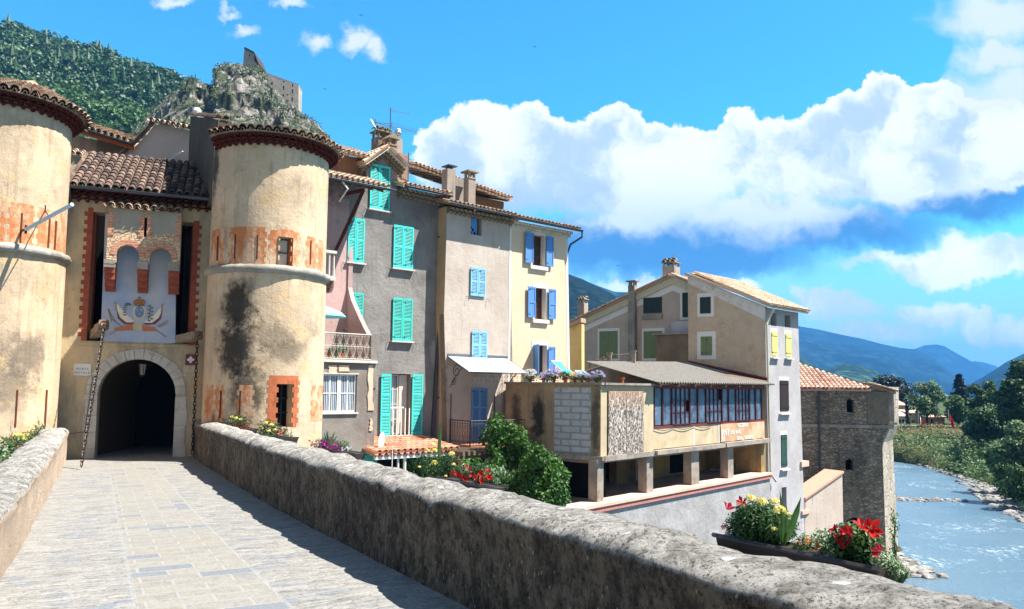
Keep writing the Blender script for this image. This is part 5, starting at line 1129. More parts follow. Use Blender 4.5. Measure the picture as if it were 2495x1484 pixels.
for a, b_ in ((bo[0], mid-.015), (mid+.015, bo[1]-.0)):
    mb = MB(); mb.box(PZ, a, b_, bo[2]-.05, bo[3], .03, .055); mb.build('boarding', M_OSB, rs)
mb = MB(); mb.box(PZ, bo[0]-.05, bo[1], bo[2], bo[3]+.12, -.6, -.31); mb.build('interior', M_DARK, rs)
# slabs
mb = MB(); c_ = V((3.2, 28.0, 0))
def slab(pl, a, b_, z0, z1, o0, o1): mb.box(pl, a, b_, z0, z1, o0, o1)
slab(T1, a0, .1, ZT-.08, ZT, -3.2, .13); slab(PZ, 0.12, s1_+.25, ZT-.081, ZT+.0, -2.4, .14); mb.build('terrace_slab', M_CONC, rs)
mb = MB(); slab(T1, a0, .12, ZM-.16, ZM, -.5, .09); slab(PZ, .1, 3.5, ZM-.18, ZM+.001, -.5, .12); slab(PZ, 3.5, 9.3, ZM-.14, ZM+.02, -.5, .25); slab(PZ, 9.3, 14.1, ZM-.13, ZM+.05, -.5, .3)
slab(PZ, .1, 14.1, ZM-.3, ZM-.18, -5, -.35); mb.build('floor_slab', M_CONC, rs)
# ribbon window band
a_w = PZ.uv(1594, 1000)[0]; b_w = PZ.uv(1862, 1000)[0]; zw0, zw1 = -1.49, -.03
M_REDFR = paint('dark_red_window_frame', rgb(78, 28, 30), .6, .4); 
def dusty():
    m, n, b = newmat('dusty_blue_glass', .25, .6); p = n.pos(); col = n.mix(n.ss(n.noise(p, 1.6, 5, .6), .35, .65), rgb(52, 70, 92), rgb(92, 112, 134)); col = n.mix(n.ss(n.noise(p, 5, 5, .7), .55, .7, 0, .5), col, rgb(150, 164, 178)); n.put(b.inputs['Base Color'], col); return m
M_DUST = dusty()
xs = [1594, 1622, 1650, 1708, 1733, 1757, 1808, 1825, 1842, 1862]; xs = [1594, 1611, 1650, 1708, 1762, 1812, 1862]
bays = [(1596, 1624, 1, 0), (1624, 1651, 1, 0), (1652, 1706, 4, 1), (1707, 1733, 1, 0), (1733, 1757, 1, 0), (1758, 1805, 4, 1), (1806, 1827, 1, 0), (1827, 1846, 1, 0)]
z4 = lambda x: 968.2+1.0*0
# measured mullions (photo): posts of the plain bays and grouped small-pane bays
posts = [1596, 1617, 1644, 1698, 1719, 1743, 1793, 1812, 1830, 1862]
posts = [1296+0]*0+[1594.5, 1625, 1651, 1677, 1706, 1730, 1756, 1782, 1806, 1826, 1845, 1862]
zoomx = lambda x: 1550.1+x*.2394
posts = [zoomx(x) for x in (185, 272, 367, 550, 632, 715, 878, 945, 1020, 1158, 1220, 1282)]
kinds = [0, 0, 1, 0, 0, 1, 0, 0, 1, 0, 0]
for i in range(len(posts)-1):
    a = PZ.uv(posts[i], 1000)[0]; b_ = PZ.uv(posts[i+1], 1000)[0]; mb = MB()
    mb.box(PZ, a+.0, a+.05, zw0, zw1, -.1, -.0); mb.box(PZ, b_-.035, b_-.001, zw0, zw1, -.1, -.0)
    if kinds[i]:
        for j in range(1, 4): x = a+(b_-a)*j/4; mb.box(PZ, x-.022, x+.022, zw0, zw1, -.08, -.01)
        for j in (1, 2): z = zw0+(zw1-zw0)*j/3; mb.box(PZ, a+.07, b_-.04, z-.015, z+.015, -.075, -.02)
        mb.box(PZ, a+.03, a+(b_-a)*.5-.02, zw0-.03, zw0+.02, 0, .06, .9); mb.box(PZ, a+(b_-a)*.5+.02, b_-.03, zw0-.03, zw0+.02, 0, .06, .9)
    wo = mb.build('window', M_REDFR, rs); mb = MB()
    if kinds[i]:
        for j in range(4):
            for k in range(3):
                if (i, j, k) in ((2, 3, 1), (5, 3, 2)): continue
                x0 = a+.03+(b_-a-.05)*j/4; x1 = a+.03+(b_-a-.05)*(j+1)/4; q0 = zw0+(zw1-zw0)*k/3; q1 = zw0+(zw1-zw0)*(k+1)/3; mb.box(PZ, x0+.012, x1-.012, q0+.012, q1-.012, -.06, -.05)
    else: mb.box(PZ, a+.03, b_-.03, zw0+.01, zw1-.01, -.06, -.05)
    mb.build('pane', M_DUST, wo)
mb = MB(); mb.box(PZ, a_w-.05, b_w+.1, zw1, zw1+.1, -.12, .02); mb.box(PZ, a_w-.05, b_w+.1, zw0-.07, zw0-.031, -.12, .035); mb.build('window_rail', paint('red_window_sill', rgb(136, 44, 42), .7, .4), rs)
mb = MB(); mb.box(PZ, s1_-.0, 14.0, ZM+.05, zw0-.07, -.25, -.004); mb.box(PZ, s1_, 14.0, zw0-.2, .1, -3.5, -.9); mb.build('parapet_panel', M_REST, rs)
mb = MB(); 
for x in (1691, 1752, 1812) : s_ = PZ.uv(zoomx((x-1550.1)/.2394), 1060)[0]; mb.box(PZ, s_-.04, s_+.04, ZM+.05, zw0-.1, -.05, .006)
mb.build('joint_strip', M_QW, rs)
mb = MB(); 
pts = []
for i in range(40):
    t = i/39; s_ = PZ.uv(1592+t*140, 1040)[0]; pts.append(PZ.w(s_, zw0-.09-.12*abs(math.sin(t*9)), .05))
mb.tube(pts, .012, 4); mb.build('loose_cable', M_WOODRED, rs)
# peeling sign
sg = PZ.rect(zoomx(850), 1035, zoomx(1305), 1070); sgt = thing('restaurant_sign', 'long peeling cream sign with faded white pizzeria lettering under the ribbon windows', 'sign', PZ.w((sg[0]+sg[1])/2, -2))
zs0, zs1 = ZM+.08, zw0-.09; mb = MB(); a, b_ = sg[0], 13.85; n = 24; vs = []
for i in range(n+1):
    s_ = a+(b_-a)*i/n; zb2 = zs0+.05*math.sin(i*.9)*R_.random(); vs += [PZ.w(s_, zb2, .05+.006*math.sin(i*1.3)), PZ.w(s_, (zb2+zs1)/2, .052), PZ.w(s_, zs1, .05)]
mb.add(vs, [(3*i+k, 3*i+3+k, 3*i+4+k, 3*i+1+k) for i in range(n) for k in (0, 1)]); mb.build('board', stucco('peeling_sign_paint', rgb(184, 148, 116), rgb(206, 180, 150), rgb(140, 104, 84), .4, .2, 1.2, .1), sgt)
M_LET = paint('faded_white_lettering', rgb(245, 243, 240), .8, .05)
lx = lambda x: PZ.uv(zoomx(x), 1050)[0]
lz = lambda x, y: PZ.uv(zoomx(x), 904.2+y*.2394)[1]
sgo = .064
for body_, xa, xb, yc, sz in (('PIZZERIA', 1022, 1125, 550, .22), ('ANT', 858, 935, 628, .42), ('DU VAR', 950, 1048, 622, .24), ('GRILL ROOM', 1014, 1168, 678, .22), ('ES', 860, 888, 688, .26)):
    wd = lx(xb)-lx(xa); o_ = text(body_, M_LET, sgt, PZ, (lx(xa)+lx(xb))/2, lz((xa+xb)/2, yc), sgo, sz)
    ws = [v.co.copy() for v in o_.data.vertices]; base = V(sgt['_b']); ss_ = [(q+base-PZ.p).dot(PZ.d) for q in ws]; k = wd/max(.01, max(ss_)-min(ss_)); cm = (max(ss_)+min(ss_))/2
    for v, s_ in zip(o_.data.vertices, ss_): v.co += PZ.d*((s_-cm)*(k-1))
# lower loggia
cols_ = [(zc5x, zc5y) for zc5x, zc5y in ((378, 413), (655, 690), (905, 948), (1110, 1140))]
z5 = lambda x: 1291.8+x*.4354
for (p, q) in cols_:
    a = PZ.uv(z5(p), 1150)[0]; b_ = PZ.uv(z5(q), 1150)[0]; mb = MB(); mb.box(PZ, a, b_, ZS+.0, ZM-.13, -.4, -.02); mb.build('column', M_CONC, rs)
for x in (1458, 1553):
    P = PZ.off(-2.6); s_ = P.uv(x, 1150)[0]; mb = MB(); mb.box(P, s_-.12, s_+.12, ZS, ZM-.1, -.3, 0); mb.build('column', M_CONC, rs)
mb = MB(); P = PZ
mb.box(PZ, 13.6, 14.12, ZS, ZM-.1, -3, -.02); mb.box(PZ, 13.5, 13.6, ZS, ZM-.1, -3, -.3); mb.box(PZ, 5.4, 14.0, ZS-.1, ZM, -3.3, -2.9)
mb.build('loggia_wall', stucco('grimy_yellow_render', rgb(176, 150, 98), rgb(140, 120, 84), amt=.6, streak=.4), rs)
mb = MB(); mb.box(PZ, -3, 8.0, ZS-.1, ZM, -4.6, -4.4); mb.box(T1, a0-.6, -.5, -9, ZM-.17, -1.4, -1.2); mb.box(PZ, 7.2, 8.0, ZS, ZS+.9, -2.9, -2.88); mb.box(PZ, 9.9, 11.6, ZS, ZM-.5, -2.9, -2.88); mb.build('opening_shade', M_DARK, rs)  # near-black boxes: doorways, plus shade under the terrace put in as colour
mb = MB(); mb.box(PZ, -.6, 13.8, ZS-.14, ZS-.1, -4.6, -.5); mb.build('loggia_floor', M_CONC, rs)
mb = MB(); sa = PZ.off(.3).uv(1400, 1232)[0]; mb.box(PZ, sa, 14.1, ZS-.1, ZS, -.5, .34); mb.build('sill', M_PINKSILL, rs)
mb = MB(); mb.box(PZ, sa, 14.1, ZS-.28, ZS-.1, -.2, .29); mb.build('sill_edge', paint('red_brick_edge', rgb(190, 128, 116), .9, .6, .1), rs)
mb = MB(); mb.box(PZ, sa, 14.12, -11, ZS-.28, -.6, .2); mb.box(PZ, sa, sa+.4, -11, ZS-.2, -6, -.61); mb.build('lower_wall', M_ROUGH, rs)
for (x, y0_, y1_) in ((1676, 1160, 1180), (1745, 1137, 1160)):
    P = PZ.off(-2.7)
# corrugated roof
def onpl(px, py, P, N): d = ray(px, py); return d*(P.dot(N)/d.dot(N))
EA = PZ.w(PZ.uv(1590, 940)[0]-.3, .17, .42); EB = PZ.w(14.35, .2, .42); C1 = V((9.25, 41.1, 1.32)); Nr = (EB-EA).cross(C1-EA).normalized()
D1 = onpl(1497, 883, C1, Nr); C1b = V((12.62, 38.68, .42))
M_CORR = paint('grey_fibre_cement', rgb(138, 134, 128), .85, .5, .15, sc_=4)
e = (EB-EA).normalized(); W_ = (EB-EA).length; upc = Nr.cross(e).normalized(); upc = upc if upc.z > 0 else -upc
rd = lambda P: ((P-EA).dot(e), (P-EA).dot(upc)); dx1, dy1 = rd(D1); cx1, cy1 = rd(C1); ex1, ey1 = rd(C1b)
n = int(W_/.035); mb = MB(); vs = []; NN = Nr if Nr.z > 0 else -Nr
def topd(x):
    if x < cx1: t = (x-dx1)/(cx1-dx1); return dy1+(cy1-dy1)*t
    t = min(1, (x-cx1)/(ex1-cx1)); return max(.15, cy1+(ey1-cy1)*t)
x_ = dx1 if dx1 < 0 else 0
xs_ = []; x = min(0, dx1)
while x < W_: xs_.append(x); x += .035
for x in xs_:
    y0_ = 0 if x >= 0 else dy1*(x/dx1)*.98; h = .035*math.sin(x/.21*2*math.pi)
    for t in range(5): y = y0_+(topd(x)-y0_)*t/4; vs.append(EA+e*x+upc*y+NN*(h+.03))
m_ = len(xs_); mb.add(vs, [(5*i+k, 5*i+5+k, 5*i+6+k, 5*i+1+k) for i in range(m_-1) for k in range(4)], .4)
mb.build('corrugated_roof', M_CORR, rs)
mb = MB(); mb.add([EA+NN*-.02, EB-NN*.02, C1b-NN*.02, C1-NN*.02, D1-NN*.02], [(0, 1, 2, 3, 4)]);
for k in range(8): q = EA+e*(W_*(k+.2)/8); mb.tube([q-NN*.1, q+upc*1.5-NN*.1], .05, 4)
mb.build('roof_boards', M_WOODOLD, rs)
mb = MB(); mb.tube([C1+NN*.06, C1b+NN*.06], .07, 4); mb.build('flashing', paint('red_flashing', rgb(120, 50, 48), .7, .4), rs)
mb = MB(); lo = [onpl(1400, 918, D1, V((0, 1, 0))), ]
PT = Pl(D1.x, D1.y, -.25); mb.poly(PT, [PT.D((1398, 925), (1400, 912), (1482, 889), (1500, 884), (1600, 932), (1600, 940))], -.25, 0); mb.build('parapet_gable', M_CONC, rs)
mb = MB(); q = PT.D((1396, 914), (1480, 888), (1500, 882), (1602, 933)); mb.poly(PT, [q+[(a, b_+.05) for a, b_ in q[::-1]]], -.3, .06); mb.build('parapet_coping', M_SILL, rs)
# balustrade of concrete posts on the terrace
mb_ = []
PF = Pl(D1.x, D1.y+1.2, -.35); bt = thing('terrace_fence', 'low concrete-post fence with thin rails on the terrace by the gabled house', 'fence', PF.w(*PF.uv(1450, 895)))
hs = []
for x, yt, yb in ((1431, 880, 902), (1447, 875, 898), (1464, 869, 893), (1484, 859, 888), (1543, 854, 888)):
    a, z1 = PF.uv(x, yt); z0 = PF.uv(x, yb)[1]-.3; mb = MB(); mb.box(PF, a-.09, a+.09, z0, z1-.05, -.18, 0); mb.box(PF, a-.12, a+.12, z1-.05, z1, -.21, .03); mb.build('post', M_CONC, bt); hs.append((a, z1, z0+.3))
mb = MB()
for i in range(4):
    for f in (.15, .45, .75): mb.tube([PF.w(hs[i][0], hs[i][1]-(hs[i][1]-hs[i][2])*f-.04, -.09), PF.w(hs[i+1][0], hs[i+1][1]-(hs[i+1][1]-hs[i+1][2])*f-.04, -.09)], .018, 5)
mb.build('rail', M_CONC, bt)
# ------------------------------------------------------------------ gabled houses beyond
M_GAB = stucco('grey_beige_gable', rgb(196, 180, 164), rgb(184, 168, 154), rgb(130, 112, 96), .25, .2, .8, .3)
M_GABR = stucco('mottled_sand_render', rgb(206, 184, 158), rgb(196, 172, 146), rgb(170, 124, 84), .5, .15, 1.6, .8)
M_RIVW = stucco('light_grey_render', rgb(184, 180, 180), rgb(170, 166, 166), rgb(128, 122, 120), .35, .15, .8, .4)
M_DGREEN = paint('dark_green_shutter', rgb(32, 54, 50), .6, .3); M_OLIVE = paint('olive_green_shutter', rgb(118, 132, 90), .6, .3); M_STRAW = paint('straw_yellow_shutter', rgb(206, 198, 120), .6, .2)
gl = thing('gabled_house', 'grey-beige gabled house with a flue up its wall and roof-ridge chimney', 'house', GL.w(-3, -2))
rg = GL.uv(1640, 674); lf = GL.uv(1398, 788); rt = GL.uv(1700, 700)
mb = MB(); mb.poly(GL, [[(lf[0], -4), (rt[0], -4), (rt[0], rt[1]), rg, lf]], -.4, 0); mb.build('wall', M_GAB, gl)
for p, q in ((lf, rg), (rt, rg)):
    P_, Q_ = GL.w(*p, .25), GL.w(*q, .25); L_ = (Q_-P_).length; up = (Q_-P_).normalized()
    P_ = P_-up*.3; mb = MB(); e = -GL.n; mb.tiles(P_+V((0, 0, .1)), e, up, 4.5, L_+.3, .2, .32); c = [P_, Q_, P_+e*7, Q_+e*7]; mb.hexa([x+V((0, 0, .06)) for x in c]+[x-V((0, 0, .02)) for x in c]); mb.build('roof', M_TILEPALE, gl)
    k = 1 if p is lf else -1; mb = MB(); mb.poly(GL, [[(p[0], p[1]-.02), (q[0], q[1]-.02), (q[0], q[1]-.42), (p[0], p[1]-.42)]], -.1, .12); mb.build('verge_tiles', M_EAVEPALE, gl)
    mb = MB(); mb.poly(GL, [[(p[0], p[1]-.42), (q[0], q[1]-.42), (q[0], q[1]-.78), (p[0], p[1]-.78)]], -.1, .015); mb.build('white_band', M_QW, gl)
def framed(par, pl, x0, y0, x1, y1, mat, fr=.13, planks=True, two=True, frame=True):
    a, b_, c, d = pl.rect(x0, y0, x1, y1)
    if frame: mb = MB(); mb.box(pl, a-fr, b_+fr, c-fr, d+fr*1.3, -.05, .012); mb.build('white_surround', M_QW, par)
    m = (a+b_)/2
    if two: shutter(par, pl, a, m-.005, c, d, mat, .014, 1, False, planks=planks); shutter(par, pl, m+.005, b_, c, d, mat, .014, 1, False, planks=planks)
    else: shutter(par, pl, a, b_, c, d, mat, .014, 1, False, planks=planks)
framed(gl, GL, 1461, 807, 1505, 873, M_OLIVE); framed(gl, GL, 1568, 725, 1613, 763, M_DGREEN, frame=False); framed(gl, GL, 1569, 807, 1614, 873, M_OLIVE); framed(gl, GL, 1663, 713, 1685, 773, M_DGREEN)
a, b_, c, d = GL.rect(1566, 766, 1614, 778); mb = MB(); mb.box(GL, a, b_, c, d, -.05, .1); mb.build('sill', M_CONC, gl)
chimney(gl, GL, 1530, 686, 1546, 850, .3, M_CONC, 'flat', 'tall render flue climbing the gable wall', depth=.35, zbot=1.2)
chimney(gl, GL, 1614, 640, 1643, 668, -1.8, M_CHIMG, 'tile', 'squat ridge chimney with tiled cap', depth=.8); chimney(gl, GL, 1407, 730, 1423, 765, -2.6, M_CHIMG, 'tile', 'small chimney low on the left slope', depth=.5)
mb = MB(); lb = GL.rect(1616, 818, 1690, 885); mb.box(GL, lb[0], lb[1]+.6, lb[2]-1, lb[3], -.1, .9); ob = mb.build('annex', stucco('blotchy_brown_render', rgb(140, 124, 104), rgb(118, 106, 92), rgb(140, 90, 50), .6, .4), gl); mb = MB(); mb.box(GL, lb[0]-.15, lb[1]+.6, lb[3], lb[3]+.08, -.1, 1.1); mb.build('annex_slab', M_CONC, gl)
mb = MB(); YS = Pl(3.6, 40.5, -.5); mb.poly(YS, [YS.D((1384, 796), (1417, 786), (1417, 930), (1384, 930))], -.4, 0); mb.build('yellow_side_wall', M_YELD, gl); mb = MB(); q = YS.D((1382, 800), (1419, 786), (1419, 775), (1382, 792)); mb.poly(YS, [q], -.5, .2); mb.build('side_roof', M_TILE, gl)
antenna(1638, 622, 652, -2.1, [(.1, .7, .4, 4, False), (.6, .6, 3.0, 4, True)], 'small TV antenna above the ridge chimney of the gabled house', GL)
rh = thing('river_house', 'tall light grey riverside house with mottled gable and straw yellow shutters', 'house', RH.w(1, -9.5))
ga = GW.uv(1676, 671); gz0 = 4.1
slot_ = RH.rect(1905, 1187, 1917, 1290)
mb = MB(); mb.poly(GW, [[(ga[0], -3), (0, -3), (0, gz0), (ga[0], ga[1])]], -.35, 0); mb.build('gable_wall', M_GABR, rh)
mb = MB(); mb.poly(GW, [[(ga[0], ga[1]-.02), (0, gz0-.02), (0, gz0-.7), (ga[0], ga[1]-.42)]], -.1, .014); mb.build('white_band', stucco('flaking_white_band', rgb(222, 216, 208), rgb(214, 204, 192), rgb(186, 142, 106), .5, .1, 3), rh)
v1 = RH.rect(1878, 762, 1892, 794); v2 = RH.rect(1912, 768, 1926, 797); s_r0, s_r1 = RH.uv(1945, 780)[0], RH.uv(1957, 1150)[0]
mb = MB(); mb.poly(RH, [[(.0, -11), (s_r1+.1, -11), (s_r1, -5), (s_r0, 3), (s_r0, gz0-.05), (.0, gz0-.05)]]+[[(q[0], q[2]), (q[1], q[2]), (q[1], q[3]), (q[0], q[3])] for q in (v1, v2, slot_)], -.3, 0); mb.build('river_wall', M_RIVW, rh)
body(rh, RH, .02, s_r0, -10, 3.6, 5.5, M_RIVW, gap=.5)
mb = MB(); mb.box(RH, v1[0]-.05, v2[1]+.05, v1[2]-.05, v1[3]+.05, -.36, -.31); mb.build('vent_recess', M_GREYW, rh)
def narrow(x0, y0, x1, y1, mat, two=False):
    a, b_, c, d = RH.rect(x0, y0, x1, y1); mb = MB(); mb.box(RH, a-.08, b_+.08, c-.1, d+.18, -.05, .012); mb.build('white_surround', M_QW, rh); shutter(rh, RH, a, b_, c, d, mat, .02, 1, False, planks=True); mb = MB(); mb.box(RH, a-.1, b_+.12, c-.17, c-.1, -.02, .16); mb.build('sill', M_SILL, rh)
narrow(1879, 809, 1892, 866, M_STRAW); narrow(1913, 814, 1926, 868, M_STRAW); narrow(1899, 927, 1920, 1002, paint('blackened_shutter', rgb(44, 32, 30), .8, .3)); narrow(1902, 1059, 1916, 1138, paint('bottle_green_shutter', rgb(46, 74, 66), .7, .3))
framed(rh, GW, 1706, 724, 1732, 764, M_DGREEN, .16); framed(rh, GW, 1708, 820, 1735, 866, M_OLIVE, .2)
P0 = RH.w(-.25, gz0-.02, .38); hor = V((-RH.n.x, -RH.n.y, 0)); e = RH.d; Wt = s_r0+.75
up = (hor*4.0+V((0, 0, ga[1]-gz0))).normalized()
mb = MB(); mb.tiles(P0+V((0, 0, .05)), e, up, Wt, 4.9, .2, .32); c = [P0, P0+e*Wt, P0+up*4.95, P0+up*4.95+e*Wt]; mb.hexa(c+[x-V((0, 0, .09)) for x in c]); mb.build('roof', M_TILEPALE, rh)
mb = MB(); vv = ga[0]; mb.poly(GW, [[(ga[0]-.1, ga[1]), (.3, gz0+.0), (.3, gz0+.12), (ga[0]-.1, ga[1]+.16)]], -.2, .22); mb.build('verge_tiles', M_TILEPALE, rh)
mb = MB(); mb.tube([RH.w(.2, gz0-.15, .35), RH.w(.12, gz0-.5, .2), RH.w(-.05, gz0-.9, .1), RH.w(.06, 0, .08), RH.w(.14, ZS-.1, .1), RH.w(.5, ZS-.5, .2)], .055, 8); mb.build('downpipe', paint('cream_downpipe', rgb(206, 200, 180), .6, .3), rh)
# small balconies at the river corner
for (x0, y0_, x1, y1_, o) in ((1953, 1122, 1975, 1135, .9), (1956, 1240, 1978, 1249, .7)):
    P = RH.off(-.2); q = RH.uv((x0), (y0_+y1_)/2); mb = MB(); mb.box(RH, s_r1-.35, s_r1+.5, RH.uv(x1-5, y1_)[1], RH.uv(x1-5, y0_)[1], -.6, .1); mb.build('corner_ledge', M_PINKSILL, rh)
# low wall with pink coping
LW = Pl(RH.w(s_r1, 0).x+.2, RH.w(s_r1, 0).y+.2, .55)
yd = thing('yard_wall', 'low pale wall with sloping pink coping beside the tall riverside house', 'wall', LW.w(1, -10))
q = LW.D((1960, 1215), (2052, 1150), (2052, 1320), (1960, 1320)); mb = MB(); mb.poly(LW, [[(q[0][0], q[0][1]-.05), (q[1][0], q[1][1]-.05), (q[1][0], -11), (q[0][0], -11)]], -.35, 0); mb.build('wall', stucco('cream_yard_wall', rgb(214, 196, 180), rgb(204, 186, 170), rgb(120, 100, 90), .1, .5), yd)
mb = MB(); mb.poly(LW, [[(q[0][0], q[0][1]-.05), (q[1][0]+.05, q[1][1]-.05), (q[1][0]+.05, q[1][1]+.05), (q[0][0], q[0][1]+.05)]], -1.2, .08); mb.build('coping', paint('pink_coping', rgb(222, 160, 138), .8, .3), yd)
# ------------------------------------------------------------------ stone bastion
M_BAST = stonemat('bastion_rubble', 4.2, rgb(182, 166, 144), rgb(118, 106, 92), rgb(134, 122, 106), 1.8, 1.0, .6)
bs = thing('stone_bastion', 'dark rubble stone bastion with tiled roof standing in the river edge', 'tower', BA.w(0, -10))
sL = BA.uv(1952, 1000)[0]-2.5; sR = BA.uv(2116, 1000)[0]; sE = BA.uv(2150, 1100)[0]; sE2 = BA.uv(2160, 1360)[0]; zev = .0
w1_ = BA.rect(2063, 977, 2081, 1005); w2_ = BA.rect(2060, 1124, 2080, 1146); w3_ = BA.rect(2064, 1268, 2100, 1292)
def cw(q, arch=False): return [(q[0], q[2]), (q[1], q[2]), (q[1], q[3])]+([((q[0]+q[1])/2, q[3]+.18)] if arch else [])+[(q[0], q[3])]
mb = MB(); mb.poly(BA, [[(sL, -11), (sE2, -11), (sE, -3), (BA.uv(2165, 1042)[0], -2.1), (BA.uv(2165, 942)[0], .2), (sR, .1), (sL, .1)], cw(w1_, True), cw(w2_, True), cw(w3_, True)], -.5, 0); mb.build('wall', M_BAST, bs)
mb = MB()
top = [(-3, sE), (-11, sE2)]
mb.add([BA.w(sE, -3, 0), BA.w(sE2, -11, 0), BA.w(sE2+1.97, -11, -3.5), BA.w(sE+1.87, -3, -3.5)], [(0, 1, 2, 3)]); a = BA.uv(2165, 1042)[0]
mb.add([BA.w(a, -2.1, 0), BA.w(sE, -3, 0), BA.w(sE+1.87, -3, -3.5), BA.w(a+1.87, -2.1, -3.5)], [(0, 1, 2, 3)]); a2 = BA.uv(2165, 942)[0]
mb.add([BA.w(a2, .2, 0), BA.w(a, -2.1, 0), BA.w(a+1.87, -2.1, -3.5), BA.w(a2+1.87, .2, -3.5)], [(0, 1, 2, 3)]); mb.build('side_wall', stonemat('dressed_quoin_stone', 1.6, rgb(190, 180, 164), rgb(160, 150, 134), rgb(140, 130, 116), 1.2, .5, .3), bs)
mb = MB(); mb.box(BA, sL, sE, -11, -.2, -4, -.9); mb.build('interior', M_DARK, bs)
mb = MB(); zc_ = BA.uv(2050, 1037)[1]; mb.box(BA, sL, BA.uv(2166, 1040)[0], zc_-.12, zc_+.06, -.1, .07); mb.build('string_course', M_CONC, bs)
mb = MB(); sp_ = BA.uv(1994, 1000)[0]; mb.tube([BA.w(sp_, .1, .1), BA.w(sp_, -5.5, .1)], .06, 6); mb.build('downpipe', M_GUTTER, bs)
mb = MB(); tz = BA.rect(2165, 930, 2180, 1033); TB = BA
mb.box(BA, tz[0]-.05, tz[1], tz[2]+.1, .1, -2.8, -.12); mb.build('corner_turret', M_CONC, bs)
mb = MB(); mb.box(BA, tz[0]-.1, tz[1]+.12, tz[2]-.05, tz[2]+.1, -2.9, -.0); mb.box(BA, tz[0]-.1, tz[1]-.0, tz[2]-.3, tz[2]-.05, -2.6, -.2); mb.build('turret_corbel', M_STONE, bs)
ww = BA.rect(2137, 978, 2145, 990); mb = MB(); mb.box(BA, ww[0], ww[1], ww[2], ww[3], -.05, .006); mb.build('window', M_DARK, bs)
mb = MB(); mb.box(BA, sR-.05, a2-.02, -1.9, -.1, -.05, .05); mb.box(BA, sR-.1, a2, -.25, -.1, 0, .08); mb.build('timber_cladding', paint('weathered_cladding', rgb(128, 116, 100), .9, .7, .1), bs)
# roofs
P0 = BA.w(sL, .03, .35); e = BA.d; ang = .36; up = (-BA.n*math.cos(ang)+V((0, 0, math.sin(ang)))).normalized(); Lr = 4.4
wd = BA.uv(2117, 948)[0]-sL; tb = BA.off(-4.0); sT = tb.uv(2112, 932)
mb = MB(); mb.tiles(P0, e, up, wd, Lr, .25, .36, trim=lambda p: (p-P0).dot(up) < Lr*min(1, max(.02, (wd-(p-P0).dot(e))/3.2)) ); c = [P0-V((0, 0, .02)), P0+e*wd-V((0, 0, .02)), P0+e*(wd-3.2)+up*Lr, P0+up*Lr]; mb.hexa([c[0], c[1], c[3], c[2]]+[x-V((0, 0, .08)) for x in (c[0], c[1], c[3], c[2])]); mb.build('roof', tilemat('pink_canal_tile', rgb(196, 158, 142), rgb(212, 180, 160), rgb(170, 130, 114), rgb(206, 190, 172), .4), bs)
mb = MB(); q0 = BA.w(wd+sL-.1, .35, .1); q1 = BA.w(BA.uv(2182, 955)[0], -.1, .1); q2 = q1-BA.n*2.6; q3 = q0-BA.n*3; mb.hexa([q0, q1, q3, q2]+[x-V((0, 0, .1)) for x in (q0, q1, q3, q2)]); P0 = q0+V((0, 0, .05)); mb.tiles(q1-BA.n*0+V((0, 0, .05)), -BA.n, (q0-q1).normalized(), 2.6, (q0-q1).length, .22, .3); mb.build('turret_roof', M_TILE, bs)
# ------------------------------------------------------------------ terrain, river, hills
def grassmat(name, c1, c2, c3, sc_=.2):
    m, n, b = newmat(name, .95, .1); p = n.pos(); col = n.mix(n.ss(n.noise(p, sc_, 6, .65), .4, .6), c1, c2); col = n.mix(n.ss(n.noise(p, sc_*6, 6, .7), .5, .65), col, c3); n.put(b.inputs['Base Color'], col); bump(n, b, n.noise(p, sc_*12, 6, .7), 1, .3); return m
M_GROUND = grassmat('riverside_ground', (.05, .075, .03), (.09, .09, .045), (.03, .05, .02), .05)
mb = MB(); mb.add([(-6000, -900, -10.9), (9500, -900, -10.9), (9500, 7400, -10.9), (-6000, 7400, -10.9)], [(0, 1, 2, 3)]); struct(mb.build('ground', M_GROUND), label='valley floor reaching the horizon')
def water():
    m, n, b = newmat('glacial_river_water', .16, .4); p = n.pos(); ps = n.vm('MULTIPLY', p, (1.6, .55, 1))
    foam = n.noise(p, .16, 7, .72, .3); f2 = n.noise(ps, 2.2, 6, .75)
    col = n.mix(n.ss(n.noise(p, .05, 4), .35, .65), rgb(74, 102, 122), rgb(96, 120, 136))
    k = n.math('MULTIPLY', n.ss(foam, .50, .64), n.ss(f2, .50, .66)); col = n.mix(n.math('MULTIPLY', k, .75), col, rgb(214, 222, 226))
    k2 = n.ss(n.noise(ps, 8, 5, .8), .60, .66); col = n.mix(n.math('MULTIPLY', k2, .5), col, rgb(190, 200, 208))  # pale specks painted into the base colour as sparkle on the water
    n.put(b.inputs['Base Color'], col); n.put(b.inputs['Roughness'], n.math('MULTIPLY_ADD', k, .5, .26))
    bump(n, b, n.math('ADD', n.noise(ps, 2.4, 6, .7), n.math('MULTIPLY', n.noise(ps, 9, 3, .6), .35)), .8, .12); return m
near = [(-30, 6), (-12, 15), (-6, 19), (2, 24.5), (9, 31), (16.5, 40.5), (21, 42.8), (24, 44.5), (25, 49), (30, 62), (37, 82), (44, 103), (46, 112)]
far = [(-30, -40), (10, -30), (32, -8), (34, 20), (34.5, 38), (37, 52), (41.9, 64.6), (47.6, 77.9), (50, 88.6), (52.4, 100.2), (51.5, 106), (50, 114)]
mb = MB(); mb.add([(-80, -60, -9.5), (80, -60, -9.5), (80, 130, -9.5), (-80, 130, -9.5)], [(0, 1, 2, 3)]); struct(mb.build('river', water()), label='pale blue-grey fast river with white riffles')
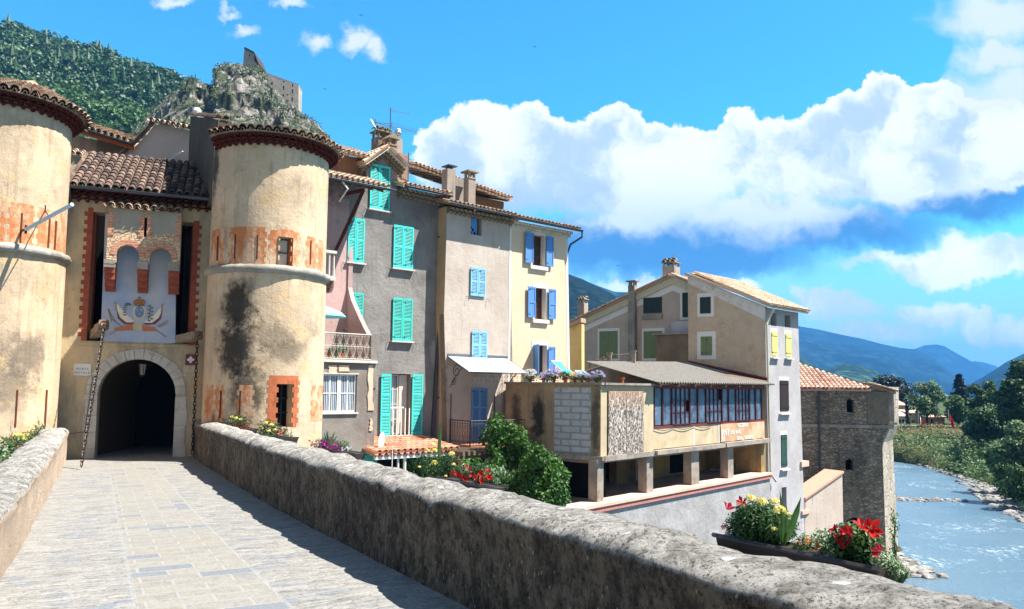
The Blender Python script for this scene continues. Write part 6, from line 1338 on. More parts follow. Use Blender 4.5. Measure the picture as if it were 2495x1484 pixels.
def strip(name, A, B, zA, zB, mat, n=8, amp=.25, seed=0, kind='structure', label=None, sub=6, sm=True):
    """surface between polylines A and B"""
    def res(P, m):
        L = [0]
        for a, b_ in zip(P, P[1:]): L.append(L[-1]+(V(b_[:2])-V(a[:2])).length)
        out = []
        for i in range(m):
            t = L[-1]*i/(m-1); k = 0
            while k < len(L)-2 and L[k+1] < t: k += 1
            f = (t-L[k])/max(1e-6, L[k+1]-L[k]); out.append(V(P[k][:2]).lerp(V(P[k+1][:2]), f))
        return out
    m = max(len(A), len(B))*sub; a = res(A, m); b_ = res(B, m); vs = []
    for i in range(m):
        for j in range(n+1):
            t = j/n; q = a[i].lerp(b_[i], t); z = zA+(zB-zA)*(t**.8); nz = noise.noise(V((q.x*.12, q.y*.12, seed)))*amp*3+noise.noise(V((q.x*.6, q.y*.6, seed)))*amp
            vs.append((q.x, q.y, z+nz*(0 if j == 0 else 1)))
    mb = MB(); mb.add(vs, [(i*(n+1)+j, i*(n+1)+j+1, (i+1)*(n+1)+j+1, (i+1)*(n+1)+j) for i in range(m-1) for j in range(n)]); o = mb.build(name, mat, smooth=sm); struct(o, kind, label); return o
M_BANK = grassmat('bank_grass', (.075, .085, .03), (.12, .10, .05), (.05, .07, .025), .3)
fart = [(-20, -60), (30, -50), (62, -20), (66, 20), (66, 40), (62, 62), (64, 80), (70, 100), (72, 114), (66, 117), (57, 118.5), (38, 121)]
fard = [(x, y) for x, y in far]
strip('far_river_bank', fard, fart, -9.7, -5.6, M_BANK, label='grassy far bank of the river')
strip('far_meadow', fart, [(400, -200), (500, -100), (600, 0), (600, 100), (600, 200), (600, 300), (600, 400), (500, 500), (400, 600), (200, 700), (60, 700), (-200, 700)], -5.6, -4.8, grassmat('far_meadow', (.05, .08, .03), (.08, .09, .04), (.03, .05, .02), .05), label='flat ground beyond the far bank')
strip('town_bank', near[:9], [(-60, 40), (-40, 45), (-20, 50), (-5, 52), (4, 56), (10, 60), (14, 64), (18, 68), (20, 75)], -9.7, -8.9, M_BANK, amp=.1, label='ground at the foot of the town walls')
strip('near_river_bank', near[8:], [(20, 75), (22, 90), (24, 110), (26, 125), (20, 140)], -9.7, -7.5, M_BANK, label='bank behind the bastion')
M_STONES = stucco('river_stone', rgb(170, 166, 160), rgb(130, 126, 122), rgb(84, 80, 76), .3, .1, 2, .4)
def stones(name, label, pts, seed):
    rg_ = random.Random(seed); mb = MB()
    for (x, y, r) in pts: mb.ball((x, y, -9.5+r*.1), r, 4, 6, None, (1, rg_.uniform(.6, 1), rg_.uniform(.35, .6)), .18, rg_)
    o = mb.build(name, M_STONES); struct(o, 'stuff', label); return o
rg_ = random.Random(3); pts = []
for i in range(520):
    t = rg_.random(); k = t*6; P = [(52.4, 100.2), (50, 88.6), (47.6, 77.9), (44.8, 71), (41.9, 64.6), (38.5, 56), (36, 48)]; j = min(5, int(k)); f = k-j
    x = P[j][0]+(P[j+1][0]-P[j][0])*f; y = P[j][1]+(P[j+1][1]-P[j][1])*f; sp = 1.0+2.6*max(0, math.sin(t*math.pi))*(t > .25)
    pts.append((x-rg_.random()*sp*.9+.5, y+rg_.uniform(-.6, .6), rg_.uniform(.12, .42)))
stones('river_stones', 'pale stones along the far edge of the river', pts, 1)
c0_ = groundpt(2205, 1218, -9.5); pts = [(c0_.x+rg_.gauss(0, 2.0)+rg_.random()*2, c0_.y+rg_.gauss(0, .5), rg_.uniform(.1, .35)) for i in range(90)]
c1_ = groundpt(2195, 1372, -9.5); pts += [(c1_.x+rg_.uniform(-.9, .6), c1_.y+rg_.uniform(-3.5, 1.5), rg_.uniform(.25, .6)) for i in range(30)]
stones('gravel_stones', 'stones beside the bastion and across the shallows', pts, 2)
# leaves ------------------------------------------------------------
def leaf(mb, c, nrm, d, L_, W_, rnd):
    s_ = nrm.cross(d)
    if s_.length < 1e-3: return
    s_.normalize(); mb.add([c, c+d*L_*.45+s_*W_*.5, c+d*L_-nrm*L_*.12, c+d*L_*.45-s_*W_*.5], [(0, 1, 2, 3)], rnd)
def rdir(rng):
    z = rng.uniform(-1, 1); g = rng.uniform(0, 2*math.pi); r = math.sqrt(1-z*z); return V((r*math.cos(g), r*math.sin(g), z))
def clump(mb, c, rad, n, size, rng, inner=.55, asp=.6, droop=.0, up=.35):
    c = V(c); rad = V(rad) if not isinstance(rad, (int, float)) else V((rad, rad, rad)); tint = rng.uniform(-.25, .25)
    for i in range(n):
        u_ = rdir(rng); k = inner+(1-inner)*rng.random()**.6; p = c+V((u_.x*rad.x, u_.y*rad.y, u_.z*rad.z))*k
        nn = (u_+rdir(rng)*.9+V((0, 0, up))).normalized(); d = (rdir(rng)+u_*.4+V((0, 0, -droop))).normalized(); d = (d-nn*d.dot(nn)).normalized()
        leaf(mb, p, nn, d, size*rng.uniform(.7, 1.3), size*asp*rng.uniform(.8, 1.2), min(1, max(0, rng.random()*.7+.15+tint)))
L_PLANE = leafmat('plane_tree_leaf', (.06, .13, .035), (.15, .24, .09), (.24, .30, .19), .3, .4); L_DARK = leafmat('dark_leaf', (.025, .06, .016), (.075, .15, .04), None, .3); L_NAVY = leafmat('bluish_dark_leaf', (.01, .022, .02), (.022, .042, .03), None, .1)
L_MID = leafmat('mid_green_leaf', (.04, .10, .02), (.10, .19, .045), (.13, .19, .06), .3, .5); L_VINE = leafmat('vine_leaf', (.025, .085, .012), (.09, .20, .03), (.05, .13, .02), .35, 1.5); L_OLIVE = leafmat('olive_scrub_leaf', (.11, .13, .045), (.24, .23, .09), (.26, .19, .09), .3, .25); L_WILLOW = leafmat('willow_leaf', (.08, .14, .05), (.20, .29, .12), (.07, .14, .04), .35, .4)
M_BARK = stonemat('bark', 9, (.10, .08, .06), (.06, .05, .04), (.03, .025, .02), .4, .8, .2)
def tree(name, label, px0, px1, yt, yb, Y, mat, dens=1.0, lsz=.42, seed=1, group=None, shape='round', trunk=.25, cat='tree', zb=None, dep=None):
    rng = random.Random(seed); a = atY((px0+px1)/2, yt, Y); b_ = atY((px0+px1)/2, yb, Y); W_ = (px1-px0)/F*Y*1.0; zt_, zb_ = a.z, (b_.z if zb is None else zb); H = zt_-zb_; cx = a.x
    t = thing(name, label, cat, (cx, Y, zb_), group); mb = MB(); tr_ = max(.12, H*.03)
    mb.tube([V((cx, Y, zb_-.5)), V((cx+.1*H*.1, Y, zb_+H*.35)), V((cx, Y, zb_+H*.75))], tr_, 8, r1=tr_*.35)
    mc = MB(); r = W_/2
    if shape == 'conifer':
        nl = 13
        for i in range(nl):
            f = i/(nl-1); z = zb_+H*(.14+.86*f); rr = r*(1-f)**.8*rng.uniform(.85, 1.1)+.05*r
            for k in range(11):
                g = rng.uniform(0, 6.28); e = V((math.cos(g), math.sin(g), -.12)); mb.tube([V((cx, Y, z)), V((cx, Y, z))+e*rr*.8], .05, 4, r1=.02)
                for q in range(4): clump(mc, V((cx, Y, z))+e*rr*(.35+.22*q), (rr*.22+.1, rr*.22+.1, .16+.12*(1-f)), int(14*dens), lsz, rng, .2)
    elif shape == 'column':
        for i in range(9): f = i/8; clump(mc, (cx, Y, zb_+H*(.06+.88*f)), (r*(1-.6*f), r*(1-.6*f), H*.09), int(60*dens), lsz, rng)
    else:
        cz = zb_+H*(trunk+(1-trunk)*.5); rz = H*(1-trunk)*.5
        nb = 26 if shape == 'round' else 20
        for i in range(nb):
            u_ = rdir(rng); u_.y = u_.y if u_.y < .3 else -u_.y*.5; k = rng.uniform(.45, .80); c = V((cx+u_.x*r*k, Y+u_.y*r*.9*k, cz+u_.z*rz*k)); rr = r*rng.uniform(.24, .36)
            mb.tube([V((cx, Y, zb_+H*.3)), V((cx, Y, zb_+H*.3)).lerp(c, .6)+V((0, 0, .1)), c], tr_*.4, 5, r1=.03); clump(mc, c, (rr, rr, rr*.85), int(95*dens), lsz, rng)
    mb.build('trunk', M_BARK, t); mc.build('crown', mat, t); return t
tree('plane_tree', 'large round plane tree with pale silvery-green crown behind the striped flag', 2206, 2304, 919, 1040, 124, L_PLANE, 1.3, .42, 11, trunk=.12)
tree('broad_tree', 'broad dark bluish tree directly behind the stone bastion roof', 2106, 2220, 906, 1030, 165, L_NAVY, 1.3, .6, 12, trunk=.2)
tree('cedar_tree', 'dark pointed conifer standing between the plane tree and the big dark trees', 2308, 2364, 917, 1035, 170, L_NAVY, 1.0, .6, 13, shape='conifer')
tree('garden_tree', 'medium soft green tree below the pointed conifer behind the red flag', 2300, 2366, 962, 1042, 130, L_MID, 1.2, .45, 14, trunk=.1)
tree('dark_tree', 'tall dark green tree left of the biggest tree on the far bank', 2350, 2444, 918, 1048, 108, L_DARK, 2.2, .42, 15, trunk=.1)
tree('dark_tree', 'biggest dark green tree at the right edge of the photo', 2405, 2560, 876, 1050, 92, L_DARK, 3.2, .45, 16, trunk=.05)
tree('willow_bush', 'tall light green willow bush at the right edge by the water', 2412, 2570, 985, 1215, 68, L_WILLOW, 4.0, .34, 17, shape='bush', trunk=0, cat='shrub'); tree('willow_bush', 'lower light green bush by the water left of the tall willow bush', 2385, 2490, 1065, 1195, 74, L_WILLOW, 2.4, .30, 18, shape='bush', trunk=0, cat='shrub')
tree('willow_bush', 'shady bush overhanging the water at the extreme right', 2430, 2590, 1085, 1240, 64, L_DARK, 3.4, .28, 19, shape='bush', trunk=0, cat='shrub')
tree('dark_tree', 'low dark tree filling the gap below the two tall dark trees', 2335, 2470, 985, 1075, 100, L_DARK, 2.6, .45, 23, trunk=0)
tree('cypress_tree', 'narrow dark cypress between the small far houses', 2205, 2215, 976, 1036, 122, L_NAVY, .8, .3, 20, shape='column', trunk=0)
tree('poplar_bush', 'pointed light bush standing up in the middle of the far bank', 2320, 2345, 1072, 1160, 92, L_WILLOW, 1.0, .25, 21, shape='column', trunk=0, cat='shrub')
# scrub on the far bank
def bank_scrub(name, label, mat, n, f0, f1, sz, ls, seed, xr=(2165, 2430)):
    rng = random.Random(seed); mb = MB()
    for i in range(n):
        k = rng.uniform(3.0, len(far)-1.001); j = int(k); f = k-j; a = V(far[j]).lerp(V(far[j+1]), f); kk = (k)/(len(far)-1)*(len(fart)-1); jj = min(len(fart)-2, int(kk)); b_ = V(fart[jj]).lerp(V(fart[jj+1]), kk-jj)
        t = rng.uniform(f0, f1); q = a.lerp(b_, t); z = -9.7+(4.1)*t**.8; r = sz*rng.uniform(.6, 1.5)
        clump(mb, (q.x, q.y, z+r*.35), (r, r, r*.8), 55, ls, rng, .35)
    o = mb.build(name, mat); struct(o, 'stuff', label)
bank_scrub('bank_scrub', 'olive and rust scrub on the upper far bank', L_OLIVE, 420, .3, 1.0, .8, .32, 5); bank_scrub('bank_bushes', 'green bushes lining the far water edge', L_WILLOW, 420, .02, .55, 1.25, .34, 6)
bank_scrub('bank_bushes', 'darker bushes among the waterside shrubs', L_MID, 200, .02, .7, 1.2, .34, 8)
# wall, houses, flags on the far bank
FB = Pl(60, 118.2, -.08)
fw_ = thing('embankment_wall', 'long low stone wall along the top of the far bank', 'wall', FB.w(0, -5.6)); q = FB.rect(2150, 1038, 2480, 1048); mb = MB(); mb.box(FB, q[0], q[1], -6.5, FB.uv(2300, 1040)[1], -.5, 0); mb.build('wall', M_CONC, fw_); mb = MB(); mb.box(FB, q[0], q[1], FB.uv(2300, 1040)[1], FB.uv(2300, 1040)[1]+.15, -.6, .1); mb.build('coping', M_SILL, fw_)
def farhouse(x0, x1, yw0, yw1, yr, Y, wallc, roofc, label, wins, m_=0):
    P = Pl(0, Y, m_); a, b_, c, d = P.rect(x0, yw0, x1, yw1); t = thing('far_house', label, 'house', P.w((a+b_)/2, c)); zr = P.uv((x0+x1)/2, yr)[1]; dpt = 7
    mb = MB(); mb.box(P, a, b_, c-1, d, -dpt, 0); mb.build('wall', wallc, t); mb = MB(); L_ = dpt/2+.4
    c8 = [P.w(a-.4, d, .4), P.w(b_+.4, d, .4), P.w(a-.4, zr, -dpt/2), P.w(b_+.4, zr, -dpt/2)]; mb.hexa(c8+[x+V((0, 0, .18)) for x in c8]); c9 = [P.w(a-.4, d, -dpt-.4), P.w(b_+.4, d, -dpt-.4), P.w(a-.4, zr, -dpt/2), P.w(b_+.4, zr, -dpt/2)]; mb.hexa(c9+[x+V((0, 0, .18)) for x in c9]); mb.build('roof', roofc, t)
    for w_ in wins: q = P.rect(*w_); mb = MB(); mb.box(P, q[0], q[1], q[2], q[3], -.1, .03); mb.build('window', M_DARK, t)
M_PKROOF = paint('far_pink_roof', rgb(206, 168, 152), .9, .3)
farhouse(2172, 2206, 989, 1040, 978, 150, M_GABR, M_PKROOF, 'far grey-brown house with pink roof right of the bastion', [(2186, 1000, 2189, 1006)])
farhouse(2178, 2207, 1016, 1040, 1003, 132, paint('far_white_wall', rgb(214, 206, 200), .9, .2), M_PKROOF, 'far low white house with arched openings under a pale roof', [(2183, 1024, 2186, 1036), (2190, 1022, 2195, 1030), (2198, 1022, 2203, 1030)])
farhouse(2214, 2252, 1008, 1040, 1002, 134, paint('far_cream_wall', rgb(200, 182, 150), .9, .2), M_PKROOF, 'far cream house right of the narrow cypress', [(2217, 1006, 2220, 1012), (2223, 1024, 2226, 1036), (2236, 1014, 2239, 1020)])
farhouse(2262, 2302, 1018, 1042, 1014, 131, paint('far_orange_wall', rgb(186, 140, 96), .9, .2), M_PKROOF, 'far orange-brown building under the trees left of the red flag', [(2268, 1022, 2273, 1036)])
M_FRED = paint('red_flag_cloth', rgb(206, 40, 44), .8, .2); M_FWHITE = paint('white_flag_cloth', rgb(232, 232, 232), .8, .1)
def flag(px, yt, yb, cols_, label, w_=.9):
    P = Pl(0, 117, 0); s_, z0 = P.uv(px, yb); z1 = P.uv(px, yt)[1]; t = thing('flag', label, 'flag', P.w(s_, z0)); mb = MB(); mb.tube([P.w(s_, z0-.3), P.w(s_, z1)], .05, 6); mb.build('pole', M_WHITE, t)
    n = 8; n2 = len(cols_)
    for k, (mt, f0, f1) in enumerate(cols_):
        mb = MB(); vs = []
        for i in range(n+1):
            f = f0+(f1-f0)*i/n
            for z in (0, .5, 1): vs.append(P.w(s_+.05+f*w_*.8, z1-.35-f*w_*1.3-1.5*(1-z)*.8-.35*f, .15*math.sin(f*9+z)))
        mb.add(vs, [(3*i+j, 3*i+3+j, 3*i+4+j, 3*i+1+j) for i in range(n) for j in (0, 1)]); mb.build('flag_cloth', mt, t)
flag(2238, 1000, 1038, [(paint('blue_flag_cloth', rgb(40, 90, 120), .8), 0, .2), (M_FWHITE, .2, .45), (M_FRED, .45, 1.0)], 'drooping flag with red and white bands in front of the plane tree', 1.2); flag(2312, 998, 1038, [(M_FRED, 0, 1)], 'drooping plain red flag with a small white plate on its pole', 1.0)
P = Pl(0, 117, 0); t = thing('street_lamp', 'low mushroom-shaped street lamp on the far embankment near the dark trees', 'lamp', P.w(*P.uv(2396, 1045))); mb = MB(); q = P.w(*P.uv(2396, 1045)); z1 = P.uv(2396, 1030)[1]; mb.tube([q, V((q.x, q.y, z1))], .06, 6); mb.build('post', M_ZINC, t); mb = MB(); mb.tube([V((q.x, q.y, z1)), V((q.x, q.y, z1+.15))], .5, 10, r1=.25); mb.build('lamp_shade', M_ZINC, t)
# hills ---------------------------------------------------------------
def hill(name, ridge, Yr, Yb, zb, mat, nj=26, amp=1.0, fr=.02, seed=0, label=None, sub=10, bulge=.0, ridgeamp=.3, power=1.0):
    """real slope: ridge measured in the photo at depth Yr, foot at depth Yb"""
    P = []
    for (a, b_) in zip(ridge, ridge[1:]):
        for i in range(sub): f = i/sub; P.append((a[0]+(b_[0]-a[0])*f, a[1]+(b_[1]-a[1])*f))
    P.append(ridge[-1]); vs = []; m = len(P)
    for (px, py) in P:
        r = atY(px, py, Yr); b_ = V((r.x*Yb/Yr, Yb, zb))
        for j in range(nj+1):
            t = j/nj; q = V((b_.x+(r.x-b_.x)*t, b_.y+(r.y-b_.y)*t, b_.z+(r.z-b_.z)*(t**power)+bulge*math.sin(t*math.pi)*(r.z-zb)))
            k = amp*min(1, .3+t)*(1-(1-ridgeamp)*t**4)
            d = noise.fractal(q*fr+V((seed, 0, 0)), .9, 2.1, 5)*k
            if name == 'castle_hill': d += (.5-abs(noise.noise(V((q.x*.28, q.y*.28, q.z*.12)))))*2.2*min(1, (1-t)*8) + noise.noise(q*.8)*.5*min(1, (1-t)*8)
            d = d; vs.append(q+V((d*.4, -abs(d)*1.2, d)))
        vs.append(V((r.x*1.15, Yr*1.25, zb)))
    c = nj+2; mb = MB(); mb.add(vs, [(i*c+j, i*c+j+1, (i+1)*c+j+1, (i+1)*c+j) for i in range(m-1) for j in range(nj+1)]); o = mb.build(name, mat, smooth=False)
    if label: struct(o, label=label)
    return vs, o, c
def forestmat(name, c1, c2, rock=None, fr=.03, ra=.6):
    m, n, b = newmat(name, .95, .05); p = n.pos(); col = n.mix(n.ss(n.noise(p, fr, 6, .65), .42, .6), c1, c2); v_ = n.vor(p, fr*9, 'F1'); col = n.mix(n.ss(v_, .2, .6), col, tuple(x*.4 for x in c1))
    if rock: col = n.mix(n.ss(n.noise(n.vm('MULTIPLY', p, (1, 1, .6)), fr*2.2, 8, .7), .56, .64, 0, ra), col, rock)
    n.put(b.inputs['Base Color'], col); bump(n, b, n.math('ADD', n.math('SUBTRACT', 1.0, v_), n.noise(p, fr*14, 5, .7)), 1.0, 1.6); return m
ROCKC = rgb(178, 172, 162)
fv, fo, fc = hill('forest_hill', [(-260, -40), (-60, 44), (0, 62), (60, 74), (120, 92), (200, 108), (260, 128), (330, 152), (400, 178), (455, 200), (500, 235), (560, 290), (640, 360)], 420, 150, 2, forestmat('forest_floor', (.018, .05, .014), (.05, .10, .03), ROCKC, .02, .6), amp=9, fr=.012, seed=3, label='steep wooded hillside at the upper left', power=.9)
rng = random.Random(22); mb = MB(); mb2 = MB()
for i in range(5200):
    k = rng.randrange(0, len(fv)//fc-1)*fc; t = rng.random()**.8; j = int(t*25); a, b_ = fv[k+j], fv[k+j+1]; nx = fv[k+fc+j]; q = a.lerp(b_, rng.random()).lerp(nx, rng.random()); dk_ = noise.noise(q*.02)+noise.noise(q*.007+V((9, 0, 0)))
    if noise.noise(q*.03+V((50, 0, 0))) > .33: continue
    r = rng.uniform(1.6, 3.2)*(.6+.5*q.y/420); tgt = mb2 if dk_ < -.02 else mb
    if tgt is mb2 and rng.random() < .04:
        h = r*2.0; vs = [q+V((0, 0, h*1.5))]+[q+V((r*.75*math.cos(g)*rng.uniform(.7, 1.2), r*.75*math.sin(g)*rng.uniform(.7, 1.2), rng.uniform(-.3, .5))) for g in [k_*math.pi/3 for k_ in range(6)]]; tgt.add(vs, [(0, 1+k_, 1+(k_+1) % 6) for k_ in range(6)], rng.random())
    for w_ in range(24):
        u_ = rdir(rng); f = 1 if tgt is mb else .8; p = q+V((u_.x*r*f, u_.y*r*f, r*.7+u_.z*r*.9)); nn = (u_+rdir(rng)*.6).normalized(); d = nn.cross(rdir(rng)).normalized(); leaf(tgt, p, nn, d, r*.52, r*.48, rng.random())
struct(mb.build('hillside_wood', leafmat('hill_wood_leaf', (.032, .085, .010), (.075, .155, .025), (.045, .10, .018), .2, .02)), 'stuff', 'light green wood covering the steep hillside'); struct(mb2.build('hillside_pines', leafmat('hill_pine_leaf', (.022, .060, .014), (.05, .115, .03), None, .15)), 'stuff', 'dark pines among the hillside wood')
def rockmat():
    m, n, b = newmat('limestone_crag', .95, .05); p = n.pos(); q = n.vm('MULTIPLY', p, (1, 1, .55)); e = n.noise(q, .16, 9, .72)
    col = n.mix(n.ss(e, .38, .6), rgb(120, 114, 106), rgb(188, 182, 174)); fx = n.noise(q, .55, 10, .82); col = n.mix(n.ss(fx, .50, .42, 0, .85), col, rgb(66, 62, 56)); col = n.mix(n.ss(fx, .54, .60, 0, .7), col, rgb(206, 202, 194)); col = n.mix(n.ss(n.noise(p, .30, 9, .8), .47, .52, 0, .85), col, n.mix(n.noise(p, 1.2, 4), (.03, .055, .02, 1), (.09, .12, .05, 1))); n.put(b.inputs['Base Color'], col); bump(n, b, n.noise(q, .45, 10, .75), 1.0, 2.5); return m
cv_, co_, cc_ = hill('castle_hill', [(180, 470), (300, 352), (335, 310), (380, 268), (415, 232), (445, 212), (470, 194), (490, 206), (515, 214), (527, 212), (525, 175), (532, 163), (560, 158), (590, 163), (632, 172), (645, 205), (668, 235), (700, 258), (735, 285), (765, 306), (800, 338), (850, 392), (930, 470)], 225, 75, 4, rockmat(), amp=5.5, fr=.045, seed=8, label='rocky castle crag above the town', nj=80, sub=9, ridgeamp=.10, power=.92)
mb = MB(); rng = random.Random(5)
for i in range(3400):
    k = rng.randrange(0, len(cv_)//cc_-1)*cc_; j = rng.randrange(8, 79); q = cv_[k+j].lerp(cv_[k+j+1], rng.random()).lerp(cv_[k+cc_+j], rng.random())
    if noise.noise(q*.09+V((4, 0, 0)))+noise.noise(q*.35)*.5 < -.12: continue
    r = rng.uniform(.4, 1.1); clump(mb, q+V((0, -r*.3, r*.3)), (r, r, r*.75), 15, r*.6, rng, .3)
struct(mb.build('crag_scrub', leafmat('crag_scrub_leaf', (.04, .07, .025), (.10, .15, .055), (.13, .16, .07), .2, .05)), 'stuff', 'bushes clinging to the castle crag')
# castle
M_CAST = stonemat('castle_stone', .9, rgb(186, 178, 168), rgb(160, 152, 142), rgb(170, 162, 150), 1.5, .3, .15)
zk = lambda x, y: (323+x*.2481, 84+y*.2481)
KP = Pl(0, 211, 0); ck = thing('castle_keep', 'slim ruined keep with slanting roof on the very top of the crag', 'castle', KP.w(*KP.uv(610, 170)))
mb = MB(); wq = KP.rect(*zk(1142, 194), *zk(1154, 214)); mb.poly(KP, [KP.D(*[zk(*q) for q in ((1075, 420), (1083, 330), (1092, 200), (1100, 140), (1193, 188), (1197, 260), (1235, 300), (1240, 430))]), [(wq[0], wq[2]), (wq[1], wq[2]), (wq[1], wq[3]), (wq[0], wq[3])]], -7, 0); mb.build('wall', M_CAST, ck)
mb = MB(); mb.poly(KP, [KP.D(*[zk(*q) for q in ((1097, 140), (1108, 128), (1198, 176), (1243, 292), (1236, 302), (1193, 188))])], -7.4, .4); mb.build('roof', paint('dark_slate_roof', rgb(70, 62, 62), .9, .4), ck)
mb = MB(); mb.box(KP, wq[0], wq[1], wq[2], wq[3], -1, -.5); mb.build('window', M_DARK, ck)
HP = Pl(KP.w(KP.uv(*zk(1290, 450))[0], 0).x, 209, .12); hl = thing('castle_hall', 'long stone castle hall with rows of small windows on the crag', 'castle', HP.w(5, HP.uv(690, 250)[1]))
holes = []
for (x, y, w_, h) in ((1323, 405, 9, 16), (1373, 418, 11, 22), (1485, 463, 13, 22), (1572, 499, 14, 26), (1322, 469, 11, 30), (1370, 481, 12, 32), (1483, 523, 13, 38), (1570, 558, 13, 38), (1408, 565, 9, 16), (1478, 602, 15, 38), (1525, 590, 11, 18), (1566, 636, 14, 42)):
    q = HP.rect(*zk(x-w_/2, y-h/2), *zk(x+w_/2, y+h/2)); holes.append([(q[0], q[2]), (q[1], q[2]), (q[1], q[3]), (q[0], q[3])])
out = HP.D(*[zk(*q) for q in ((1288, 378), (1630, 502), (1630, 800), (1400, 800), (1284, 620))]); mb = MB(); mb.poly(HP, [out]+holes, -.9, 0)
e0 = HP.w(*out[1]); x1_ = HP.uv(*zk(1630, 700)); dd = V((.8, .6, 0)); Pq = atY(*zk(1665, 566), 216); mb.add([HP.w(*out[1]), HP.w(*out[2]), V((Pq.x, Pq.y, atY(*zk(1655, 830), 216).z)), Pq], [(0, 1, 2, 3)]); mb.add([HP.w(*out[0]), HP.w(*out[4]), HP.w(*out[4])+V((-1, 9, 0)), HP.w(*out[0])+V((-1, 9, 0))], [(0, 1, 2, 3)]); mb.build('wall', M_CAST, hl)
mb = MB(); o3 = [HP.w(*out[0], -.1), HP.w(*out[1], -.1), Pq+V((0, 0, .1)), HP.w(*out[0], -.1)+V((-1, 6, 0))]; mb.hexa([o3[0], o3[1], o3[3], o3[2]]+[x+V((0, 0, .35)) for x in (o3[0], o3[1], o3[3], o3[2])]); mb.build('roof', M_CHIM, hl)
mb = MB(); mb.poly(HP, [[(out[0][0]+.3, out[0][1]-1), (out[1][0]-.3, out[1][1]-1), (out[1][0]-.3, out[2][1]), (out[0][0]+.3, out[4][1])]], -4, -1.2); mb.build('interior', M_DARK, hl)
def cwall(pts, Y, label, name='castle_wall', th=1.5):
    P = Pl(0, Y, .1); q = [P.uv(*zk(*p)) for p in pts]; mb = MB(); mb.poly(P, [q], -th, 0); o = mb.build(name, M_CAST, loc=P.w(*q[0])); tag(o, label, 'wall')
cwall([(1490, 690), (1570, 690), (1575, 860), (1492, 800)], 202, 'square shaded bastion below the castle hall', th=4); cwall([(1575, 695), (1700, 800), (1720, 860), (1575, 860)], 204, 'sloping buttress wall right below the castle hall', th=4)
cwall([(1175, 780), (1300, 820), (1420, 850), (1600, 905), (1750, 940), (1750, 1000), (1500, 960), (1300, 890), (1175, 850)], 182, 'long zigzag ramp wall climbing to the castle')
cwall([(1000, 650), (1175, 672), (1175, 760), (1110, 720), (1000, 700)], 178, 'small pale walled building on the crag slope', 'crag_hut', 5); cwall([(1770, 862), (1815, 885), (1815, 960), (1775, 950)], 188, 'small square turret at the right end of the crag', 'crag_turret', 4)
for (x, y0_, y1_) in ((1358, 750, 850), (1498, 812, 890), (1602, 840, 930), (1655, 855, 970)): cwall([(x-6, y0_), (x+6, y0_), (x+6, y1_), (x-6, y1_)], 180, {1358: 'leftmost thin pillar on the castle ramp', 1498: 'second thin pillar on the castle ramp', 1602: 'third thin pillar on the castle ramp', 1655: 'rightmost thin pillar on the castle ramp'}[x], 'ramp_pillar', .6)
cwall([(1420, 812), (1498, 812), (1498, 900), (1420, 880)], 184, 'flat grey wall panel between ramp pillars', th=1); cwall([(1250, 760), (1352, 752), (1352, 840), (1250, 810)], 184, 'pale grey wall panel left on the ramp', th=1)
# distant mountains
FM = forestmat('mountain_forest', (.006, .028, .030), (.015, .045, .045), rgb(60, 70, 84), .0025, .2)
hill('mountain', [(1250, 640), (1385, 668), (1420, 680), (1470, 704), (1512, 726), (1600, 780), (1700, 860)], 1000, 500, -5, forestmat('near_mountain_forest', (.006, .015, .008), (.014, .028, .012), None, .01), amp=22, fr=.004, seed=1, label='dark wooded mountain behind the yellow house', ridgeamp=.12)
hill('mountain', [(1380, 680), (1430, 687), (1460, 698), (1500, 712), (1540, 712), (1600, 730), (1700, 790)], 1900, 1300, -5, FM, amp=30, fr=.003, seed=2, label='greener mountain right of the dark one', ridgeamp=.12)
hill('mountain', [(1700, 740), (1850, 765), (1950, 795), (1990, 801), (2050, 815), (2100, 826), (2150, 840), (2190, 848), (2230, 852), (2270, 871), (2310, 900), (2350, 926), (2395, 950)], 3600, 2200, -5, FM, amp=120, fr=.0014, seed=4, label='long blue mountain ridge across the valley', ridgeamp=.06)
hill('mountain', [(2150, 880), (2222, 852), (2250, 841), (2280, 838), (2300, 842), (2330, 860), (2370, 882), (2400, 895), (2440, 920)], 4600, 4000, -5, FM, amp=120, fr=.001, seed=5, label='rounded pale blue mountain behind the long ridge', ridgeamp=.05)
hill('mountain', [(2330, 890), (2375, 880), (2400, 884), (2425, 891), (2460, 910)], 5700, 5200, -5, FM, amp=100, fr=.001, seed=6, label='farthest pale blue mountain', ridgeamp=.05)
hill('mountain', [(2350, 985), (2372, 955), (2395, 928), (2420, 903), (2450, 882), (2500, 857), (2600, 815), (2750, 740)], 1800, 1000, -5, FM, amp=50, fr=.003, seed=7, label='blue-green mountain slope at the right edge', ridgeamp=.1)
hill('mountain', [(1880, 850), (1960, 872), (2000, 900), (2030, 895), (2055, 889), (2090, 895), (2115, 906), (2160, 935)], 1500, 1000, -5, forestmat('foothill_forest', (.025, .06, .022), (.06, .10, .035), None, .006), amp=30, fr=.004, seed=9, label='low green foothill behind the bastion roof', ridgeamp=.1)
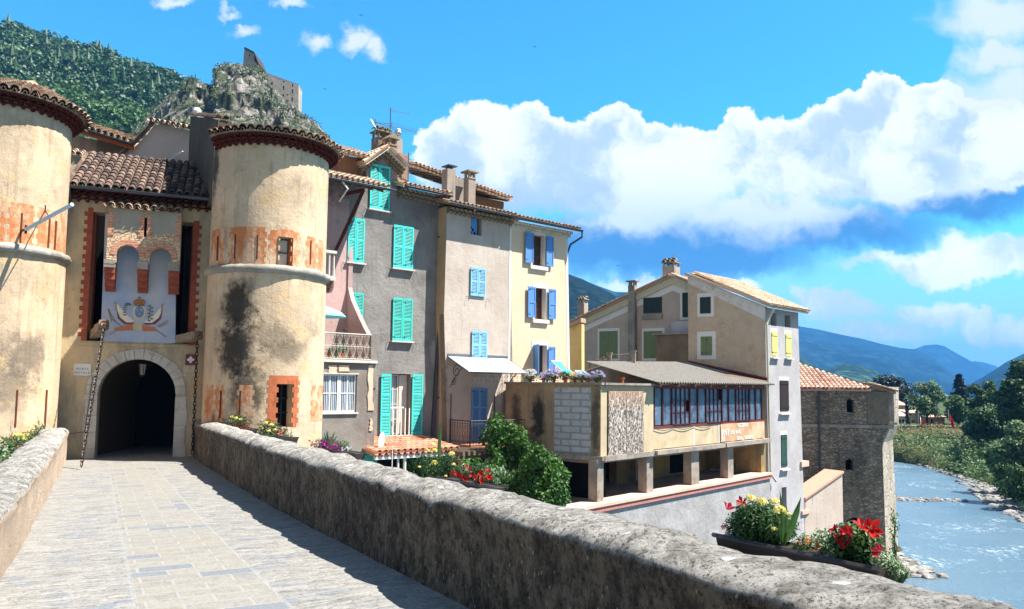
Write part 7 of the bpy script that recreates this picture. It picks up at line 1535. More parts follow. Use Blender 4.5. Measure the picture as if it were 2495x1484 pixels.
# ------------------------------------------------------------------ buildings behind the gate
bh = thing('porch_house', 'ochre house with orange-beamed open porch behind the gate roof', 'house', (-15, 26, 2)); PB_ = Pl(-14, 26.5, .37)
q = PB_.D((172, 306), (176, 306), (322, 352), (322, 460), (172, 460)); mb = MB(); op = PB_.D((237, 332), (320, 362), (320, 440), (237, 400)); mb.poly(PB_, [[(q[0][0]-2, q[0][1]-.1), (q[2][0], q[2][1]-.1), (q[3][0], q[3][1]), (q[0][0]-2, q[3][1])], [(op[0][0], op[0][1]), (op[1][0]-.1, op[1][1]), (op[1][0]-.1, op[2][1]), (op[0][0], op[3][1]-.5)]], -.4, 0); mb.build('wall', stucco('peach_house_render', rgb(224, 190, 156), rgb(206, 172, 140), amt=.3), bh)
mb = MB(); mb.box(PB_, op[0][0]-.1, op[1][0]+.2, op[2][1]-1.5, op[0][1]+.2, -2, -1.2); mb.build('interior', M_DARK, bh)
A3 = PB_.w(*PB_.D((168, 303))[0], .7); B3 = PB_.w(*PB_.D((326, 352))[0], .7); A3 = PB_.off(.7).w(*PB_.off(.7).uv(168, 304)); B3 = PB_.off(.7).w(*PB_.off(.7).uv(326, 353)); e = (B3-A3).normalized(); up = (-PB_.n*.93+V((0, 0, .30))).normalized(); L_ = (B3-A3).length
mb = MB(); mb.tiles(A3+V((0, 0, .05)), e, up, L_, 3, .2, .3); c = [A3, B3, A3+up*3, B3+up*3]; mb.hexa(c+[x-V((0, 0, .05)) for x in c]); mb.build('roof', M_TILE, bh); gutter(bh, A3+PB_.n*.07, B3+PB_.n*.07, .06)
mb = MB(); c = [A3-V((0, 0, .06)), B3-V((0, 0, .06)), A3+up*1.2-V((0, 0, .06)), B3+up*1.2-V((0, 0, .06))]; mb.hexa(c+[x-V((0, 0, .12)) for x in c]); mb.build('orange_fascia', paint('orange_beam', rgb(196, 98, 44), .8, .4), bh)
PC = Pl(-12.6, 24.6, .37); t = thing('low_tiled_roof', 'narrow strip of tiled roof just above the gate roof', 'roof', PC.w(0, 5)); a, b_ = PC.uv(165, 378), PC.uv(290, 404); A3, B3 = PC.w(*a), PC.w(*b_); mb = MB(); up = (-PC.n*.93+V((0, 0, .36))).normalized(); mb.tiles(A3+V((0, 0, .05)), (B3-A3).normalized(), up, (B3-A3).length, .9, .2, .3); mb.build('tiles', M_TILE, t); mb = MB(); mb.add([A3, B3, B3+V((0, 0, -2)), A3+V((0, 0, -2))], [(0, 1, 2, 3)]); mb.build('wall', M_GATE, t)
PD = Pl(-11.5, 26, -.2); pg = thing('pink_gable_house', 'plain pinkish gable wall with tiled verge behind the gate roof', 'house', PD.w(0, 4)); M_PG = stucco('smooth_pink_render', rgb(214, 194, 180), rgb(204, 184, 172), amt=.08, streak=.06, grit=.1)
pts = PD.D((268, 412), (300, 385), (335, 352), (360, 326), (378, 306), (392, 303), (430, 311), (480, 322), (480, 480), (268, 480)); mb = MB(); mb.poly(PD, [pts], -.4, 0); mb.build('wall', M_PG, pg)
mb = MB(); q = PD.D((376, 301), (480, 321)); A3, B3 = PD.w(*q[0], .25), PD.w(*q[1], .25); mb.tiles(A3, (B3-A3).normalized(), (-PD.n*.95+V((0, 0, .2))).normalized(), (B3-A3).length, .6, .22, .3)
q = PD.D((270, 408), (302, 380), (337, 347), (362, 321), (378, 301)); 
for a, b_ in zip(q, q[1:]):
    for k in range(3): f = k/3; x = (a[0]+(b_[0]-a[0])*f, a[1]+(b_[1]-a[1])*f); x2 = (a[0]+(b_[0]-a[0])*(f+.4), a[1]+(b_[1]-a[1])*(f+.4)); mb.barrel(PD.w(*x, .12), PD.w(*x2, .12), PD.n, V((-.6, 0, .8)), .1, .09)
mb.build('verge_tiles', M_TILE, pg)
mb = MB(); pts = [PD.w(*PD.uv(x, y), .15) for x, y in ((452, 372), (430, 388), (400, 402), (370, 411), (330, 418), (250, 421))]; mb.tube(pts, .025, 6); tag(mb.build('drain_hose', M_WHITE, loc=pts[0]), 'thin white hose drooping across the pink gable wall', 'hose')
q = atY(480, 272, 23); mb = MB(); mb.ball(q, .13, 6, 10); tag(mb.build('dome_lamp', M_WHITE, loc=q), 'small white dome on top of the dark wall above the gate', 'dome')
# ------------------------------------------------------------------ below the row: lean-to, pergola, vines
lt = thing('tiled_lean_to', 'small terracotta tiled lean-to roof at the foot of the grey house', 'roof', RW.w(-6, -3)); FO = RW.off(2.3); a, b_ = FO.uv(915, 1110), FO.uv(1118, 1098); zt2 = -1.95; ze2 = (a[1]+b_[1])/2
A3, B3 = FO.w(a[0], ze2), FO.w(b_[0], ze2); up = (-FO.n*2.3+V((0, 0, zt2-ze2))); L_ = up.length; up.normalize(); mb = MB(); mb.tiles(A3+V((0, 0, .04)), FO.d, up, b_[0]-a[0], L_, .24, .34); c = [A3, B3, A3+up*L_, B3+up*L_]; mb.hexa(c+[x-V((0, 0, .06)) for x in c]); mb.build('tiles', M_TILERED, lt)
mb = MB(); mb.box(FO, a[0], b_[0], ze2-.14, ze2-.05, -.12, .0); mb.tube([FO.w(a[0]+.9, ze2-.1, -.1), FO.w(a[0]+.9, -5, -.1)], .035, 6); mb.tube([FO.w(a[0]+1.15, ze2-.1, -.1), FO.w(a[0]+1.15, -5, -.1)], .05, 6); mb.tube([FO.w(a[0]+.55, ze2+.3, .1), FO.w(a[0]+.55, -5, .1)], .015, 6); mb.build('white_frame', M_WHITE, lt)
mb = MB(); mb.box(RW, a[0]-1.5, b_[0]+2, -9, ze2-.3, 0.01, .05); mb.box(FO, a[0]-.3, b_[0]+.5, ze2-.8, ze2-.2, -2, -.6); mb.build('under_roof_shade', M_DARK, lt)  # near-black panels put under the lean-to in place of its shade
P = F1; a_, b2, c_, d_ = P.rect(862, 1108, 916, 1128); mb = MB(); mb.box(P, a_-1, b2, c_-.5, d_, .0, .08)
for k in range(6): mb.box(P, a_-1, b2, d_-.03-.06*k, d_-.01-.06*k, .08, .1)
tag(mb.build('turquoise_shutter_box', M_TURQ2, loc=P.w(a_, c_)), 'turquoise louvred panel peeking over the parapet under the grey wall', 'panel')
_fd = RW.off(1.9); q = _fd.w(*_fd.uv(929, 1072)); t = thing('satellite_dish', 'white oval dish leaning edge-on above the terracotta lean-to', 'satellite dish', q); mb = MB(); e = V((.75, .66, 0)); 
vs = [q+V((0, 0, .02))+e*.0]; n = 16
ring = [q+e*.12*math.cos(2*math.pi*i/n)+V((.03*math.sin(2*math.pi*i/n), 0, .27*math.sin(2*math.pi*i/n))) for i in range(n)]; ring2 = [p+V((.02, -.05, 0)) for p in ring]; mb.add(ring+ring2, [tuple(range(n)), tuple(range(2*n-1, n-1, -1))]+[(i, (i+1) % n, (i+1) % n+n, i+n) for i in range(n)]); mb.build('dish', M_WHITE, t); mb = MB(); mb.tube([q, q+V((.1, .5, -.2))], .02, 5); mb.build('arm', M_ZINC, t)
pgl = thing('pergola', 'weathered timber pergola beside the terracotta lean-to above the flowers', 'pergola', RB.w(-2, -4)); PG = RB.off(2.3); a, b_ = PG.uv(1108, 1108), PG.uv(1222, 1104); mb = MB()
for k in range(9): s_ = a[0]+(b_[0]-a[0])*(k+.5)/9; mb.box(PG, s_-.045, s_+.045, a[1]-.02, a[1]+.12, -2.2, .35)
mb.build('rafter', M_WOODOLD, pgl); mb = MB(); mb.box(PG, a[0]-.1, b_[0]+.1, a[1]-.2, a[1]-.03, -.15, 0); mb.box(PG, a[0]-.1, b_[0]+.1, a[1]-.2, a[1]-.03, -2.1, -1.95); mb.build('beam', M_WOODOLD, pgl); mb = MB()
for s_ in (a[0], b_[0]): mb = MB(); mb.box(PG, s_-.06, s_+.06, -9, a[1]-.2, -.15, -.03); mb.build('post', M_WOODOLD, pgl)
def vine(label, blobs, Y, seed, n=95, name='climbing_vine'):
    rng = random.Random(seed); c0 = atY(blobs[0][0], blobs[0][1], Y); t = thing(name, label, 'vine', (c0.x, Y, -9)); mb = MB(); mc = MB()
    for (px, py, r) in blobs:
        c = atY(px, py, Y+rng.uniform(-.35, .35)); R = r/F*Y; mb.tube([V((c0.x, Y, -9)), V((c0.x*.5+c.x*.5, Y, c.z-1)), c], .05, 5, r1=.015)
        clump(mc, c, (R, R, R), int(n*(r/22)**2*2.0), .135, rng, .6, .65, .5)
        for k in range(6):   # trailing shoots
            u_ = rdir(rng); p = c+V((u_.x*R, u_.y*R-.05, abs(u_.z)*R*.6 if rng.random() < .4 else -abs(u_.z)*R*.6))
            for q in range(7): leaf(mc, p, rdir(rng), (rdir(rng)+V((0, 0, -.4))).normalized(), .12, .08, rng.random()); p = p+V((rng.uniform(-.06, .06), rng.uniform(-.05, .05), rng.uniform(-.02, .09) if k % 2 else -.07))
    mb.build('stem', M_BARK, t); mc.build('foliage', L_VINE, t)
vine('bushy green vine growing up in front of the iron balcony', [(1205, 1040, 24), (1190, 1065, 22), (1225, 1060, 24), (1245, 1045, 18), (1260, 1065, 26), (1275, 1085, 18), (1235, 1090, 24), (1205, 1090, 20), (1215, 1020, 12), (1240, 1120, 26), (1270, 1115, 20)], 27.0, 31)
vine('rounded vine mass spilling over at the corner of the blocked terrace wall', [(1315, 1115, 26), (1345, 1130, 26), (1290, 1135, 24), (1365, 1155, 22), (1330, 1160, 30), (1355, 1190, 26), (1300, 1180, 30), (1370, 1205, 16), (1325, 1215, 30), (1280, 1210, 26), (1275, 1165, 22), (1310, 1092, 12), (1350, 1225, 26), (1245, 1170, 24), (1230, 1200, 26)], 25.5, 32)
vine('dark shrub mass behind the red begonias under the pergola', [(985, 1125, 16), (1000, 1140, 20), (1030, 1150, 22), (1130, 1140, 22), (1170, 1140, 24), (1205, 1150, 24), (1225, 1180, 24), (1190, 1190, 22), (1210, 1125, 20), (1250, 1215, 22), (1000, 1110, 10)], 26.0, 33, 85)
vine('small green climber hanging down the river side of the bastion', [(2178, 1255, 7), (2182, 1270, 7), (2176, 1300, 8), (2184, 1325, 6), (2176, 1340, 8), (2180, 1365, 8)], 43.5, 34, 60)
# ------------------------------------------------------------------ parapet flower boxes
L_FLO = leafmat('flowerbox_leaf', (.015, .055, .014), (.08, .17, .05), None, .25); L_VAR = leafmat('variegated_leaf', (.10, .19, .06), (.42, .50, .34), None, .3); L_BLADE = leafmat('sword_leaf', (.05, .12, .03), (.10, .20, .05), None, .3)
M_TROUGH = paint('dark_plastic_trough', rgb(62, 54, 52), .5, .2)
def petal(name, c, c2=None): return leafmat(name, c, c2 or c, None, .3)
P_YEL = petal('yellow_petal', (.85, .68, .10), (.92, .82, .35)); P_RED = petal('red_petal', (.42, .006, .008), (.60, .02, .015)); P_CRIM = petal('crimson_petal', (.36, .006, .03), (.52, .015, .05)); P_MAG = petal('magenta_petal', (.32, .02, .20), (.5, .06, .34)); P_WHT = petal('white_petal', (.75, .74, .72), (.85, .84, .84)); P_ORG = petal('orange_petal', (.75, .20, .02), (.85, .35, .05)); P_LIL = petal('lilac_petal', (.5, .42, .68), (.70, .66, .85))
def ax_pt(px, py, lat_):
    """point of the vertical plane running along the bridge at lateral offset lat_"""
    P0 = G0+BP*lat_; d = ray(px, py); t = P0.dot(BP)/d.dot(BP); return d*t
def marigold(mb, c, r, rng):
    for i in range(70):
        u_ = rdir(rng); u_.z = abs(u_.z)*.9-.15; u_.normalize(); k = rng.uniform(.6, 1); leaf(mb, c+V((u_.x, u_.y, u_.z*.7))*r*k*.85, (u_+rdir(rng)*.7).normalized(), (u_.cross(rdir(rng))).normalized(), r*.42, r*.36, rng.random())
def trumpet(mb, c, r, rng, n=5):
    ax = (V((-.3, -.8, .5))+rdir(rng)*.7).normalized(); e = ax.cross(V((0, 0, 1))).normalized(); f = ax.cross(e)
    for i in range(n):
        g = 2*math.pi*i/n+rng.uniform(-.2, .2); d = e*math.cos(g)+f*math.sin(g); s_ = d.cross(ax); tip = c+d*r+ax*r*.25; rn = rng.random(); b0 = c-ax*r*.5
        mb.add([b0, c+d*r*.55+s_*r*.32+ax*.2*r, tip+ax*r*.1, c+d*r*.55-s_*r*.32+ax*.2*r], [(0, 1, 2, 3)], rn)
def blade(mb, base, tip, w_, rng):
    m_ = (base+tip)/2; d = (tip-base).normalized(); s_ = d.cross(V((.4, 1, 0))).normalized(); vs = []
    for t, ww in ((0, .5), (.35, 1), (.7, .75), (1, .02)):
        c = base.lerp(tip, t)+V((0, -.02*math.sin(t*3.1), 0)); vs += [c-s_*w_*ww, c+V((0, w_*.3, 0)), c+s_*w_*ww]
    mb.add(vs, [(3*i+k, 3*i+1+k, 3*i+4+k, 3*i+3+k) for i in range(3) for k in (0, 1)], rng.random())
def flowerbox(label, lat_, x0, y0, x1, y1, bushes, flowers, blades, seed, wd=.14, ht=.11):
    rng = random.Random(seed); A = ax_pt(x0, y0, lat_); B = ax_pt(x1, y1, lat_); t = thing('flower_box', label, 'flower box', (A+B)/2, 'flower boxes hung outside the bridge parapets')
    d = (B-A); sd_ = BP if lat_ > 0 else -BP; c = [A, B, A+sd_*wd, B+sd_*wd]; dn = V((0, 0, -ht)); lo = [A+sd_*.03+dn, B+sd_*.03+dn, A+sd_*(wd-.03)+dn, B+sd_*(wd-.03)+dn]
    mb = MB(); mb.hexa(lo+c); n_ = d.normalized()
    for (p, q) in ((A-n_*.02, B+n_*.02), (A+sd_*wd-n_*.02, B+sd_*wd+n_*.02)): mb.tube([p, q], .012, 4)
    mb.build('trough', M_TROUGH, t)
    bst = 1.0 if seed in (41, 42) else 1.35; scale = lambda P, rp: rp*P.length/F*bst
    for (px, py, rp, mat, n, ls, asp) in bushes:
        c_ = ax_pt(px, py, lat_+(.1 if lat_ > 0 else -.1)); R = scale(c_, rp); mb = MB(); clump(mb, c_, (R, R*.75, R*.85), n, ls*R, rng, .25, asp, .3, .5)
        for k in range(8): mb.tube([V((c_.x+rng.uniform(-.3, .3)*R, c_.y, c_.z-R)), c_+rdir(rng)*R*.7], .004+R*.006, 4, rnd=.2)
        mb.build('foliage', mat, t)
    for (px, py, rp, mat, kind) in flowers:
        c_ = ax_pt(px, py, lat_+(.04 if lat_ > 0 else -.04)); R = scale(c_, rp); c_ = c_+V((-.15, -.6, .0))*R*1.2; mb = MB()
        if kind == 'm': marigold(mb, c_, R, rng)
        elif kind == 't': trumpet(mb, c_, R*1.15, rng)
        else:
            for k in range(kind): trumpet(mb, c_+V((rng.gauss(0, .5), rng.gauss(0, .3), rng.gauss(0, .45)))*R, R*.34, rng)
        mb.build('blossom', mat, t)
    for (bx_, by_, tx, ty, w_) in blades:
        a = ax_pt(bx_, by_, lat_+.05); b_ = ax_pt(tx, ty, lat_+.05); mb = MB(); blade(mb, a, b_, scale(a, w_), rng); mb.build('sword_leaf', L_BLADE, t)
LO = RR+.56
z6 = lambda x, y: (1711.6+x*.22, 1175.5+y*.22)
fl = [(*z6(535, 170), 14, P_YEL, 'm'), (*z6(655, 205), 16, P_YEL, 'm'), (*z6(800, 205), 13, P_YEL, 'm'), (*z6(400, 218), 9, P_YEL, 'm'), (*z6(455, 265), 9, P_YEL, 'm'), (*z6(845, 295), 17, P_YEL, 'm'), (*z6(790, 510), 8, P_YEL, 'm'), (*z6(950, 345), 7, P_YEL, 'm'),
      (*z6(285, 268), 14, P_CRIM, 't'), (*z6(435, 205), 12, P_CRIM, 't'), (*z6(225, 490), 6, P_CRIM, 't'),
      (*z6(1755, 455), 19, P_RED, 't'), (*z6(1860, 490), 21, P_RED, 't'), (*z6(1895, 560), 14, P_RED, 't'), (*z6(1480, 540), 15, P_CRIM, 't'), (*z6(1550, 590), 17, P_CRIM, 't'), (*z6(1590, 530), 13, P_RED, 't'), (*z6(1640, 560), 9, P_CRIM, 't'), (*z6(1540, 655), 13, P_RED, 't'), (*z6(1935, 745), 15, P_CRIM, 't'), (*z6(1900, 790), 8, P_RED, 't'), (*z6(1160, 640), 12, P_ORG, 7), (*z6(1240, 700), 10, P_ORG, 6), (*z6(1060, 660), 8, P_ORG, 4)]
bu = [(*z6(620, 430), 60, L_FLO, 3600, .20, .32), (*z6(430, 480), 38, L_FLO, 1300, .26, .32), (*z6(850, 480), 44, L_FLO, 1500, .24, .32), (*z6(640, 560), 46, L_FLO, 1300, .24, .4), (*z6(760, 630), 30, L_FLO, 450, .26, .35), (*z6(1120, 690), 32, L_MID, 520, .20, .5), (*z6(1380, 650), 38, L_VAR, 520, .20, .6), (*z6(1650, 650), 48, L_FLO, 800, .32, .55), (*z6(1760, 620), 40, L_MID, 420, .36, .55), (*z6(1580, 780), 30, L_VAR, 320, .25, .6), (*z6(1850, 800), 34, L_FLO, 300, .3, .55), (*z6(2030, 900), 34, L_VAR, 420, .22, .65), (*z6(2180, 990), 24, L_VAR, 260, .26, .65)]
flowerbox('longest and nearest flower box with yellow marigolds left and big red trumpets right', LO, 1743, 1304, 2136, 1388, bu, fl, [(*z6(885, 690), *z6(855, 80), 5, ), (*z6(890, 690), *z6(1090, 165), 8), (*z6(870, 680), *z6(800, 250), 3), (*z6(905, 690), *z6(930, 240), 4)], 41)
z7 = lambda x, y: (904.3+x*.2612, 839.7+y*.2612)
fl = [(*z7(x, y), r, P_YEL, 'm') for x, y, r in ((590, 935, 9), (535, 985, 8), (600, 985, 9), (760, 1015, 9), (600, 1100, 10), (455, 1140, 5), (775, 1115, 6), (700, 950, 5), (700, 1225, 5))]+[(*z7(x, y), r, P_RED, 't') for x, y, r in ((770, 1195, 8), (810, 1210, 9), (890, 1250, 8), (955, 1215, 9), (1030, 1200, 9), (1095, 1170, 7), (1105, 1235, 10), (1040, 1270, 8), (830, 1110, 5), (890, 1130, 6), (930, 1160, 7), (985, 1240, 7), (850, 1230, 7))]
flowerbox('flower box with yellow marigolds, one tall sword leaf and a red begonia mass', LO, 1050, 1161, 1198, 1190, [(*z7(600, 1120), 36, L_FLO, 1100, .2, .35), (*z7(480, 1100), 26, L_FLO, 500, .24, .35), (*z7(720, 1080), 26, L_FLO, 500, .24, .35), (*z7(700, 1180), 22, L_FLO, 350, .25, .4), (*z7(860, 1180), 24, L_FLO, 420, .26, .4), (*z7(1000, 1190), 30, L_FLO, 520, .24, .4), (*z7(1110, 1190), 22, L_VAR, 220, .25, .5), (*z7(1220, 1190), 16, L_VAR, 90, .35, .6), (*z7(880, 1160), 16, L_VAR, 70, .45, .4), (*z7(1170, 1270), 10, L_VAR, 50, .4, .6)], fl, [(*z7(630, 1080), *z7(650, 715), 5)], 42)
flowerbox('flower box of magenta and white petunias with short sword leaves', LO, 767, 1090, 864, 1106, [(800, 1085, 18, L_FLO, 400, .3, .4), (835, 1090, 16, L_FLO, 300, .3, .4), (775, 1082, 12, L_FLO, 160, .3, .4)], [(790, 1080, 12, P_MAG, 14), (815, 1086, 13, P_MAG, 16), (830, 1092, 9, P_MAG, 8), (770, 1078, 8, P_MAG, 7), (850, 1093, 7, P_WHT, 9)], [(802, 1085, 796, 1048, 2.5), (804, 1085, 816, 1052, 2.5), (800, 1085, 790, 1055, 2), (806, 1086, 822, 1062, 2)], 43)
flowerbox('flower box with pale yellow blooms left and red ones right under the tower doorway', LO, 649, 1062, 707, 1067, [(655, 1045, 20, L_FLO, 450, .28, .4), (685, 1056, 15, L_FLO, 250, .3, .4), (705, 1060, 9, L_VAR, 90, .3, .4)], [(650, 1030, 5, P_YEL, 'm'), (664, 1035, 5, P_YEL, 'm'), (641, 1042, 5, P_YEL, 'm'), (672, 1047, 4, P_YEL, 'm'), (658, 1050, 4, P_YEL, 'm'), (688, 1052, 8, P_CRIM, 7), (698, 1056, 5, P_RED, 5)], [], 44)
flowerbox('farthest right flower box, yellow blooms above red, beside the tower foot', LO, 569, 1040, 611, 1046, [(575, 1025, 15, L_FLO, 300, .3, .4), (595, 1030, 14, L_FLO, 260, .3, .4), (562, 1030, 8, L_FLO, 100, .3, .4)], [(568, 1016, 4, P_YEL, 'm'), (578, 1019, 4, P_YEL, 'm'), (563, 1026, 3, P_YEL, 'm'), (588, 1022, 4, P_YEL, 'm'), (585, 1036, 8, P_RED, 8), (600, 1038, 7, P_RED, 7), (606, 1034, 4, P_ORG, 4)], [], 45)
LOL = RL-.56
flowerbox('far left flower box with yellow and red blooms before the left tower', LOL, 66, 1082, 120, 1050, [(85, 1050, 18, L_FLO, 300, .3, .4), (105, 1045, 14, L_FLO, 240, .3, .4), (70, 1062, 12, L_FLO, 160, .3, .4)], [(78, 1042, 4, P_YEL, 'm'), (90, 1035, 4, P_YEL, 'm'), (102, 1030, 4, P_YEL, 'm'), (112, 1034, 4, P_YEL, 'm'), (95, 1052, 7, P_RED, 6), (82, 1056, 6, P_CRIM, 5)], [(98, 1050, 92, 1012, 2.5)], 46)
flowerbox('near left flower box at the photo edge with yellow, red and purple blooms', LOL, -40, 1165, 60, 1098, [(20, 1095, 24, L_FLO, 420, .26, .45), (55, 1080, 20, L_FLO, 350, .28, .4), (-10, 1110, 24, L_VAR, 250, .26, .6), (35, 1070, 14, L_FLO, 160, .3, .4)], [(45, 1060, 6, P_YEL, 'm'), (58, 1062, 6, P_YEL, 'm'), (70, 1060, 5, P_YEL, 'm'), (64, 1070, 5, P_YEL, 'm'), (40, 1078, 8, P_RED, 7), (55, 1085, 7, P_CRIM, 6), (5, 1120, 9, P_MAG, 7)], [(35, 1085, 25, 1036, 3), (35, 1085, 0, 1062, 3)], 47)
# ------------------------------------------------------------------ terrace pots, deck chairs, parasol
M_POT = paint('terracotta_pot', rgb(176, 96, 66), .85, .3)
def pot(px, py, rp, flm, label, pc=M_POT, lf=L_FLO, seed=0, plant=True, hp=7, name='flower_pot'):
    rng = random.Random(seed); c = T1.off(.0).w(*T1.off(.0).uv(px, 930)); c.z = ZT+.001; R = rp/F*c.y*1.35; h = hp/F*c.y*1.3; r = h*.5; t = thing(name, label, 'flower pot', c, 'pots along the terrace edge')
    mb = MB(); mb.tube([c, c+V((0, 0, h))], r*.7, 10, r1=r); mb.tube([c+V((0, 0, h*.86)), c+V((0, 0, h))], r*1.12, 10); mb.build('pot', pc, t)
    if plant:
        zc_ = c+V((0, 0, h+R*.25)); mb = MB(); clump(mb, zc_, (R, R*.9, R*.7), 330, R*.26, rng, .2, .5); mb.build('foliage', lf, t)
        if flm: 
            mb = MB()
            for k in range(60): g = rdir(rng); trumpet(mb, zc_+V((g.x*R, -abs(g.y)*R*.95, abs(g.z)*R*.8)), R*.15, rng, 5)
            mb.build('blossom', flm, t)
pot(1292, 920, 15, P_WHT, 'leftmost terrace pot with white-flowered spreading plant', seed=1); pot(1325, 920, 10, P_LIL, 'small lilac plant behind the pink and blue cups', seed=2); pot(1350, 912, 17, P_LIL, 'large lilac-blue plant left of the deck chair', seed=3); pot(1378, 915, 13, None, 'brick-red pot with green plant in front of the deck chair', seed=4, hp=10); pot(1401, 918, 10, P_YEL, 'pot of pale yellow flowers right of the deck chair', seed=5); pot(1418, 918, 13, P_LIL, 'lilac plant between the yellow flowers and the small blue plant', seed=6); pot(1434, 922, 8, P_LIL, 'small bluish plant left of the round lilac bush', lf=L_MID, seed=7); pot(1455, 918, 14, P_LIL, 'round lilac bush farthest right on the terrace edge', seed=8)
pt = PZ.off(-.2).w(*PZ.off(-.2).uv(1514, 930)); c = V((pt.x, pt.y, ZT)); t = thing('empty_pot', 'empty terracotta pot alone right on the terrace edge', 'flower pot', c); mb = MB(); mb.tube([c, c+V((0, 0, .2))], .08, 12, r1=.12); mb.tube([c+V((0, 0, .17)), c+V((0, 0, .2))], .135, 12); mb.build('pot', M_POT, t); mb = MB(); mb.tube([c+V((0, 0, .19)), c+V((0, 0, .205))], .1, 12); mb.build('soil', M_DARK, t)
for px, mt, lb in ((1324, paint('pink_cup', rgb(220, 80, 140), .4, .1), 'small pink cup on the terrace edge'), (1333, paint('light_blue_cup', rgb(70, 160, 200), .4, .1), 'small light blue cup on the terrace edge')):
    P = T1.off(.06); q = P.w(P.uv(px, 928)[0], ZT+.002); mb = MB(); mb.tube([q, q+V((0, 0, .1))], .05, 10, r1=.06); tag(mb.build('cup', mt, loc=q), lb, 'cup')
def deckchair(px0, px1, yt, yb, Y, label, low=False):
    a = atY((px0+px1)/2, yb, Y); t = thing('deck_chair', label, 'deck chair', a); w_ = .55; tp = atY(px0+6, yt, Y+.3); H = tp.z-a.z; lx_ = atY(px0, yb, Y).x; rx = atY(px1, yb, Y).x; mb = MB(); vs = []
    n = 8
    for i in range(n+1):
        f = i/n; x = lx_+.02+(rx-lx_)*f*.9; z = a.z+H*(1-f)*.98-.12*H*math.sin(f*math.pi)+.12*f
        for s_ in (-.22, .22): vs.append(V((x+s_*.75, a.y+s_*.9+.1*(1-f), z)))
    vs2 = [v+V((0, 0, -.012)) for v in vs]; m = len(vs); mb.add(vs+vs2, [(2*i, 2*i+1, 2*i+3, 2*i+2) for i in range(n)]+[(m+2*i, m+2*i+2, m+2*i+3, m+2*i+1) for i in range(n)]); mb.build('canvas', paint('cyan_canvas', rgb(70, 206, 222), .7, .1), t); mb = MB()
    for s_ in (-.3, .3): mb.tube([V((lx_+s_*.7, a.y+s_+.1, a.z+H)), V((rx+.02+s_*.7, a.y+s_, a.z))], .022, 5); mb.tube([V((lx_+.05+s_*.7, a.y+s_, a.z)), V((rx+s_*.7, a.y+s_, a.z+H*.3))], .022, 5)
    mb.tube([V((lx_-.21, a.y-.2, a.z+H)), V((lx_+.21, a.y+.4, a.z+H))], .022, 5); mb.build('wooden_frame', M_SILL, t)
deckchair(1355, 1392, 881, 916, 30.5, 'cyan canvas deck chair upright on the terrace beside the yellow house'); deckchair(1412, 1436, 904, 920, 31.5, 'second low cyan chair half hidden behind the terrace flowers')
pp = F1.off(-.7); c = pp.w(*pp.uv(790, 746)); t = thing('parasol', 'striped pink and pale blue parasol open on the pink house terrace', 'parasol', V((c.x, c.y, zf))); mb = MB(); mb.tube([V((c.x, c.y, zf)), c], .025, 6); mb.build('pole', M_WHITE, t)
n = 16; R = .72; cols_ = [(paint('parasol_white', rgb(236, 232, 236), .8, .05), []), (paint('parasol_pink', rgb(236, 150, 186), .8, .05), []), (paint('parasol_blue', rgb(120, 206, 226), .8, .05), [])]
rings = [(0, 0), (.3*R, -.05), (.6*R, -.13), (.85*R, -.24), (R, -.34)]; mb = [MB(), MB(), MB()]
for j in range(4):
    for i in range(n):
        g0, g1 = 2*math.pi*i/n, 2*math.pi*(i+1)/n; f = lambda g, rr: V((c.x+rr[0]*math.cos(g), c.y+rr[0]*math.sin(g), c.z+rr[1])); mb[(0, 1, 0, 2)[j]].add([f(g0, rings[j]), f(g1, rings[j]), f(g1, rings[j+1]), f(g0, rings[j+1])], [(0, 1, 2, 3)])
for k in range(3): mb[k].build('canopy_panel', cols_[k][0], t)
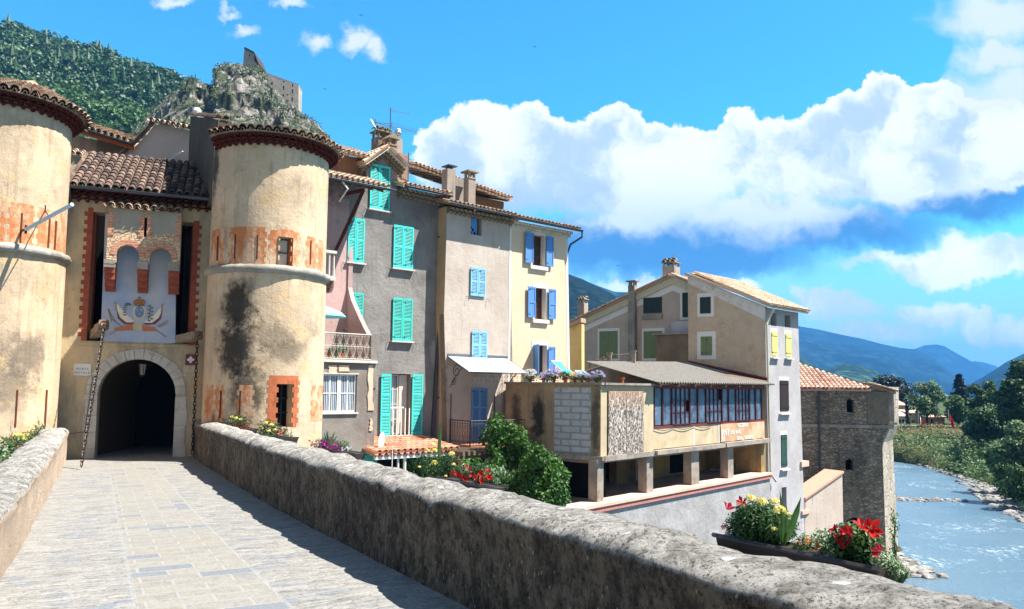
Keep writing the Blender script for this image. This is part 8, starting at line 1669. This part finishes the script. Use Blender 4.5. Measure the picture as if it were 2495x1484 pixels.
for px, py, r, sd in ((803, 862, 9, 1), (832, 850, 8, 2)):
    q = F1.off(-.25).w(*F1.off(-.25).uv(px, py)); t = thing('balcony_plant', {803: 'leafy plant with pink bloom behind the pale terrace railing near the tower', 832: 'taller leafy plant behind the middle of the pale terrace railing'}[px], 'plant', V((q.x, q.y, zf+.1))); mb = MB(); rng = random.Random(sd); R = r/F*q.y*1.6; clump(mb, q, (R, R, R), 160, .1, rng, .1, .5); mb.build('foliage', L_VINE, t); mb = MB(); mb.tube([V((q.x, q.y, zf+.1)), V((q.x, q.y, zf+.32))], .1, 10, r1=.13); mb.build('pot', M_POT, t)
# birds
for i, (px, py) in enumerate(((1303, 114), (791, 217), (1506, 647), (879, 37))):
    q = atY(px, py, 130); mb = MB(); mb.add([q+V(w_)*.5 for w_ in ((0, 0, 0), (.35, 0, .12), (.75, 0, .0), (.3, .12, .02), (-.35, 0, .16), (-.7, 0, .05), (-.3, .12, .04), (0, -.25, 0), (0, .35, .02))], [(7, 1, 2, 3, 8), (7, 4, 5, 6, 8)]); tag(mb.build('bird', M_BLACK, loc=q), ['tiny dark bird high over the white cloud bank', 'tiny dark bird right of the castle crag', 'tiny dark bird against the deep blue cloud base', 'tiny dark bird near the top edge between small clouds'][i], 'bird', 'birds in the sky')
# ------------------------------------------------------------------ haze
mb = MB(); x0, x1, y0_, y1_, z0_, z1_ = -6200, 9700, -1000, 7600, -12, 440
mb.hexa([V((x, y, z)) for z in (z0_, z1_) for y in (y0_, y1_) for x in (x0, x1)])
hm = bpy.data.materials.new('air_haze'); hm.use_nodes = True; ht_ = hm.node_tree; ht_.nodes.clear(); ou = ht_.nodes.new('ShaderNodeOutputMaterial'); pv = ht_.nodes.new('ShaderNodeVolumePrincipled'); pv.inputs['Color'].default_value = (.10, .42, 1, 1); pv.inputs['Density'].default_value = 1.8e-4; pv.inputs['Anisotropy'].default_value = 0.0
ht_.links.new(pv.outputs[0], ou.inputs['Volume'])
hz = mb.build('haze', hm); struct(hz, 'stuff', 'blue summer haze in the valley air')
try: sc.cycles.volume_bounces = 0; sc.cycles.volume_max_steps = 32
except Exception: pass
